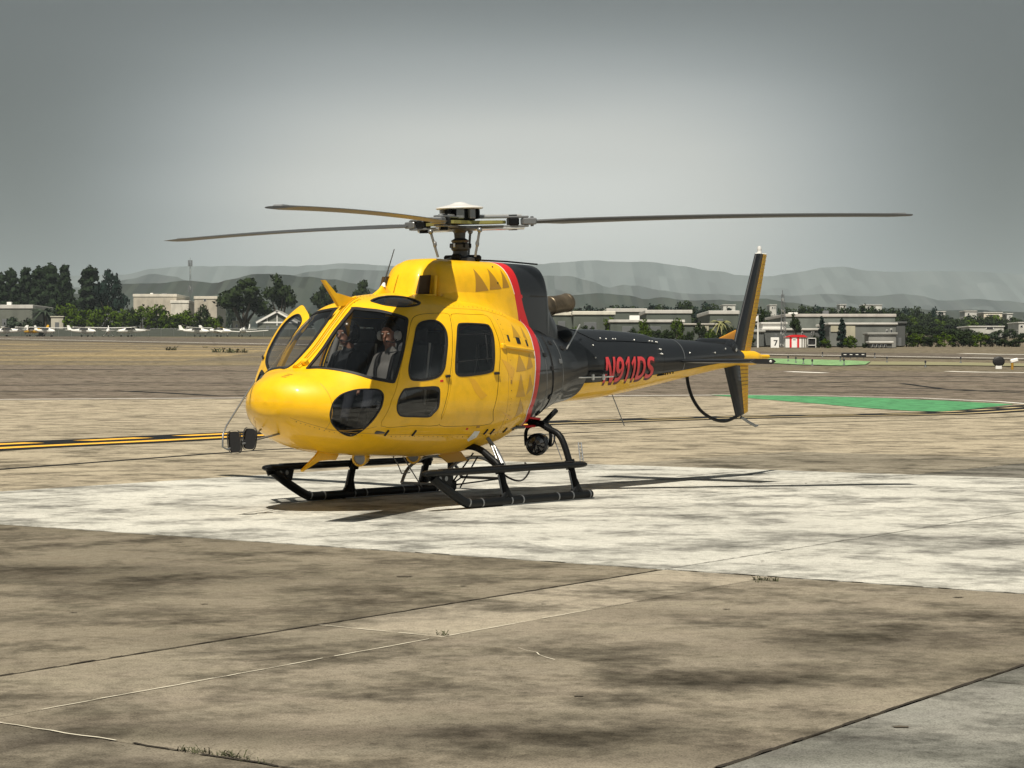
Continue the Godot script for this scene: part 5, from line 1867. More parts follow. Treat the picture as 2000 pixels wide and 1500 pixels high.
	path = curve(path, 8)
	var back := Mesher.new()
	strip(back, flat(path), 2.9, 0.008)
	part("guide_line_backing", back, tar, self).set_meta("kind", "structure")
	# bright on the near part, worn pale where it passes behind the helicopter and beyond
	var runs := [[], []]
	for p: Vector3 in path:
		runs[0 if p.z > -57.0 else 1].append(p)
	runs[0].append(runs[1][0])
	for k in 2:
		var paint: Material = amber if k == 0 else worn
		var wide := 0.52 if k == 0 else 0.42
		var solid := Mesher.new()
		strip(solid, flat(offset(runs[k], 0.70)), wide, 0.013)
		part("guide_line", solid, paint, self).set_meta("kind", "structure")
		var run := offset(runs[k], -0.62)
		var acc := 0.0; var dash := []
		for i in run.size() - 1:
			for q in 24:
				var p: Vector3 = run[i].lerp(run[i + 1], q / 24.0)
				acc += run[i].distance_to(run[i + 1]) / 24.0
				if fmod(acc, 3.5) < 2.1: dash.append(p)
				else:
					if dash.size() > 1:
						var o := Mesher.new()
						strip(o, flat(dash), wide, 0.013)
						part("guide_line_dash", o, paint, self).set_meta("kind", "structure")
					dash = []
	# cracks, spalls and oil spots
	var crack := mat("crack", lin(0.045, 0.04, 0.034), 0.95, 0.0, 0.0, 0.02)
	var oil := mat("oil spot", lin(0.10, 0.088, 0.07), 0.8, 0.0, 0.0, 0.1)
	var filler := mat("joint filler", lin(0.62, 0.58, 0.48), 0.9, 0.0, 0.0, 0.03)
	for l: Array in CRACKS:
		# colour, width, wander, then points
		var pts := []
		var num := (l.size() - 3) / 2
		for k in num - 1:
			var a := Vector2(l[3 + k * 2], l[4 + k * 2]); var b := Vector2(l[5 + k * 2], l[6 + k * 2])
			var steps := int(clampf(a.distance_to(b) / 0.09, 2, 90))
			for q in steps:
				var p := a.lerp(b, float(q) / steps)
				pts.append(p + Vector2(rng.randfn(), rng.randfn()) * l[2])
		var sheet := Mesher.new()
		for k in pts.size() - 1:
			if rng.randf() < 0.06: continue
			var dir: Vector2 = (pts[k + 1] - pts[k]).normalized()
			var o: Vector2 = Vector2(-dir.y, dir.x) * l[1] * rng.randf_range(0.35, 1.2)
			var a: Vector2 = pts[k]; var b: Vector2 = pts[k + 1]
			sheet.quad(Vector3(a.x - o.x, 0.004, a.y - o.y), Vector3(a.x + o.x, 0.004, a.y + o.y), Vector3(b.x + o.x, 0.004, b.y + o.y), Vector3(b.x - o.x, 0.004, b.y - o.y), Vector3.UP)
		part("crack" if l[0] == "c" else "joint_filler", sheet, crack if l[0] == "c" else filler, self).set_meta("kind", "structure")
	for l: Array in SPOTS:
		var sheet := Mesher.new()
		var ph := rng.randf() * 6.0
		for k in 18:
			var a := TAU * k / 18; var b := TAU * (k + 1) / 18
			var ra: float = l[2] * (0.75 + 0.25 * sin(a * 3.0 + ph) * cos(a * 2.0 + ph)); var rb: float = l[2] * (0.75 + 0.25 * sin(b * 3.0 + ph) * cos(b * 2.0 + ph))
			sheet.ftri(Vector3(l[0], 0.004, l[1]), Vector3(l[0] + cos(a) * ra * 1.5, 0.004, l[1] + sin(a) * ra), Vector3(l[0] + cos(b) * rb * 1.5, 0.004, l[1] + sin(b) * rb), Vector3.UP)
		part("oil_spot", sheet, oil, self).set_meta("kind", "structure")
	# tufts of weed in the joints
	var wm := mat("weed", lin(0.05, 0.055, 0.022), 0.9)
	for w: Array in [[1.71, -14.48, 0.05, 0.09, 46, "small dry weed tuft in the joint at the edge of the pale pad"],
		[1.64, -14.37, 0.03, 0.03, 14, "tiny weed left of the dry tuft at the pad edge"],
		[-0.36, -11.48, 0.045, 0.03, 18, "tiny dark weed where two faint slab joints meet"],
		[-1.16, -7.95, 0.035, 0.09, 40, "low weed in the joint near the bottom edge, left of its twin"],
		[-1.02, -7.86, 0.04, 0.06, 36, "low leafy weed in the joint near the bottom edge, right of its twin"],
		[-0.92, -7.75, 0.025, 0.06, 20, "sparse weed at the very bottom edge of the picture"],
		[-47.72, -301.42, 0.9, 1.2, 40, "dark dry bush on the bare ground left of the helicopter"],
		[-37.32, -278.88, 0.9, 2.2, 50, "dark dry bush nearest the open cockpit door"],
		[-35.07, -273.77, 0.9, 2, 50, "second dark dry bush beside the open cockpit door"],
		[-47.74, -335.27, 0.5, 0.5, 20, "tiny dark tuft on the bare ground farthest from the taxiway"]]:
		var o := Mesher.new()
		var spread: float = w[3]
		for k in int(w[4]):
			var f := rng.randf_range(-1, 1)
			var p := Vector3(w[0] + ALONG.x * f * spread + rng.randf_range(-0.02, 0.02), rise(-w[1]) + 0.002, w[1] + ALONG.y * f * spread + rng.randf_range(-0.02, 0.02))
			var a := rng.randf() * TAU
			var dir: Vector3 = Vector3(cos(a), rng.randf_range(0.25, 1.2), sin(a)).normalized() * w[2] * rng.randf_range(0.4, 1.0)
			var sd: Vector3 = Vector3(-sin(a), 0, cos(a)) * w[2] * 0.09
			o.ftri(p - sd, p + sd, p + dir, Vector3.UP)
			o.ftri(p + dir * 0.4 + Vector3(0, 0.004, 0), p + dir * 0.9 + sd * 1.2, p + dir * 0.8 - sd * 1.4, Vector3.UP)
		var oo := part("weed_tuft", o, wm, self)
		tag(oo, w[5], "weed", "weeds on the airfield")


func slab(parent: Node, c: Array, tone: Color, joint: Array, m: Material) -> void:
	# one cast panel: its top with worn, stained concrete, vignette darkening in its colour, and its four edges down into the joints (millimetres)
	var g := Mesher.new(); g.colored = true; g.ground = true
	var na := int(clampf((c[2] - c[0]) / 0.2, 4, 60)); var nb := int(clampf((c[3] - c[1]) / 0.2, 4, 70))
	var p := func(u: float, v: float, dy: float) -> Vector3:
		var w := on_slab(lerpf(c[0] + joint[0] * 0.001, c[2] - joint[2] * 0.001, u), lerpf(c[1] + joint[1] * 0.001, c[3] - joint[3] * 0.001, v))
		return Vector3(w.x, dy, w.y)
	for i in na:
		for j in nb:
			var q := []; var cs := []
			for w in [[i, j], [i + 1, j], [i + 1, j + 1], [i, j + 1]]:
				var pt: Vector3 = p.call(float(w[0]) / na, float(w[1]) / nb, 0.0)
				q.append(pt)
				cs.append(tone * wear_and_vignette(Vector2(pt.x, pt.z)))
			for t in [[0, 1, 2], [0, 2, 3]]:
				var flip: bool = (q[t[1]] - q[t[0]]).cross(q[t[2]] - q[t[0]]).y > 0.0
				for k in ([t[0], t[2], t[1]] if flip else t):
					g.v.append(q[k]); g.n.append(Vector3.UP); g.c.append(cs[k])
	g.col = tone * 0.8
	for e in [[0, 0, 1, 0], [1, 0, 1, 1], [1, 1, 0, 1], [0, 1, 0, 0]]:
		var a: Vector3 = p.call(e[0], e[1], 0.0); var b: Vector3 = p.call(e[2], e[3], 0.0)
		g.quad(a, b, b - Vector3(0, 0.05, 0), a - Vector3(0, 0.05, 0), (a + b) / 2 - p.call(0.5, 0.5, 0.0))
	part("concrete_slab", g, m, parent)


func along_line(flat_: Array, t: float) -> Vector2:
	var n := flat_.size() / 2 - 1
	var f := clampf(t, 0.0, 0.99999) * n
	var i := int(f)
	return Vector2(flat_[i * 2], flat_[i * 2 + 1]).lerp(Vector2(flat_[i * 2 + 2], flat_[i * 2 + 3]), f - i)


func drape(g: Mesher, far: Array, near: Array, nu: int, nv: int, lift: float, tint: Callable) -> void:
	for i in nu:
		for j in nv:
			var q := []
			for w in [[i, j], [i + 1, j], [i + 1, j + 1], [i, j + 1]]:
				var p := along_line(far, float(w[0]) / nu).lerp(along_line(near, float(w[0]) / nu), float(w[1]) / nv)
				q.append(Vector3(p.x, rise(-p.y) + lift, p.y))
			g.col = tint.call(Vector2((q[0].x + q[2].x) / 2, (q[0].z + q[2].z) / 2))
			g.quad(q[0], q[1], q[2], q[3], Vector3.UP)


func fine_tri(g: Mesher, a: Vector2, b: Vector2, d: Vector2, depth: int, lift: float) -> void:
	if depth < 4 and maxf(a.distance_to(b), maxf(b.distance_to(d), d.distance_to(a))) > 6.0:
		fine_tri(g, a, (a + b) / 2, (a + d) / 2, depth + 1, lift)
		fine_tri(g, b, (b + d) / 2, (a + b) / 2, depth + 1, lift)
		fine_tri(g, d, (a + d) / 2, (b + d) / 2, depth + 1, lift)
		fine_tri(g, (a + b) / 2, (b + d) / 2, (a + d) / 2, depth + 1, lift)
		return
	g.ftri(Vector3(a.x, rise(-a.y) + lift, a.y), Vector3(b.x, rise(-b.y) + lift, b.y), Vector3(d.x, rise(-d.y) + lift, d.y), Vector3.UP)


func strip(g: Mesher, flat_: Array, width: float, lift: float) -> void:
	var pts := []
	for k in range(0, flat_.size(), 2):
		pts.append(Vector2(flat_[k], flat_[k + 1]))
	var fine := []
	for k in pts.size() - 1:
		var n := maxi(1, int(pts[k].distance_to(pts[k + 1]) / 9.0))
		for q in n:
			fine.append(pts[k].lerp(pts[k + 1], float(q) / n))
	fine.append(pts[-1])
	for k in fine.size() - 1:
		var e := []
		for q: int in [k, k + 1]:
			var dir: Vector2 = (fine[mini(q + 1, fine.size() - 1)] - fine[maxi(q - 1, 0)]).normalized()
			var o := Vector2(-dir.y, dir.x) * width / 2
			for p: Vector2 in [fine[q] + o, fine[q] - o]:
				e.append(Vector3(p.x, rise(-p.y) + lift, p.y))
		g.quad(e[0], e[1], e[3], e[2], Vector3.UP)


func flat(pts: Array) -> Array:
	var o := []
	for p: Vector3 in pts:
		o.append_array([p.x, p.z])
	return o


func offset(pts: Array, by: float) -> Array:
	var o := []
	for k in pts.size():
		var d: Vector3 = (pts[mini(k + 1, pts.size() - 1)] - pts[maxi(k - 1, 0)]).normalized()
		o.append(pts[k] + Vector3(-d.z, 0, d.x) * by)
	return o


func make_hills() -> void:
	var f := FastNoiseLite.new()
	f.seed = 44; f.frequency = 1.0; f.fractal_octaves = 5
	for r: Array in RIDGES:
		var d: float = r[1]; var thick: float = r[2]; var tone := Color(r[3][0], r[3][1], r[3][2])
		var g := Mesher.new(); g.colored = true
		var pts: Array = r[4]
		var num := 220; var rows := 14
		var x0: float = pts[0]; var x1: float = pts[pts.size() - 2]
		var tops := []
		for i in num + 1:
			var x := lerpf(x0, x1, float(i) / num)
			var y := 0.0
			for k in range(0, pts.size() - 2, 2):
				if x >= pts[k] and x <= pts[k + 2]:
					var t: float = (x - pts[k]) / maxf(pts[k + 2] - pts[k], 0.001)
					y = lerpf(pts[k + 1], pts[k + 3], t * t * (3.0 - 2.0 * t))
			tops.append(y)
		var at := func(i: int, j: int) -> Vector3:
			var x := lerpf(x0, x1, float(i) / num)
			var t := float(j) / rows * 2.0 - 1.0
			var shape := 1.0 - absf(t) * (1.25 - 0.25 * absf(t))
			var rough := f.get_noise_2d(x / thick * 6.0, t * 3.0) * 0.16 + f.get_noise_2d(x / thick * 22.0, t * 9.0) * 0.05
			var low := 10.0
			var hgt: float = tops[i]
			return Vector3(x, low + (hgt - low) * clampf(shape * (1.0 + rough * (1.0 - shape) * 3.0) + rough * 0.12 * shape, -0.1, 1.2), -d - t * thick)
		var grid := []
		for i in num + 1:
			var row := []
			for j in rows + 1:
				row.append(at.call(i, j))
			grid.append(row)
		for i in num:
			for j in rows:
				var q := []
				for ij in [[i, j], [i + 1, j], [i + 1, j + 1], [i, j + 1]]:
					var du: Vector3 = grid[mini(ij[0] + 1, num)][ij[1]] - grid[maxi(ij[0] - 1, 0)][ij[1]]
					var dv: Vector3 = grid[ij[0]][mini(ij[1] + 1, rows)] - grid[ij[0]][maxi(ij[1] - 1, 0)]
					var nn := du.cross(dv).normalized()
					q.append([grid[ij[0]][ij[1]], nn if nn.y > 0.0 else -nn])
				var s := f.get_noise_2d(q[0][0].x / thick * 9.0, j * 0.9)
				var s2 := f.get_noise_2d(q[0][0].x / thick * 31.0 + 50.0, j * 2.3)
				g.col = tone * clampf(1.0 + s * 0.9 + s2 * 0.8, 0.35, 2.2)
				g.squad(q[0][0], q[1][0], q[2][0], q[3][0], q[0][1], q[1][1], q[2][1], q[3][1])
		var m := mat("hill " + str(d), Color.WHITE, 0.95, 0.0, 0.0, 0.1)
		m.vertex_color_use_as_albedo = true
		part(r[0], g, m, self).set_meta("kind", "structure")


# ---------------------------------------------------------------- things beyond the apron
func clump(g: Mesher, at: Vector3, r: Vector3, count: int, leaf: float, light: float) -> void:
	# leaf-sized faces through an ellipsoid, light and dark, with gaps between
	for k in count:
		var d := Vector3(rng.randfn(), rng.randfn(), rng.randfn()).normalized()
		var p := at + d * r * pow(rng.randf(), 0.38)
		var u := Vector3(rng.randfn(), rng.randfn(), rng.randfn()).normalized()
		var w := u.cross(d).normalized()
		if w.length() < 0.5: continue
		var s := leaf * rng.randf_range(0.55, 1.25)
		var nn := (d + u * 0.5 + Vector3(0, 0.25, 0)).normalized()
		var b := light * rng.randf_range(0.4, 1.7)
		g.col = Color(b, b, b)
		var a0 := p + u * s; var a1 := p + w * s * 0.7; var a2 := p - u * s * 0.9; var a3 := p - w * s * 0.7
		g.tri(a0, a1, a2, nn, nn, nn)
		g.tri(a0, a2, a3, nn, nn, nn)


func tree_proto(kind: String, seed_: int) -> Node3D:
	# about ten metres high and as wide as its kind; scaled when placed
	rng.seed = seed_
	var o := Node3D.new()
	var g := Mesher.new(); g.colored = true
	var t := Mesher.new()
	match kind:
		"pine":
			t.tube([Vector3.ZERO, Vector3(0.1, 5, 0), Vector3(0, 9.2, 0)], [0.28, 0.18, 0.05], 7)
			var y := 1.2
			while y < 9.6:
				var f := 1.0 - y / 10.2
				for k in 5:
					var a := rng.randf() * TAU
					var reach := (0.35 + 2.0 * f) * rng.randf_range(0.35, 1.1)
					var p := Vector3(cos(a) * reach, y + rng.randf_range(-0.3, 0.3), sin(a) * reach)
					t.tube([Vector3(0, y - 0.2, 0), p], [0.07, 0.02], 4, false)
					clump(g, p, Vector3(0.95, 0.55, 0.95) * (0.55 + f * 0.7), 40, 0.36, rng.randf_range(0.7, 1.25))
				y += 0.62
			clump(g, Vector3(0, 9.6, 0), Vector3(0.35, 0.6, 0.35), 40, 0.25, 1.0)
		"broad":
			for k in 5:
				var a := k * TAU / 5 + rng.randf()
				var e := Vector3(cos(a) * rng.randf_range(1.6, 3.0), rng.randf_range(5.0, 7.2), sin(a) * 2.4)
				t.tube([Vector3.ZERO, Vector3(cos(a) * 0.3, 2.2, sin(a) * 0.3), e], [0.42, 0.26, 0.08], 7)
				for q in 3:
					clump(g, e + Vector3(rng.randf_range(-1.2, 1.2), rng.randf_range(-1.2, 1.6), rng.randf_range(-1.2, 1.2)), Vector3(1.5, 1.1, 1.5) * rng.randf_range(0.7, 1.15), 105, 0.36, rng.randf_range(0.7, 1.3))
			for q in 6:
				clump(g, Vector3(rng.randf_range(-2.2, 2.2), rng.randf_range(5.5, 9.0), rng.randf_range(-2.0, 2.0)), Vector3(1.3, 1.0, 1.3) * rng.randf_range(0.7, 1.2), 90, 0.36, rng.randf_range(0.75, 1.3))
		"bush":
			t.tube([Vector3.ZERO, Vector3(0.2, 4.0, 0)], [0.4, 0.2], 6)
			for q in 17:
				var a := rng.randf() * TAU; var r := sqrt(rng.randf()) * 3.6
				clump(g, Vector3(cos(a) * r, rng.randf_range(1.2, 8.6 - r * 0.9), sin(a) * r), Vector3(1.7, 1.4, 1.7) * rng.randf_range(0.75, 1.15), 85, 0.42, rng.randf_range(0.65, 1.35))
		"palm":
			t.tube([Vector3.ZERO, Vector3(0.2, 3.5, 0), Vector3(0.1, 6.6, 0)], [0.42, 0.34, 0.3], 8)
			for k in 30:
				var a := k * 2.4 + rng.randf() * 0.4
				var lift := rng.randf_range(-0.6, 1.2)
				var prev := Vector3(0.1, 6.6, 0)
				for q in 7:
					var f := (q + 1) / 7.0
					var p := Vector3(0.1 + cos(a) * 3.6 * f, 6.6 + lift * 2.4 * f - 3.4 * f * f + 1.2 * f, sin(a) * 3.6 * f)
					var sd := Vector3(-sin(a), -0.55, cos(a)) * 0.5 * (1.15 - f)
					var s2 := Vector3(sin(a), -0.55, -cos(a)) * 0.5 * (1.15 - f)
					var b := rng.randf_range(0.6, 1.35)
					g.col = Color(b, b, b)
					g.quad(prev, p, p + sd, prev + sd, Vector3.UP)
					g.quad(prev, p, p + s2, prev + s2, Vector3.UP)
					prev = p
	part("trunk", t, M["bark"], o)
	part("crown", g, M["leaf pine"], o)
	return o


func make_background() -> void:
	M["wall streaks"] = grain("wall weathering", 77, 0.02, 0.86, 1.08, 256, 4)
	mat("bark", lin(0.07, 0.055, 0.042), 0.95)
	for l: Array in [["leaf pine", [0.019, 0.031, 0.016]], ["leaf dark", [0.024, 0.037, 0.014]], ["leaf green", [0.050, 0.082, 0.007]], ["leaf yellow", [0.19, 0.16, 0.015]], ["leaf grey", [0.045, 0.062, 0.042]], ["leaf blue", [0.014, 0.026, 0.021]], ["leaf pale", [0.22, 0.22, 0.10]]]:
		var m := mat(l[0], lin(l[1][0], l[1][1], l[1][2]), 0.9, 0.0, 0.0, 0.1)
		m.vertex_color_use_as_albedo = true
		m.backlight_enabled = true
		m.backlight = Color(0.10, 0.11, 0.05)
	var protos := {}
	for k: Array in [["pine", 3], ["broad", 3], ["bush", 3], ["palm", 2]]:
		for i in k[1]:
			protos[k[0] + str(i)] = tree_proto(k[0], 100 + i * 7 + k[0].length())
	var count := {}
	for t: Array in TREES:
		# kind, x, z, height, width, leaf, label, group
		var kind: String = t[0]
		count[kind] = count.get(kind, -1) + 1
		var proto: Node3D = protos[kind + str(count[kind] % (2 if kind == "palm" else 3))]
		var name_: String = {"pine": "pine_tree", "broad": "broadleaf_tree", "bush": "shrub", "palm": "palm_tree"}[kind]
		var natural: float = {"pine": 4.6, "broad": 8.0, "bush": 9.0, "palm": 7.0}[kind]
		var tall: float = {"pine": 10.2, "broad": 9.8, "bush": 9.6, "palm": 8.2}[kind]
		var o := copy(proto, name_, t[6], "shrub" if kind == "bush" else "tree", Vector3(t[1], rise(-t[2]) - 0.15, t[2]), count[kind] * 1.9, Vector3(t[4] / natural, t[3] / tall, t[4] / natural), t[7])
		for c in o.get_children():
			if str(c.name).begins_with("crown"):
				c.material_override = M[t[5]]
	for p: Node3D in protos.values():
		p.free()
	rng.seed = 99
	for b: Array in BUILDINGS:
		building(b)
	make_aircraft()
	make_field_things()


func wall_mat(c: Array) -> Material:
	var key := "wall %s" % [c]
	if not M.has(key):
		var m := mat(key, lin(c[0], c[1], c[2]), 0.8)
		m.albedo_texture = M["wall streaks"]
		m.uv1_triplanar = true
		m.uv1_scale = Vector3(0.05, 0.02, 0.05)
	return M[key]


func building(b: Array) -> void:
	# name, label, x, z, width, depth, height, wall colour, roof colour, roof kind, openings
	var w: float = b[4]; var dp: float = b[5]; var hh: float = b[6]
	var o := thing(b[0], b[1], b[11], Vector3(b[2], rise(-b[3]) - 0.1, b[3]), 0.0, b[12])
	var g := Mesher.new()
	var front := dp / 2.0
	if b[9] == "gable":
		g.prism(PackedVector2Array([Vector2(-w / 2, 0), Vector2(w / 2, 0), Vector2(w / 2, hh * 0.55), Vector2(0, hh * 0.96), Vector2(-w / 2, hh * 0.55)]), Transform3D.IDENTITY, dp)
		part("wall", g, wall_mat(b[7]), o)
		for s: float in [-1.0, 1.0]:
			var r := Mesher.new()
			var slope := atan2(hh * 0.41, w / 2) * s
			r.box(Vector3(-s * w / 4 * 1.04, hh * 0.775, 0), Vector3(w * 0.56 / cos(slope), 0.25, dp + 1.2), Basis(Vector3(0, 0, 1), slope), 0.05)
			part("roof", r, wall_mat(b[8]), o)
		for s: float in [-1.0, 1.0]:
			var tr := Mesher.new()
			var sl := atan2(hh * 0.41, w / 2) * s
			tr.box(Vector3(-s * w / 4, hh * 0.74, front + 0.63), Vector3(w * 0.55 / cos(sl), 0.5, 0.12), Basis(Vector3(0, 0, 1), sl))
			part("barge_board", tr, M["white paint"], o)
		for k: float in [-0.25, 0.0, 0.25]:
			var tr := Mesher.new()
			tr.box(Vector3(k * w, hh * 0.62, front + 0.1), Vector3(0.3, hh * (0.42 if k == 0.0 else 0.22), 0.14))
			part("gable_post", tr, M["white paint"], o)
		var tie := Mesher.new()
		tie.box(Vector3(0, hh * 0.53, front + 0.12), Vector3(w, 0.45, 0.2))
		part("tie_beam", tie, M["white paint"], o)
	else:
		g.box(Vector3(0, hh / 2, 0), Vector3(w, hh, dp), Basis.IDENTITY, 0.08)
		part("wall", g, wall_mat(b[7]), o)
		var r := Mesher.new()
		var th: float = clampf(hh * 0.14, 0.3, 1.3) if b[9] == "band" else 0.35
		r.box(Vector3(0, hh + th * 0.4, 0), Vector3(w + 0.5, th, dp + 0.5), Basis.IDENTITY, 0.08)
		var roof := part("roof", r, wall_mat(b[8]), o)
		if w > 14.0 and b[9] != "plain":
			for k in int(w / 9.0):
				var u := Mesher.new()
				var px := -w / 2 + 4.0 + k * 9.0 + rng.randf_range(-2, 2)
				u.box(Vector3(px, hh + th + 0.45, rng.randf_range(-0.2, 0.3) * dp), Vector3(rng.randf_range(1.0, 2.4), 1.1, 1.6), Basis.IDENTITY, 0.05)
				part("roof_unit", u, M["grey metal"] if k % 2 else M["white paint"], roof)
	for q: Array in b[10]:
		# kind, centre x, bottom y, width, height
		var f := Mesher.new()
		f.box(Vector3(q[1], q[2] + q[4] / 2, front + 0.03), Vector3(q[3], q[4], 0.16), Basis.IDENTITY, 0.02)
		if q[0] == "window":
			var wn := part("window", f, M["white paint"], o)
			var gl := Mesher.new()
			gl.box(Vector3(q[1], q[2] + q[4] / 2, front + 0.09), Vector3(q[3] * 0.84, q[4] * 0.8, 0.1))
			part("pane", gl, M["lens"], wn)
		elif q[0] == "panel":
			part("wall_panel", f, wall_mat([0.42, 0.40, 0.30]), o)
		else:
			part("door", f, M["grey metal"], o)


func plane_proto(low_wing: bool) -> Node3D:
	# a light aeroplane, nose along -x, 8.3 m long
	var o := Node3D.new()
	var white: Material = M["white paint"]
	var g := Mesher.new()
	var secs := []
	for s: Array in [[-3.0, 0.22, 0.22, 1.35], [-2.9, 0.40, 0.36, 1.35], [-2.0, 0.50, 0.48, 1.37], [-1.2, 0.55, 0.62, 1.45], [0.2, 0.55, 0.70, 1.5], [1.2, 0.45, 0.55, 1.48], [2.8, 0.28, 0.34, 1.5], [4.6, 0.10, 0.16, 1.62], [5.1, 0.03, 0.08, 1.66]]:
		var ring := []
		for k in 12:
			var a := TAU * k / 12
			ring.append(Vector3(s[0], s[3] + sin(a) * s[2], cos(a) * s[1]))
		secs.append(ring)
	g.rings(secs)
	part("fuselage", g, white, o)
	var wg := Mesher.new()
	var wy := 1.05 if low_wing else 2.16
	var ws := []
	for z: float in [-5.45, -5.2, -2.5, 0.0, 2.5, 5.2, 5.45]:
		var ch := 1.55 if absf(z) < 3 else (1.2 if absf(z) < 5.3 else 0.8)
		ws.append(aerofoil(Vector3(-1.0, wy + absf(z) * (0.06 if low_wing else 0.02), z), Vector3(1, 0, 0), Vector3.UP, ch, 0.2))
	wg.rings(ws)
	part("wing", wg, white, o)
	var ts := Mesher.new()
	ts.rings([aerofoil(Vector3(4.0, 1.68, -1.7), Vector3(1, 0, 0), Vector3.UP, 0.75, 0.09), aerofoil(Vector3(3.85, 1.68, 0), Vector3(1, 0, 0), Vector3.UP, 1.0, 0.1), aerofoil(Vector3(4.0, 1.68, 1.7), Vector3(1, 0, 0), Vector3.UP, 0.75, 0.09)])
	part("tailplane", ts, white, o)
	var tf := Mesher.new()
	tf.prism(PackedVector2Array([Vector2(3.1, 1.72), Vector2(4.0, 2.0), Vector2(4.65, 2.85), Vector2(5.25, 2.85), Vector2(5.05, 1.66)]), Transform3D.IDENTITY, 0.12, 0.0)
	part("tail_fin", tf, white, o)
	var sp := Mesher.new()
	sp.lathe(Vector3(-3.0, 1.35, 0), Vector3(-1, 0, 0), [Vector2(0.17, 0), Vector2(0.12, 0.2), Vector2(0.0, 0.34)], 12)
	part("spinner", sp, white, o)
	var pr := Mesher.new()
	pr.box(Vector3(-3.12, 1.35, 0), Vector3(0.05, 1.85, 0.13), Basis(Vector3(1, 0, 0), 0.6), 0.01)
	part("propeller", pr, M["rubber"], o)
	var ws2 := Mesher.new()
	ws2.prism(PackedVector2Array([Vector2(-1.45, 1.66), Vector2(-0.98, 2.12), Vector2(0.9, 2.10), Vector2(1.3, 1.75)]), Transform3D.IDENTITY, 1.14, 0.05)
	part("cabin_window", ws2, M["lens"], o)
	for s: float in [-1.0, 1.0]:
		if not low_wing:
			var st := Mesher.new()
			st.tube([Vector3(-0.4, 1.1, 0.52 * s), Vector3(-0.35, 2.12, 2.6 * s)], 0.05, 6)
			part("wing_strut", st, white, o)
		var lg := Mesher.new()
		lg.tube([Vector3(-0.1, 0.95, 0.5 * s), Vector3(0.0, 0.25, 1.2 * s)], 0.05, 6)
		part("gear_leg", lg, white, o)
	for p: Array in [[-2.2, 0.0], [0.0, 1.25], [0.0, -1.25]]:
		var wl := Mesher.new()
		wl.lathe(Vector3(p[0], 0.22, p[1] - 0.09), Vector3(0, 0, 1), [Vector2(0.0, 0.0), Vector2(0.19, 0.0), Vector2(0.22, 0.05), Vector2(0.22, 0.13), Vector2(0.19, 0.18), Vector2(0.0, 0.18)], 12)
		part("wheel", wl, M["rubber"], o)
	var ng := Mesher.new()
	ng.tube([Vector3(-2.2, 0.25, 0), Vector3(-2.15, 1.05, 0)], 0.05, 6)
	part("gear_leg", ng, white, o)
	return o


func make_aircraft() -> void:
	var high := plane_proto(false); var low := plane_proto(true)
	mat("aircraft yellow", lin(0.75, 0.42, 0.03), 0.35)
	for p: Array in PLANES:
		# x, z, turn, low wing, fuselage material, fin material, label
		var o := copy(low if p[3] else high, "parked_aeroplane", p[6], "aeroplane", Vector3(p[0], rise(-p[1]), p[1]), p[2], Vector3.ONE * p[7], "light aeroplanes parked along the far fence")
		for c in o.get_children():
			if p[4] and str(c.name) == "fuselage": c.material_override = M[p[4]]
			if p[5] and str(c.name) == "tail_fin": c.material_override = M[p[5]]
	high.free(); low.free()


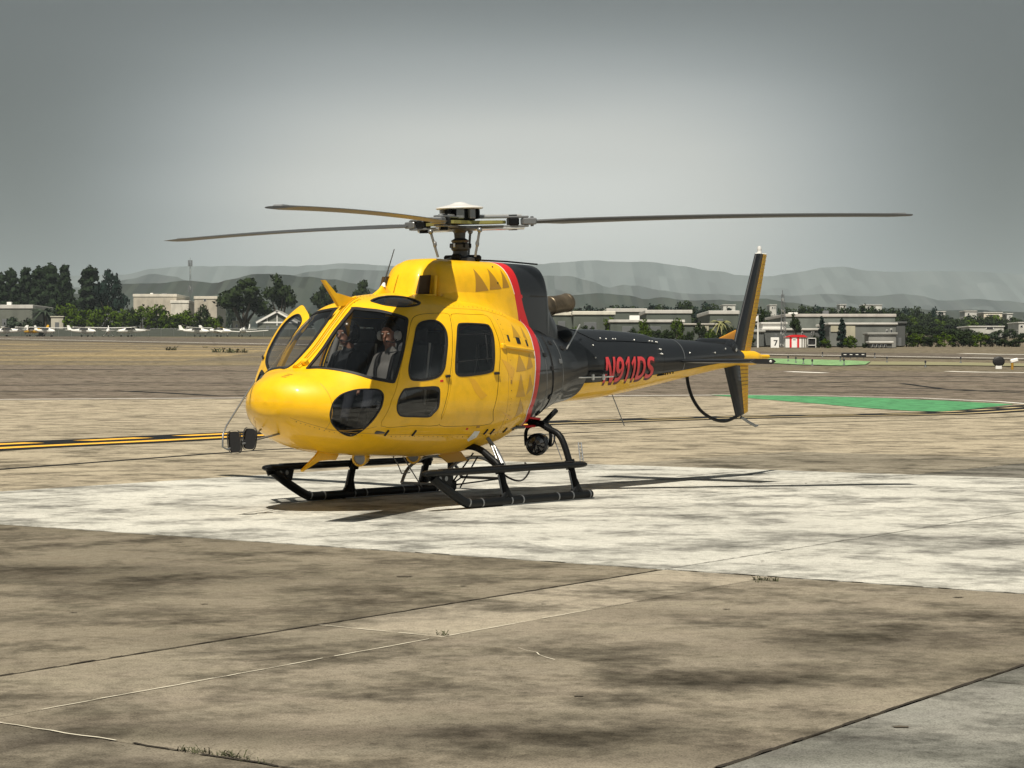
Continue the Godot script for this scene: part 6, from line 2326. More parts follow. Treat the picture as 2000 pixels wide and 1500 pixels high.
func make_field_things() -> void:
	# fence behind the aeroplanes
	var fence := thing("fence", "long grey green screened fence behind the parked light aeroplanes", "fence", Vector3(0, 0, 0))
	var fm := mat("fence screen", lin(0.075, 0.085, 0.072), 0.9)
	for k in FENCE.size() / 3 - 1:
		var a := Vector3(FENCE[k * 3], rise(-FENCE[k * 3 + 1]), FENCE[k * 3 + 1]); var b := Vector3(FENCE[k * 3 + 3], rise(-FENCE[k * 3 + 4]), FENCE[k * 3 + 4])
		var g := Mesher.new()
		var dir := (b - a).normalized()
		g.box((a + b) / 2 + Vector3(0, 1.15, 0), Vector3(a.distance_to(b) - 0.1, 2.2, 0.06), Basis(dir, Vector3.UP, dir.cross(Vector3.UP)))
		part("fence_panel", g, fm, fence)
		var p := Mesher.new()
		p.tube([a, a + Vector3(0, 2.5, 0)], 0.06, 6)
		part("fence_post", p, M["grey metal"], fence)
		var r := Mesher.new()
		r.tube([a + Vector3(0, 2.36, 0), b + Vector3(0, 2.36, 0)], 0.05, 5)
		part("top_rail", r, M["grey metal"], fence)
	# masts
	for m: Array in MASTS:
		# name, label, x, z, height, base width, kind
		var o := thing(m[0], m[1], m[6], Vector3(m[2], rise(-m[3]), m[3]))
		var hh: float = m[4]; var w: float = m[5]
		if m[7] == "lattice":
			for k in 3:
				var a := TAU * k / 3
				var g := Mesher.new()
				g.tube([Vector3(cos(a) * w, 0, sin(a) * w), Vector3(cos(a) * w * 0.4, hh * 0.93, sin(a) * w * 0.4)], 0.09 * w, 5)
				part("mast_leg", g, M["grey metal"], o)
			var n := 14
			for k in n:
				var y0 := hh * 0.93 * k / n; var y1 := hh * 0.93 * (k + 1) / n
				var br := Mesher.new()
				for q in 3:
					var a := TAU * q / 3; var b := TAU * (q + 1) / 3
					var w0 := lerpf(w, w * 0.4, float(k) / n); var w1 := lerpf(w, w * 0.4, (k + 1.0) / n)
					br.tube([Vector3(cos(a) * w0, y0, sin(a) * w0), Vector3(cos(b) * w1, y1, sin(b) * w1)], 0.05 * w, 4, false)
				part("brace", br, M["grey metal"] if k % 3 else M["white paint"], o)
			var tp := Mesher.new()
			tp.tube([Vector3(0, hh * 0.9, 0), Vector3(0, hh, 0)], 0.1 * w, 6)
			part("mast_tip", tp, M["grey metal"], o)
			for q: float in m[8]:
				var an := Mesher.new()
				for k in 6:
					var a := TAU * k / 6
					an.box(Vector3(cos(a) * w * 1.3, hh * q, sin(a) * w * 1.3), Vector3(0.35, hh * 0.075, 0.35) * Vector3(w, 1, w))
				an.tube([Vector3(-w * 1.4, hh * q, 0), Vector3(w * 1.4, hh * q, 0)], 0.07 * w, 4)
				part("antenna_array", an, M["white paint"] if q < 0.6 else M["grey metal"], o)
		else:
			var g := Mesher.new()
			g.tube([Vector3.ZERO, Vector3(0, hh, 0)], [w, w * 0.6], 8)
			part("pole", g, M["white paint"], o)
			var b := Mesher.new()
			b.box(Vector3(-0.45, hh * 0.86, 0), Vector3(0.8, hh * 0.15, 0.5), Basis.IDENTITY, 0.05)
			part("pole_box", b, M["white paint"], o)
			var ar := Mesher.new()
			ar.box(Vector3(0, hh, 0), Vector3(0.9, 0.12, 0.3))
			part("cross_arm", ar, M["grey metal"], o)
	# striped shed, the box with a number, a dark frame
	var z := -333.0
	var sh := thing("striped_shed", "small white shed with red stripes and white door at the airfield edge", "shed", Vector3(43.84, rise(333.0), z))
	var g1 := Mesher.new(); g1.box(Vector3(0, 0.85, 0), Vector3(3.3, 1.7, 2.2), Basis.IDENTITY, 0.03)
	part("wall", g1, M["white paint"], sh)
	var g2 := Mesher.new(); g2.prism(PackedVector2Array([Vector2(-1.75, 1.62), Vector2(1.75, 1.62), Vector2(1.2, 1.98), Vector2(-0.7, 1.98)]), Transform3D.IDENTITY, 2.5, 0.0)
	part("roof", g2, M["red paint"], sh)
	for x: float in [-0.86, 0.30]:
		var s := Mesher.new(); s.box(Vector3(x, 0.86, 1.115), Vector3(0.32, 1.66, 0.05))
		part("red_panel", s, M["red paint"], sh)
	var dr := Mesher.new(); dr.box(Vector3(-0.28, 0.72, 1.12), Vector3(0.66, 1.4, 0.06), Basis.IDENTITY, 0.01)
	var door := part("door", dr, M["white plastic"], sh)
	var dv := Mesher.new(); dv.box(Vector3(-0.28, 1.22, 1.16), Vector3(0.4, 0.1, 0.02))
	part("door_vent", dv, M["rubber"], door)
	for x: float in [0.9, 1.25, 1.52]:
		var s := Mesher.new(); s.box(Vector3(x, 0.8, 1.12), Vector3(0.14, 1.5, 0.05))
		part("wall_batten", s, M["burnt metal"], sh)
	var bx := thing("number_board", "white board bearing a black number seven left of the striped shed", "sign", Vector3(40.55, rise(332.0), -332.0))
	var b1 := Mesher.new(); b1.box(Vector3(0, 0.8, 0), Vector3(1.28, 1.6, 0.5), Basis.IDENTITY, 0.03)
	part("board", b1, M["white plastic"], bx)
	text_on(bx, "7", Vector3(0.08, 0.75, 0.26), 0.85, M["rubber"])
	var fr := thing("dark_frame", "dark open frame box right beside the striped shed", "frame", Vector3(46.38, rise(333.0), z))
	var f1 := Mesher.new()
	for x: float in [-0.62, 0.62]:
		f1.box(Vector3(x, 0.75, 0), Vector3(0.08, 1.5, 0.3))
	f1.box(Vector3(0, 1.48, 0), Vector3(1.32, 0.1, 0.3)); f1.box(Vector3(0, 0.4, 0), Vector3(1.32, 0.1, 0.3))
	part("frame", f1, M["white paint"], fr)
	var f2 := Mesher.new(); f2.box(Vector3(0, 0.74, -0.05), Vector3(1.2, 1.45, 0.08))
	part("screen", f2, M["rubber"], fr)
	# airfield signs and edge lights
	var sg := thing("taxiway_sign", "long black airfield sign with four white marks beside the green strip", "sign", Vector3(35.37, 2.63, -222.7))
	var s1 := Mesher.new(); s1.box(Vector3(0, 0.42, 0), Vector3(2.55, 0.5, 0.2), Basis.IDENTITY, 0.02)
	part("sign_face", s1, M["rubber"], sg)
	for k in 4:
		var s2 := Mesher.new(); s2.box(Vector3(-0.92 + 0.62 * k, 0.47, 0.105), Vector3(0.28, 0.075, 0.02))
		part("sign_mark", s2, M["white paint"], sg)
		var s3 := Mesher.new(); s3.box(Vector3(-1.05 + 0.7 * k, 0.09, 0), Vector3(0.06, 0.18, 0.06))
		part("sign_leg", s3, M["grey metal"], sg)
	var ov := thing("oval_sign_back", "round dark back of an airfield sign near the right edge", "sign", Vector3(39.02, 1.55, -172.5))
	var o1 := Mesher.new(); o1.ball(Vector3(0, 0.62, 0), Vector3(0.5, 0.42, 0.12))
	part("sign_back", o1, M["rubber"], ov)
	var o2 := Mesher.new(); o2.box(Vector3(0, 0.14, 0), Vector3(0.5, 0.28, 0.12), Basis.IDENTITY, 0.02)
	part("sign_base", o2, M["white paint"], ov)
	var ww := thing("wind_vane_light", "small white and yellow tilted marker at the right edge beside the round sign", "marker", Vector3(39.75, 1.51, -170.53))
	var w1 := Mesher.new(); w1.box(Vector3(0.05, 0.72, 0), Vector3(0.62, 0.3, 0.25), Basis(Vector3(0, 0, 1), 0.25), 0.06)
	part("marker_head", w1, M["white plastic"], ww)
	var w2 := Mesher.new(); w2.tube([Vector3(-0.1, 0, 0), Vector3(-0.1, 0.6, 0)], 0.11, 8)
	part("marker_stem", w2, M["dark yellow decal"], ww)
	var first: Node3D = null
	for l: Array in EDGE_LIGHTS:
		var at := Vector3(l[0], rise(-l[1]), l[1])
		if first == null:
			first = thing("edge_light", l[2], "light", at, 0.0, "taxiway edge lights on the green strip")
			var a := Mesher.new(); a.lathe(Vector3.ZERO, Vector3.UP, [Vector2(0.11, 0.0), Vector2(0.09, 0.1), Vector2(0.035, 0.12), Vector2(0.035, 0.34)], 10)
			part("light_stem", a, M["grey metal"], first)
			var b := Mesher.new(); b.lathe(Vector3(0, 0.34, 0), Vector3.UP, [Vector2(0.06, 0.0), Vector2(0.085, 0.03), Vector2(0.085, 0.16), Vector2(0.05, 0.21), Vector2(0.0, 0.22)], 12)
			part("light_globe", b, M["lens"], first)
		else:
			copy(first, "edge_light", l[2], "light", at, 0.0, Vector3.ONE, "taxiway edge lights on the green strip")


func text_on(parent: Node, what: String, at: Vector3, high: float, m: Material) -> void:
	var tm := TextMesh.new()
	tm.text = what
	var font := SystemFont.new()
	font.font_names = PackedStringArray(["Droid Sans"])
	font.font_weight = 700
	tm.font = font
	tm.font_size = 64
	tm.pixel_size = high / 46.0
	tm.depth = 0.02
	var o := MeshInstance3D.new()
	o.name = numbered("numeral", parent)
	o.mesh = tm
	o.material_override = m
	o.position = at
	parent.add_child(o, true)


const STAINS_AND_VIGNETTE := [-2.96, -14.62, 1.9, 1.6, 0.38, -1.29, -11.28, 1.2, 0.8, 0.15, -0.1, -8.28, 1.7, 0.55, 0.42, -1.4, -8.4, 1.3, 0.5, 0.32, 2.01, -11.28, 1.3, 0.9, 0.42, 1.05, -9.79, 1, 0.35, 0.35, 0.52, -8.77, 0.9, 0.25, 0.3, 1.78, -12.47, 1.6, 0.35, 0.25, 3.79, -17.67, 2.2, 0.8, 0.22, -3.59, -21.52, 2.5, 0.9, 0.15, -12.57, -56.17, 3.5, 3.5, 0.35, 6.03, -33.78, 4.5, 1.4, 0.25, 2.54, -38.12, 3, 1.2, 0.12, 0.28, -7.84, 1.2, 0.3, 0.35, 1.32, -7.95, 0.9, 0.3, 0.35, -1.1, -15.38, 0.5, 0.25, 0.2, -0.89, -15.58, 0.2, 0.2, 0.3]  # soft ellipses: mostly vignette darkening put into the ground colour, some real stains
const CRACKS := [
	["c", 0.01, 0.003, -4.818, -19.885, -1.267, -17.122],
	["c", 0.013, 0.004, -1.267, -17.122, 1.1, -15.28],
	["c", 0.015, 0.005, 1.1, -15.28, 4.651, -12.517],
	["c", 0.011, 0.004, -2.717, -9.412, 1.084, -15.292],
	["c", 0.012, 0.003, -0.206, -6.196, 4.138, -12.916],
	["f", 0.005, 0.004, -1.96, -8.95, -0.386, -11.386],
	["f", 0.004, 0.003, -0.386, -11.386, 0.483, -12.73],
	["c", 0.003, 0.004, 0.483, -12.73, 1.786, -14.746],
	["f", 0.005, 0.003, -1.077, -11.949, -0.375, -11.403],
	["f", 0.006, 0.005, -2.11, -8.663, -1.44, -8.141],
	["c", 0.009, 0.007, -1.44, -8.141, -0.532, -7.435],
	["c", 0.005, 0.004, 2.144, -9.796, 3.43, -8.795],
	["c", 0.006, 0.003, 1.084, -15.292, 5.971, -22.852],
	["c", 0.004, 0.003, -2.017, -17.705, 5.477, -29.297],
	["f", 0.003, 0.008, 0, -11.05, 0.15, -10.67, 0.27, -10.3],
	["c", 0.005, 0.012, 5.99, -38.12, 6.39, -38.37, 7.08, -40.19, 7.72, -41.6],
	["c", 0.003, 0.01, 2.1, -23.2, 3.61, -21.68, 4.94, -20.77],
	["c", 0.003, 0.012, -4.94, -20.77, -3.93, -22, -2.6, -22.76],
	["c", 0.0025, 0.01, -2.43, -11.84, -2.13, -12.09, -1.82, -12.16],
	["c", 0.006, 0.02, 3.46, -26.64, 4.43, -28.16, 5.77, -29.57, 7.74, -32.84],
	["c", 0.0025, 0.01, 0.58, -13.61, 1.27, -14, 1.7, -14.27],
	["c", 0.002, 0.012, 0.1, -8.28, 0.4, -8.46, 0.66, -8.42],
]
const SPOTS := [[-0.74, -14.77, 0.05], [-1.05, -13.8, 0.025], [-2.56, -12.55, 0.02], [-0.32, -14.1, 0.02], [2.78, -13.4, 0.03], [1.54, -8.52, 0.03], [-0.88, -10.58, 0.015], [0.29, -9.33, 0.02], [-1.86, -13.01, 0.02], [-0.44, -13.31, 0.014], [0.19, -13.01, 0.016], [1.27, -12.73, 0.02], [1.86, -15.96, 0.015], [-2.73, -17.67, 0.02]]
const GUIDE := [-11.01, -36.7, -9.57, -40.19, -7.78, -43.58, -6.16, -47.04, -4.52, -50.01, -1.81, -54.37, 0.83, -58.1, 4.48, -62.66, 7.85, -65.98, 11.34, -68.07, 14.37, -70.99, 17.11, -75.64, 18.98, -78.93, 22.07, -85.04]
const RIDGES := [
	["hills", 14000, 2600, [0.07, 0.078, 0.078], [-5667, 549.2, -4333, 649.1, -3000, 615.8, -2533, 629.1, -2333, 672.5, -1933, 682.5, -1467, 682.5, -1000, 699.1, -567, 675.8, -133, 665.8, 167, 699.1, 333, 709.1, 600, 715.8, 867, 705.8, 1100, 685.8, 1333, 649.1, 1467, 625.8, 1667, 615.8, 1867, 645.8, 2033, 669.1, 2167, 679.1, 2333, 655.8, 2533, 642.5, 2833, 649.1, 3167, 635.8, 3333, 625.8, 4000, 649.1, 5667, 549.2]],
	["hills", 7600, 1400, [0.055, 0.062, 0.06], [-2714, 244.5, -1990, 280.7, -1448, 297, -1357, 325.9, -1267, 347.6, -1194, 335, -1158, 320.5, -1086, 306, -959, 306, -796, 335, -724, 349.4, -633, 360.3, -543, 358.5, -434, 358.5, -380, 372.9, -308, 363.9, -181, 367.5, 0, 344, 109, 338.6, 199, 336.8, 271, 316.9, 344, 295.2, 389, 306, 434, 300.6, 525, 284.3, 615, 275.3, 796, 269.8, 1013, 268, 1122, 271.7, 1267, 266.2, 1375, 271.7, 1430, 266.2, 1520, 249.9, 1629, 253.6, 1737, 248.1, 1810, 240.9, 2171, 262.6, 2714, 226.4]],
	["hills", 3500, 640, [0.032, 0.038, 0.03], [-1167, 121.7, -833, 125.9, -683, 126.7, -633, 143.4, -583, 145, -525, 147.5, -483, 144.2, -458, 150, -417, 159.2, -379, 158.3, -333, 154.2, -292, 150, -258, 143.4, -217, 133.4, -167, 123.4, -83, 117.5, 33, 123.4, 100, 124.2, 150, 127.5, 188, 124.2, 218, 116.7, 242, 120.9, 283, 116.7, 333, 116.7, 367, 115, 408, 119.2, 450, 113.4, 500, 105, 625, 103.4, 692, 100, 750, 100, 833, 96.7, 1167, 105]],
]
const TREES := [
	["pine", -185.42, -762, 23.01, 11.97, "leaf pine", "dark pine mostly cut off by the left picture edge", "tall dark trees at the left edge"],
	["pine", -176.37, -743, 22, 8.76, "leaf pine", "dark pine standing right at the left picture edge", "tall dark trees at the left edge"],
	["pine", -177.44, -762, 24.1, 9.58, "leaf pine", "slim dark pine with a single rounded tip, second from the left edge", "tall dark trees at the left edge"],
	["pine", -171.9, -760, 24.59, 8.96, "leaf pine", "narrow dark pine, third from the left edge", "tall dark trees at the left edge"],
	["pine", -166.32, -756, 24.66, 10.69, "leaf pine", "dark pine left of the tallest tree of the left group", "tall dark trees at the left edge"],
	["pine", -160.68, -749, 25.54, 11.77, "leaf pine", "tallest dark pine of the group at the left", "tall dark trees at the left edge"],
	["pine", -155.27, -747, 25.12, 8.22, "leaf pine", "slim dark pine with a forked tip right of the tallest one", "tall dark trees at the left edge"],
	["pine", -150.28, -766, 25.12, 13.24, "leaf pine", "pointed dark pine standing alone in the gap right of the left group", "tall dark trees at the left edge"],
	["broad", -139.82, -750, 23.42, 11.07, "leaf blue", "round topped bluish dark tree at the right end of the left group", "tall dark trees at the left edge"],
	["pine", -182.31, -775, 18.18, 11.99, "leaf dark", "short dark pine filling the first gap at the left edge", "tall dark trees at the left edge"],
	["pine", -177.51, -775, 18.92, 12.47, "leaf dark", "short dark pine filling the second gap at the left", "tall dark trees at the left edge"],
	["pine", -172.9, -775, 18.92, 12.47, "leaf dark", "short dark pine left behind the tallest pine", "tall dark trees at the left edge"],
	["pine", -168.29, -775, 19.29, 12.47, "leaf dark", "short dark pine right behind the tallest pine", "tall dark trees at the left edge"],
	["pine", -163.67, -775, 18.73, 11.99, "leaf dark", "short dark pine right of the tallest pine, in the gap", "tall dark trees at the left edge"],
	["pine", -159.43, -775, 16.33, 8.16, "leaf dark", "low dark pine in front of the gap beside the pointed one", "tall dark trees at the left edge"],
	["pine", -149.1, -775, 18.18, 11.99, "leaf dark", "short dark pine between the pointed pine and the round tree", "tall dark trees at the left edge"],
	["bush", -155.16, -676, 9.25, 10.3, "leaf grey", "dusty grey green spreading bush in front of the grey hangar", "lower bright green trees behind the left fence"],
	["palm", -146.79, -676, 9.57, 9.98, "leaf grey", "drooping palm beside the small beige shed", "lower bright green trees behind the left fence"],
	["bush", -149.69, -676, 5.71, 7.08, "leaf dark", "low dark bush under the drooping palm", "lower bright green trees behind the left fence"],
	["bush", -139.71, -676, 11.83, 10.3, "leaf green", "bright green round tree left of the group behind the fence", "lower bright green trees behind the left fence"],
	["bush", -133.59, -676, 13.11, 10.62, "leaf green", "tallest bright green tree behind the long aeroplane wings", "lower bright green trees behind the left fence"],
	["bush", -127.96, -676, 11.18, 9.98, "leaf green", "bright green tree right of the tallest one", "lower bright green trees behind the left fence"],
	["bush", -122.97, -676, 9.89, 8.37, "leaf green", "mid green tree above the black tailed aeroplane", "lower bright green trees behind the left fence"],
	["bush", -120.07, -676, 13.76, 3.86, "leaf dark", "small dark rounded tree at the left end of the beige hall", "lower bright green trees behind the left fence"],
	["bush", -116.53, -676, 11.34, 9.01, "leaf green", "bright green shrub below the long beige hall", "lower bright green trees behind the left fence"],
	["bush", -111.86, -676, 11.5, 9.66, "leaf green", "second bright green shrub below the long beige hall", "lower bright green trees behind the left fence"],
	["bush", -106.55, -676, 11.18, 9.98, "leaf green", "third bright green shrub, in front of the lower beige wing", "lower bright green trees behind the left fence"],
	["bush", -102.04, -676, 9.89, 8.69, "leaf green", "dense green shrub right of the beige wing", "lower bright green trees behind the left fence"],
	["bush", -97.22, -676, 11.5, 5.47, "leaf dark", "dark upright shrub in front of the second beige building", "lower bright green trees behind the left fence"],
	["bush", -94.32, -676, 9.57, 7.73, "leaf green", "light green shrub left of the big spreading tree", "lower bright green trees behind the left fence"],
	["bush", -92.06, -676, 4.1, 5.47, "leaf yellow", "small yellowish bush right of the fence aeroplanes", "lower bright green trees behind the left fence"],
	["bush", -96.25, -676, 4.42, 4.18, "leaf pale", "pale flowering bush beside the yellowish bush", "lower bright green trees behind the left fence"],
	["broad", -83.34, -668, 18.72, 17.81, "leaf dark", "big spreading dark tree with bare lower limbs left of the cockpit", "big dark trees left of the helicopter"],
	["broad", -74.26, -690, 19.88, 11.17, "leaf dark", "tall dark tree between the spreading tree and the cockpit roof", "big dark trees left of the helicopter"],
	["broad", -68.57, -800, 19.79, 11.81, "leaf dark", "dark tree seen just above the cockpit windscreen", "big dark trees left of the helicopter"],
	["broad", -54.86, -800, 20.93, 10.67, "leaf dark", "dark tree behind the roof aerial of the helicopter", "big dark trees left of the helicopter"],
	["bush", -67.36, -690, 11.34, 8.87, "leaf green", "green tree directly behind the open cockpit door", "big dark trees left of the helicopter"],
	["bush", -47.83, -820, 17.85, 11.71, "leaf dark", "low dark tree in front of the engine cowling", "big dark trees left of the helicopter"],
	["bush", -178.71, -1080, 21.31, 6.69, "leaf dark", "small dark tree above the middle of the long beige hall", "row of dark trees on the rise at the left"],
	["bush", -174.34, -1080, 21.82, 6.17, "leaf dark", "tallest small dark tree above the long beige hall", "row of dark trees on the rise at the left"],
	["bush", -168.43, -1080, 20.02, 7.71, "leaf dark", "dark tree right of the tallest one above the beige hall", "row of dark trees on the rise at the left"],
	["bush", -163.03, -1080, 19.25, 6.69, "leaf dark", "dark tree over the gap between the two beige buildings", "row of dark trees on the rise at the left"],
	["bush", -158.14, -1080, 19.51, 7.2, "leaf dark", "dark tree left above the second beige building", "row of dark trees on the rise at the left"],
	["bush", -153.77, -1080, 19.76, 6.69, "leaf dark", "dark tree right above the second beige building", "row of dark trees on the rise at the left"],
	["bush", -183.6, -1080, 19.76, 5.14, "leaf dark", "smallest dark tree above the left part of the beige hall", "row of dark trees on the rise at the left"],
	["bush", -140.14, -1080, 22.85, 7.71, "leaf dark", "dark tree half hidden by the big spreading tree", "row of dark trees on the rise at the left"],
	["bush", 29.29, -820, 13.17, 10.33, "leaf blue", "dark tree on the skyline, nearest the exhaust pipe", "dark trees on the skyline at the right"],
	["bush", 40.02, -820, 12.77, 11.23, "leaf dark", "dark tree on the skyline, second right of the exhaust pipe", "dark trees on the skyline at the right"],
	["bush", 50.76, -820, 12.38, 8.98, "leaf dark", "dark tree on the skyline, third right of the exhaust pipe", "dark trees on the skyline at the right"],
	["bush", 58.57, -820, 12.77, 8.08, "leaf blue", "dark tree on the skyline, low one above the white roofs", "dark trees on the skyline at the right"],
	["bush", 67.36, -820, 13.36, 9.88, "leaf dark", "dark tree on the skyline, left of the round tree by the tail fin", "dark trees on the skyline at the right"],
	["bush", 76.53, -820, 14.53, 10.78, "leaf dark", "dark tree on the skyline, tall round one just left of the tail fin", "dark trees on the skyline at the right"],
	["bush", 82, -820, 11.99, 7.63, "leaf blue", "dark tree on the skyline, touching the left edge of the tail fin", "dark trees on the skyline at the right"],
	["bush", 97.62, -820, 10.43, 7.63, "leaf dark", "dark tree on the skyline, just right of the tail fin", "dark trees on the skyline at the right"],
	["bush", 108.55, -820, 13.36, 12.12, "leaf dark", "dark tree on the skyline, big one right of the lattice mast", "dark trees on the skyline at the right"],
	["bush", 115.19, -820, 12.77, 9.88, "leaf blue", "dark tree on the skyline, second right of the lattice mast", "dark trees on the skyline at the right"],
	["bush", 121.44, -820, 11.41, 10.78, "leaf dark", "dark tree on the skyline, above the long pale roof", "dark trees on the skyline at the right"],
	["bush", 127.3, -820, 11.21, 11.23, "leaf dark", "dark tree on the skyline, widest above the long pale roof", "dark trees on the skyline at the right"],
	["bush", 133.74, -820, 11.41, 8.98, "leaf blue", "dark tree on the skyline, above the right part of the long pale roof", "dark trees on the skyline at the right"],
	["bush", 139.6, -820, 11.02, 8.98, "leaf dark", "dark tree on the skyline, third from the end of the long pale roof", "dark trees on the skyline at the right"],
	["bush", 144.09, -820, 11.6, 7.18, "leaf dark", "dark tree on the skyline, above the end of the long pale roof", "dark trees on the skyline at the right"],
	["bush", 149.36, -820, 11.99, 8.08, "leaf blue", "dark tree on the skyline, first beyond the long pale roof", "dark trees on the skyline at the right"],
	["bush", 153.46, -820, 12.38, 7.63, "leaf dark", "dark tree on the skyline, second beyond the long pale roof", "dark trees on the skyline at the right"],
	["bush", 157.17, -820, 12.97, 8.98, "leaf dark", "dark tree on the skyline, tallest beyond the long pale roof", "dark trees on the skyline at the right"],
	["bush", 160.88, -820, 11.99, 6.74, "leaf blue", "dark tree on the skyline, right of the tallest beyond the pale roof", "dark trees on the skyline at the right"],
	["bush", 164.39, -820, 8.48, 8.08, "leaf dark", "dark tree on the skyline, under the first white house", "dark trees on the skyline at the right"],
	["bush", 169.47, -820, 8.09, 8.98, "leaf dark", "dark tree on the skyline, between the first two white houses", "dark trees on the skyline at the right"],
	["bush", 173.76, -820, 8.09, 8.08, "leaf blue", "dark tree on the skyline, under the second white house", "dark trees on the skyline at the right"],
	["bush", 180.6, -820, 7.51, 8.98, "leaf dark", "dark tree on the skyline, under the wide white house", "dark trees on the skyline at the right"],
	["bush", 187.04, -820, 6.92, 8.98, "leaf dark", "dark tree on the skyline, right of the wide white house", "dark trees on the skyline at the right"],
	["bush", 192.31, -820, 6.53, 8.98, "leaf blue", "dark tree on the skyline, at the right picture edge", "dark trees on the skyline at the right"],
	["bush", 145.96, -790, 8.18, 9.78, "leaf green", "dark tree below the white houses on the slope, first from the left of its row", "dark trees packed along the slope at the right"],
	["bush", 148.6, -790, 8.36, 9.78, "leaf dark", "dark tree below the white houses on the slope, second from the left of its row", "dark trees packed along the slope at the right"],
	["bush", 151.23, -790, 7.97, 9.78, "leaf dark", "dark tree below the white houses on the slope, third from the left of its row", "dark trees packed along the slope at the right"],
	["bush", 153.86, -790, 8.29, 9.78, "leaf dark", "dark tree below the white houses on the slope, fourth from the left of its row", "dark trees packed along the slope at the right"],
	["bush", 156.5, -790, 8.41, 9.78, "leaf green", "dark tree below the white houses on the slope, fifth from the left of its row", "dark trees packed along the slope at the right"],
	["bush", 159.13, -790, 7.97, 9.78, "leaf dark", "dark tree below the white houses on the slope, sixth from the left of its row", "dark trees packed along the slope at the right"],
	["bush", 161.76, -790, 7.29, 9.78, "leaf dark", "dark tree below the white houses on the slope, seventh from the left of its row", "dark trees packed along the slope at the right"],
	["bush", 164.4, -790, 7.44, 9.78, "leaf dark", "dark tree below the white houses on the slope, eighth from the left of its row", "dark trees packed along the slope at the right"],
	["bush", 167.03, -790, 7.49, 9.78, "leaf green", "dark tree below the white houses on the slope, ninth from the left of its row", "dark trees packed along the slope at the right"],
	["bush", 169.66, -790, 8.2, 9.78, "leaf dark", "dark tree below the white houses on the slope, tenth from the left of its row", "dark trees packed along the slope at the right"],
	["bush", 172.3, -790, 7.79, 9.78, "leaf dark", "dark tree below the white houses on the slope, eleventh from the left of its row", "dark trees packed along the slope at the right"],
	["bush", 174.93, -790, 8.13, 9.78, "leaf dark", "dark tree below the white houses on the slope, twelfth from the left of its row", "dark trees packed along the slope at the right"],
	["bush", 177.56, -790, 8.27, 9.78, "leaf green", "dark tree below the white houses on the slope, thirteenth from the left of its row", "dark trees packed along the slope at the right"],
	["bush", 180.2, -790, 8.35, 9.78, "leaf dark", "dark tree below the white houses on the slope, fourteenth from the left of its row", "dark trees packed along the slope at the right"],
	["bush", 182.83, -790, 7.65, 9.78, "leaf dark", "dark tree below the white houses on the slope, fifteenth from the left of its row", "dark trees packed along the slope at the right"],
	["bush", 185.46, -790, 6.71, 9.78, "leaf dark", "dark tree below the white houses on the slope, sixteenth from the left of its row", "dark trees packed along the slope at the right"],
	["bush", 188.1, -790, 6.84, 9.78, "leaf green", "dark tree below the white houses on the slope, seventeenth from the left of its row", "dark trees packed along the slope at the right"],
	["bush", 190.73, -790, 6.87, 9.78, "leaf dark", "dark tree below the white houses on the slope, eighteenth from the left of its row", "dark trees packed along the slope at the right"],
	["bush", 83.91, -660, 10.28, 7.23, "leaf dark", "dark tree directly behind the long pale roof, first from the left", "trees packed behind the long pale roof"],
	["bush", 86.11, -660, 11.43, 7.23, "leaf dark", "dark tree directly behind the long pale roof, second from the left", "trees packed behind the long pale roof"],
	["bush", 88.31, -660, 11.21, 7.23, "leaf dark", "dark tree directly behind the long pale roof, third from the left", "trees packed behind the long pale roof"],
	["bush", 90.51, -660, 10.61, 7.23, "leaf dark", "dark tree directly behind the long pale roof, fourth from the left", "trees packed behind the long pale roof"],
	["bush", 92.71, -660, 10.41, 7.23, "leaf dark", "dark tree directly behind the long pale roof, fifth from the left", "trees packed behind the long pale roof"],
	["bush", 94.91, -660, 10.18, 7.23, "leaf dark", "dark tree directly behind the long pale roof, sixth from the left", "trees packed behind the long pale roof"],
	["bush", 97.11, -660, 10.13, 7.23, "leaf dark", "dark tree directly behind the long pale roof, seventh from the left", "trees packed behind the long pale roof"],
	["bush", 99.31, -660, 11.63, 7.23, "leaf dark", "dark tree directly behind the long pale roof, eighth from the left", "trees packed behind the long pale roof"],
	["bush", 101.51, -660, 10.65, 7.23, "leaf dark", "dark tree directly behind the long pale roof, ninth from the left", "trees packed behind the long pale roof"],
	["bush", 103.71, -660, 10.52, 7.23, "leaf dark", "dark tree directly behind the long pale roof, tenth from the left", "trees packed behind the long pale roof"],
	["bush", 105.91, -660, 10.84, 7.23, "leaf dark", "dark tree directly behind the long pale roof, eleventh from the left", "trees packed behind the long pale roof"],
	["bush", 108.11, -660, 11.46, 7.23, "leaf dark", "dark tree directly behind the long pale roof, twelfth from the left", "trees packed behind the long pale roof"],
	["bush", 110.31, -660, 10.9, 7.23, "leaf dark", "dark tree directly behind the long pale roof, thirteenth from the left", "trees packed behind the long pale roof"],
	["bush", 112.51, -660, 11.62, 7.23, "leaf dark", "dark tree directly behind the long pale roof, fourteenth from the left", "trees packed behind the long pale roof"],
	["bush", 114.71, -660, 10.03, 7.23, "leaf dark", "dark tree directly behind the long pale roof, fifteenth from the left", "trees packed behind the long pale roof"],
	["bush", 116.91, -660, 10.16, 7.23, "leaf dark", "dark tree directly behind the long pale roof, sixteenth from the left", "trees packed behind the long pale roof"],
	["bush", 119.11, -660, 10.76, 7.23, "leaf dark", "dark tree directly behind the long pale roof, seventeenth from the left", "trees packed behind the long pale roof"],
	["bush", 19.67, -700, 11.75, 9, "leaf blue", "dark tree behind the white hangar roofs, first from the exhaust pipe", "trees behind the white hangar roofs"],
	["bush", 22.5, -700, 10.33, 9, "leaf dark", "dark tree behind the white hangar roofs, second from the exhaust pipe", "trees behind the white hangar roofs"],
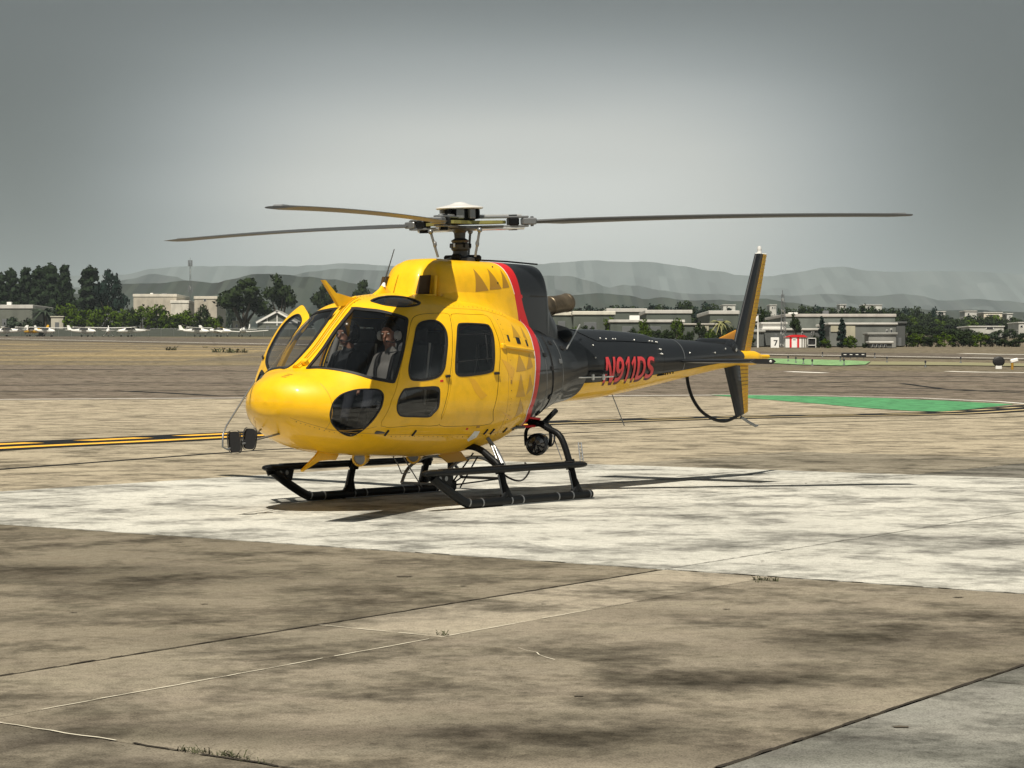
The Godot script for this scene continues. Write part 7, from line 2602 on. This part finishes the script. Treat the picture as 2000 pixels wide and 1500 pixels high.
	["bush", 25.33, -700, 11.11, 9, "leaf dark", "dark tree behind the white hangar roofs, third from the exhaust pipe", "trees behind the white hangar roofs"],
	["bush", 28.17, -700, 10.39, 9, "leaf blue", "dark tree behind the white hangar roofs, fourth from the exhaust pipe", "trees behind the white hangar roofs"],
	["bush", 31, -700, 10.47, 9, "leaf dark", "dark tree behind the white hangar roofs, fifth from the exhaust pipe", "trees behind the white hangar roofs"],
	["bush", 33.83, -700, 11.26, 9, "leaf dark", "dark tree behind the white hangar roofs, sixth from the exhaust pipe", "trees behind the white hangar roofs"],
	["bush", 36.67, -700, 11.48, 9, "leaf blue", "dark tree behind the white hangar roofs, seventh from the exhaust pipe", "trees behind the white hangar roofs"],
	["bush", 39.5, -700, 11.05, 9, "leaf dark", "dark tree behind the white hangar roofs, eighth from the exhaust pipe", "trees behind the white hangar roofs"],
	["bush", 42.33, -700, 11.44, 9, "leaf dark", "dark tree behind the white hangar roofs, ninth from the exhaust pipe", "trees behind the white hangar roofs"],
	["bush", 45.17, -700, 12.07, 9, "leaf blue", "dark tree behind the white hangar roofs, tenth from the exhaust pipe", "trees behind the white hangar roofs"],
	["bush", 48, -700, 11.74, 9, "leaf dark", "dark tree behind the white hangar roofs, eleventh from the exhaust pipe", "trees behind the white hangar roofs"],
	["bush", 50.83, -700, 10.55, 9, "leaf dark", "dark tree behind the white hangar roofs, twelfth from the exhaust pipe", "trees behind the white hangar roofs"],
	["bush", 53.67, -700, 12.35, 9, "leaf blue", "dark tree behind the white hangar roofs, thirteenth from the exhaust pipe", "trees behind the white hangar roofs"],
	["bush", 56.5, -700, 13.17, 9, "leaf dark", "dark tree behind the white hangar roofs, fourteenth from the exhaust pipe", "trees behind the white hangar roofs"],
	["bush", 59.33, -700, 11.82, 9, "leaf dark", "dark tree behind the white hangar roofs, fifteenth from the exhaust pipe", "trees behind the white hangar roofs"],
	["bush", 62.17, -700, 12.63, 9, "leaf blue", "dark tree behind the white hangar roofs, sixteenth from the exhaust pipe", "trees behind the white hangar roofs"],
	["bush", 65, -700, 12.03, 9, "leaf dark", "dark tree behind the white hangar roofs, seventeenth from the exhaust pipe", "trees behind the white hangar roofs"],
	["bush", 67.83, -700, 12.18, 9, "leaf dark", "dark tree behind the white hangar roofs, eighteenth from the exhaust pipe", "trees behind the white hangar roofs"],
	["bush", 117.87, -560, 2.97, 4.53, "leaf dark", "dark shrub in front of the low white hall, first from the left", "trees in front of the low hall at the far right"],
	["bush", 120.27, -560, 2.17, 4.53, "leaf dark", "dark shrub in front of the low white hall, second from the left", "trees in front of the low hall at the far right"],
	["bush", 124, -560, 2.3, 4.53, "leaf dark", "dark shrub in front of the low white hall, third from the left", "trees in front of the low hall at the far right"],
	["bush", 126.93, -560, 2.83, 4.53, "leaf dark", "dark shrub in front of the low white hall, fourth from the left", "trees in front of the low hall at the far right"],
	["bush", 129.6, -560, 2.97, 4.53, "leaf dark", "dark shrub in front of the low white hall, fifth from the left", "trees in front of the low hall at the far right"],
	["bush", 132.8, -560, 2.57, 4.53, "leaf dark", "dark shrub in front of the low white hall, sixth from the left", "trees in front of the low hall at the far right"],
	["broad", 44.5, -338, 5.51, 1.93, "leaf dark", "dark tree in front of the warehouses above the striped shed", "small trees among the warehouses"],
	["pine", 48.69, -338, 5.19, 1.37, "leaf blue", "slim blue green tree in the middle of the warehouses", "small trees among the warehouses"],
	["pine", 51.52, -336, 4.86, 1.76, "leaf blue", "tall narrow tree in front of the beige panels", "small trees among the warehouses"],
	["bush", 48.44, -333, 1.84, 1.9, "leaf green", "light green bush right of the dark frame", "small trees among the warehouses"],
	["bush", 52.33, -333, 2.31, 2.38, "leaf green", "bright green round bush in front of the grey warehouse", "small trees among the warehouses"],
	["bush", 43.6, -336, 2.46, 1.76, "leaf dark", "dark bush behind the striped shed", "small trees among the warehouses"],
	["bush", 47.36, -336, 2.46, 1.44, "leaf dark", "dark bush behind the dark frame", "small trees among the warehouses"],
	["broad", 43.79, -380, 7, 3.26, "leaf dark", "dark tree touching the right side of the yellow tail fin", "small trees among the warehouses"],
	["bush", 37.26, -338, 2.45, 2.41, "leaf dark", "dark bush under the white box pole", "small trees among the warehouses"],
	["palm", 34.97, -360, 4.77, 3.94, "leaf pale", "pale palm left of the tail fin", "small trees among the warehouses"],
	["bush", 35.62, -352, 3.58, 3.02, "leaf green", "green bush at the foot of the pale palm", "small trees among the warehouses"],
	["bush", 22.46, -360, 4.09, 2.06, "leaf green", "green bush just above the tail boom", "small trees among the warehouses"],
	["bush", 26.14, -360, 3.23, 3.77, "leaf dark", "dark bush above the middle of the tail boom", "small trees among the warehouses"],
	["bush", 55.2, -336, 1.34, 1.12, "leaf dark", "tiny dark bush by the low white canopy", "small trees among the warehouses"],
	["bush", 64.53, -352, 2.24, 3.13, "leaf dark", "green tree in the row at the right, first after the dark annex", "row of green trees at the right"],
	["bush", 66.38, -352, 2.74, 3.32, "leaf green", "green tree in the row at the right, second after the dark annex", "row of green trees at the right"],
	["bush", 68.56, -352, 2.57, 3.69, "leaf dark", "green tree in the row at the right, third after the dark annex", "row of green trees at the right"],
	["bush", 70.82, -352, 2.82, 3.69, "leaf green", "green tree in the row at the right, bright one in the middle of the row", "row of green trees at the right"],
	["bush", 73.08, -352, 2.57, 3.13, "leaf dark", "green tree in the row at the right, sixth from the right end", "row of green trees at the right"],
	["bush", 74.84, -352, 2.4, 3.13, "leaf dark", "green tree in the row at the right, fifth from the right end", "row of green trees at the right"],
	["bush", 76.69, -352, 2.91, 3.32, "leaf green", "green tree in the row at the right, bright one fourth from the right end", "row of green trees at the right"],
	["bush", 78.61, -352, 2.57, 3.32, "leaf grey", "green tree in the row at the right, greyish one third from the right end", "row of green trees at the right"],
	["bush", 80.62, -352, 2.24, 3.69, "leaf dark", "green tree in the row at the right, next to last at the right", "row of green trees at the right"],
	["bush", 82.97, -352, 1.9, 3.13, "leaf dark", "green tree in the row at the right, last at the right picture edge", "row of green trees at the right"],
	["bush", 92.88, -470, 3.76, 7.39, "leaf dark", "green tree in the row at the right, dark one behind, left of centre", "row of green trees at the right"],
	["bush", 98.48, -470, 4.43, 7.39, "leaf dark", "green tree in the row at the right, dark one behind, in the centre", "row of green trees at the right"],
	["bush", 88.4, -470, 4.2, 4.92, "leaf dark", "green tree in the row at the right, dark one behind, nearest the annex", "row of green trees at the right"],
	["bush", 11.66, -395, 3.84, 2.45, "leaf green", "shrub in front of the hangars behind the tail boom, first from the exhaust pipe", "shrubs in front of the hangars behind the tail boom"],
	["bush", 15.02, -432, 5.4, 3.39, "leaf dark", "shrub in front of the hangars behind the tail boom, second from the exhaust pipe", "shrubs in front of the hangars behind the tail boom"],
	["bush", 17.16, -429, 3.14, 2.66, "leaf dark", "shrub in front of the hangars behind the tail boom, third from the exhaust pipe", "shrubs in front of the hangars behind the tail boom"],
	["bush", 19.27, -426, 5.98, 3.35, "leaf green", "shrub in front of the hangars behind the tail boom, fourth from the exhaust pipe", "shrubs in front of the hangars behind the tail boom"],
	["bush", 21.35, -423, 4.36, 2.62, "leaf dark", "shrub in front of the hangars behind the tail boom, fifth from the exhaust pipe", "shrubs in front of the hangars behind the tail boom"],
	["bush", 23.4, -420, 3.55, 3.3, "leaf dark", "shrub in front of the hangars behind the tail boom, sixth from the exhaust pipe", "shrubs in front of the hangars behind the tail boom"],
	["bush", 25.42, -417, 5.54, 2.58, "leaf green", "shrub in front of the hangars behind the tail boom, seventh from the exhaust pipe", "shrubs in front of the hangars behind the tail boom"],
	["bush", 27.4, -414, 4.14, 3.25, "leaf dark", "shrub in front of the hangars behind the tail boom, eighth from the exhaust pipe", "shrubs in front of the hangars behind the tail boom"],
	["bush", 29.36, -411, 3.16, 2.54, "leaf dark", "shrub in front of the hangars behind the tail boom, ninth from the exhaust pipe", "shrubs in front of the hangars behind the tail boom"],
	["bush", 31.28, -408, 5.69, 3.21, "leaf green", "shrub in front of the hangars behind the tail boom, tenth from the exhaust pipe", "shrubs in front of the hangars behind the tail boom"],
	["bush", 33.17, -405, 3.75, 2.51, "leaf dark", "shrub in front of the hangars behind the tail boom, eleventh from the exhaust pipe", "shrubs in front of the hangars behind the tail boom"],
	["bush", 35.03, -402, 4.9, 3.16, "leaf dark", "shrub in front of the hangars behind the tail boom, twelfth from the exhaust pipe", "shrubs in front of the hangars behind the tail boom"],
	["bush", 36.86, -399, 3.37, 2.47, "leaf green", "shrub in front of the hangars behind the tail boom, thirteenth from the exhaust pipe", "shrubs in front of the hangars behind the tail boom"],
	["bush", 38.66, -396, 5.44, 3.11, "leaf dark", "shrub in front of the hangars behind the tail boom, fourteenth from the exhaust pipe", "shrubs in front of the hangars behind the tail boom"],
	["bush", 44.54, -433, 3.96, 2.68, "leaf dark", "shrub in front of the hangars behind the tail boom, fifteenth from the exhaust pipe", "shrubs in front of the hangars behind the tail boom"],
]
const BUILDINGS := [
	["hangar", "grey hangar with a pale roof band at the left picture edge", -168.89, -705, 30.23, 30, 8.66, [0.13, 0.14, 0.12], [0.52, 0.51, 0.48], "band", [["door", 6.65, 0.28, 2.46, 4.93]], "hangar", "hangars and halls at the left"],
	["shed", "small beige shed under the drooping palm", -142.08, -676, 3.84, 8, 5.97, [0.45, 0.43, 0.36], [0.45, 0.43, 0.36], "plain", [["door", 0, 0.85, 1.28, 3.52]], "shed", "hangars and halls at the left"],
	["hangar", "long grey green hangar behind the bright green trees", -135.6, -735, 27.77, 30, 6.65, [0.1, 0.108, 0.105], [0.25, 0.27, 0.25], "flat", [["door", -9, 0.14, 2.23, 5.31], ["door", -0.51, 0.14, 2.06, 5.31]], "hangar", "hangars and halls at the left"],
	["hall", "long beige hall rising behind the green shrubs", -165.95, -1020, 20, 40, 16.38, [0.44, 0.4, 0.33], [0.62, 0.58, 0.5], "band", [], "building", "hangars and halls at the left"],
	["hall", "lower beige wing at the right end of the long beige hall", -153.63, -1010, 8.29, 30, 13.48, [0.6, 0.57, 0.5], [0.7, 0.67, 0.6], "band", [], "building", "hangars and halls at the left"],
	["hall", "second beige building left of the big spreading tree", -139.53, -995, 10.27, 30, 15.19, [0.44, 0.4, 0.33], [0.6, 0.56, 0.48], "band", [["window", -0.35, 14.03, 1.17, 1.16]], "building", "hangars and halls at the left"],
	["gable_house", "grey house with a white timber gable left of the open cockpit door", -72.27, -669, 12.14, 14, 7.98, [0.13, 0.14, 0.12], [0.3, 0.3, 0.28], "gable", [["door", -2.92, 0.89, 0.95, 2.21]], "house", "hangars and halls at the left"],
	["shed", "pale shed behind the trunk of the big spreading tree", -84.53, -671, 4.29, 6, 4.52, [0.4, 0.39, 0.34], [0.4, 0.39, 0.34], "plain", [["window", -0.95, 2.78, 0.8, 0.95]], "shed", "hangars and halls at the left"],
	["warehouse", "long low warehouse with a pale roof farthest back at the right", 79.24, -540, 26.74, 40, 5.2, [0.16, 0.18, 0.165], [0.5, 0.47, 0.44], "band", [["window", 7.8, 2.97, 0.74, 0.74], ["window", 10.28, 2.97, 0.74, 0.74]], "warehouse", "warehouses at the right"],
	["warehouse", "dark grey warehouse with a white roof edge behind the striped shed", 48.02, -363, 13.91, 22, 2.52, [0.1, 0.108, 0.105], [0.52, 0.51, 0.48], "flat", [["window", -0.54, 1.68, 0.25, 0.59], ["window", 1.01, 1.68, 0.17, 0.59], ["window", 1.34, 1.68, 0.17, 0.59], ["door", -4.86, 0.17, 0.5, 1.76], ["window", 3.9, 1.35, 0.25, 0.58]], "warehouse", "warehouses at the right"],
	["warehouse", "grey block with beige wall panels and white roof edge right of centre", 56.43, -353, 10.71, 14, 3.53, [0.15, 0.16, 0.15], [0.52, 0.51, 0.48], "flat", [["panel", -4.57, 2.37, 1.24, 1.08], ["panel", -1.98, 1.39, 1.48, 1.97], ["door", 1.77, 0.56, 0.08, 2.23], ["window", 3.83, 2.05, 0.25, 0.65], ["window", 4.53, 1.88, 0.33, 0.99]], "warehouse", "warehouses at the right"],
	["annex", "pale grey low front of the warehouse block with rough plaster", 58.01, -339, 4.33, 4, 2.09, [0.26, 0.26, 0.245], [0.26, 0.26, 0.245], "plain", [], "building", "warehouses at the right"],
	["annex", "dark tall annex at the right end of the warehouses", 63.25, -358, 1.5, 16, 3.69, [0.07, 0.075, 0.075], [0.07, 0.075, 0.075], "plain", [["door", -0.17, 0.05, 0.5, 1.31]], "building", "warehouses at the right"],
	["canopy_hut", "long low white roofed hut at the foot of the pale grey front", 57.16, -334.5, 3.33, 3, 0.76, [0.1, 0.1, 0.095], [0.52, 0.51, 0.48], "flat", [["window", -1.27, 0.2, 0.32, 0.4], ["window", -0.63, 0.2, 0.32, 0.4], ["window", 0, 0.2, 0.32, 0.4], ["window", 0.63, 0.2, 0.32, 0.4]], "hut", "warehouses at the right"],
	["warehouse", "white roofed shed with a bright front left of the lattice mast", 43.64, -362, 3.92, 8, 3.69, [0.7, 0.69, 0.66], [0.52, 0.51, 0.48], "flat", [], "warehouse", "warehouses at the right"],
	["warehouse", "grey warehouse behind the white box pole right of the tail fin", 39.92, -355, 2.17, 10, 2.36, [0.1, 0.108, 0.105], [0.3, 0.3, 0.28], "plain", [], "warehouse", "warehouses at the right"],
	["hangar", "long hangar with a bright white roof just left of the tail fin", 46.33, -485, 6.27, 30, 5.72, [0.085, 0.1, 0.085], [0.52, 0.51, 0.48], "band", [["door", -0.9, 1.92, 1.34, 2.68]], "hangar", "warehouses at the right"],
	["hangar", "grey hangar left of the pale palm", 35.83, -420, 7.22, 20, 3.41, [0.085, 0.1, 0.085], [0.4, 0.38, 0.34], "plain", [["panel", 0.39, 2.33, 2.54, 0.98]], "hangar", "warehouses at the right"],
	["hangar", "grey green hangar above the middle of the tail boom", 26.35, -432, 14.3, 24, 3.9, [0.085, 0.1, 0.085], [0.52, 0.51, 0.48], "band", [["door", -3.85, 0.6, 2, 2.5], ["door", 1.65, 0.6, 2, 2.5]], "hangar", "warehouses at the right"],
	["hangar", "white roofed hangar behind the first grey green hangar", 37.89, -533, 10.9, 26, 6.19, [0.085, 0.1, 0.085], [0.52, 0.51, 0.48], "band", [], "hangar", "warehouses at the right"],
	["hangar", "cream hangar right of the exhaust pipe", 17.14, -463, 8.57, 26, 5.53, [0.085, 0.1, 0.085], [0.62, 0.6, 0.52], "band", [["door", -0.8, 1.46, 2.68, 2.46]], "hangar", "warehouses at the right"],
	["hangar", "white hall glimpsed behind the engine bay, below the exhaust pipe", 8.98, -473, 9.2, 26, 5.46, [0.085, 0.1, 0.085], [0.66, 0.63, 0.54], "band", [["door", 1.64, 1.41, 1.53, 2.73]], "hangar", "warehouses at the right"],
	["hangar", "far white hangar above the letters on the tail boom", 29.87, -573, 10.13, 26, 6.78, [0.085, 0.1, 0.085], [0.52, 0.51, 0.48], "band", [], "hangar", "warehouses at the right"],
	["house", "white house with two dark windows right of the tail fin", 109.18, -905, 2.79, 10, 11.68, [0.52, 0.51, 0.48], [0.52, 0.51, 0.48], "flat", [["window", -0.21, 10.4, 0.64, 0.64], ["window", 0.75, 10.4, 0.43, 0.64]], "house", "pale houses on the slope at the right"],
	["house", "white house left of the tail fin on the skyline", 90.86, -906, 5.14, 12, 11.68, [0.6, 0.6, 0.56], [0.52, 0.51, 0.48], "flat", [["window", -0.43, 10.18, 0.86, 0.65]], "house", "pale houses on the slope at the right"],
	["house", "first white house of the row on the right slope", 167.4, -845, 3.6, 10, 8.55, [0.52, 0.51, 0.48], [0.52, 0.51, 0.48], "flat", [["window", 0, 7.95, 2.4, 0.6]], "house", "pale houses on the slope at the right"],
	["house", "second white house of the row on the right slope", 179.1, -845, 4.6, 10, 8.75, [0.52, 0.51, 0.48], [0.52, 0.51, 0.48], "flat", [["window", -0.9, 7.35, 0.8, 0.8]], "house", "pale houses on the slope at the right"],
	["house", "widest white house of the row on the right slope", 187.8, -846, 7.2, 12, 8.15, [0.68, 0.62, 0.5], [0.52, 0.51, 0.48], "flat", [["window", 0, 7.15, 5.2, 0.4]], "house", "pale houses on the slope at the right"],
	["house", "small pale house right of the widest white house", 194.3, -845, 2.2, 10, 7.75, [0.5, 0.5, 0.48], [0.52, 0.51, 0.48], "flat", [], "house", "pale houses on the slope at the right"],
	["hall", "low white hall half hidden by trees at the far right", 132.36, -608, 9.57, 16, 2.87, [0.5, 0.5, 0.47], [0.52, 0.51, 0.48], "flat", [["window", 0.86, 2.29, 2.14, 0.58]], "building", "pale houses on the slope at the right"],
	["hall", "white block cut by the right picture edge", 153.83, -647, 6.25, 14, 4.03, [0.52, 0.51, 0.48], [0.52, 0.51, 0.48], "flat", [["window", -2.29, 2.81, 0.76, 0.61]], "building", "pale houses on the slope at the right"],
	["house", "pale roofed house between the skyline trees and the long pale roof", 130.29, -804, 3.05, 8, 8.31, [0.45, 0.43, 0.36], [0.5, 0.5, 0.44], "flat", [], "house", "pale houses on the slope at the right"],
	["house", "long white building on the skyline above the pale roof", 167.62, -1006, 8.57, 12, 12.57, [0.6, 0.6, 0.56], [0.52, 0.51, 0.48], "flat", [], "house", "pale houses on the slope at the right"],
	["house", "small white house on the skyline right of the lattice mast", 153.81, -1005, 2.86, 10, 12.81, [0.52, 0.51, 0.48], [0.52, 0.51, 0.48], "flat", [], "house", "pale houses on the slope at the right"],
]
const PLANES := [
	[-152.13, -648, 0.15, false, "", "", "white high wing aeroplane at the left picture edge, nose pointing left", 1.22],
	[-144.99, -652, -0.55, false, "aircraft yellow", "aircraft yellow", "yellow aeroplane half hidden behind the white ones at the left", 1.22],
	[-138.36, -640, 2.4, false, "", "", "white aeroplane with long wing right of the yellow one", 1.22],
	[-126.29, -636, 2.7, false, "", "", "white aeroplane with tall tail in the middle of the row", 1.22],
	[-118.2, -630, 1.75, false, "", "", "white aeroplane seen nose on in the middle of the row", 1.22],
	[-113.68, -640, 0.5, false, "", "rubber", "white aeroplane with a black tail fin", 1.22],
	[-92.98, -636, 2.75, false, "", "", "white high wing aeroplane with raised tail left of the low wing one", 1.22],
	[-78.55, -632, 1.45, true, "", "", "white low wing aeroplane facing the camera left of the cockpit", 1.35],
	[-87.16, -640, 2.9, true, "", "", "white low wing aeroplane hidden behind the one facing the camera", 1.22],
]
const FENCE := [-173.37, -656, 0, -169.47, -656, 0, -165.56, -656, 0, -161.66, -656, 0, -157.75, -656, 0, -153.85, -656, 0, -149.94, -656, 0, -146.04, -656, 0, -142.13, -656, 0, -138.23, -656, 0, -134.32, -656, 0, -130.42, -656, 0, -126.51, -656, 0, -122.61, -656, 0, -118.7, -656, 0, -114.8, -656, 0, -110.9, -656, 0, -106.99, -656, 0, -103.09, -656, 0, -99.18, -656, 0, -95.28, -656, 0, -91.37, -656, 0, -87.47, -656, 0, -83.56, -656, 0, -79.66, -656, 0, -75.75, -656, 0, -71.85, -656, 0, -67.94, -656, 0, -64.04, -656, 0, -60.13, -656, 0]
const MASTS := [
	["radio_mast", "lattice radio mast with three tiers of antennas on the left skyline", -224.29, -1500, 57.45, 1.05, "mast", "lattice", [0.35, 0.62, 0.93]],
	["lattice_mast", "grey lattice mast right of the tail fin behind the number board", 42.49, -338, 8.98, 0.55, "mast", "lattice", []],
	["white_pole", "white pole with a box near its top right of the tail fin", 38.4, -336, 5.19, 0.16, "pole", "pole", []],
	["lattice_mast", "short lattice mast beside the taller one", 43.7, -345, 6.22, 0.35, "mast", "lattice", []],
]
const EDGE_LIGHTS := [
	[26.78, -208.69, "edge light leftmost on the pale green strip"],
	[26.6, -201.64, "edge light second from the left on the green strip"],
	[26.42, -195.05, "edge light third from the left on the green strip"],
	[26.19, -187.69, "edge light on the lower edge left of the black sign"],
	[34.45, -238.73, "edge light above the green strip left of the black sign"],
	[31.85, -208.69, "edge light just left of the black sign"],
	[29.33, -190.08, "edge light below the left end of the black sign"],
	[38.7, -229.55, "edge light just right of the black sign"],
	[35.38, -203.01, "edge light in the middle, right of the black sign"],
	[34.75, -180.86, "largest looking edge light, on the lower edge of the strip"],
	[41.77, -200.28, "edge light nearest the round sign back"],
]
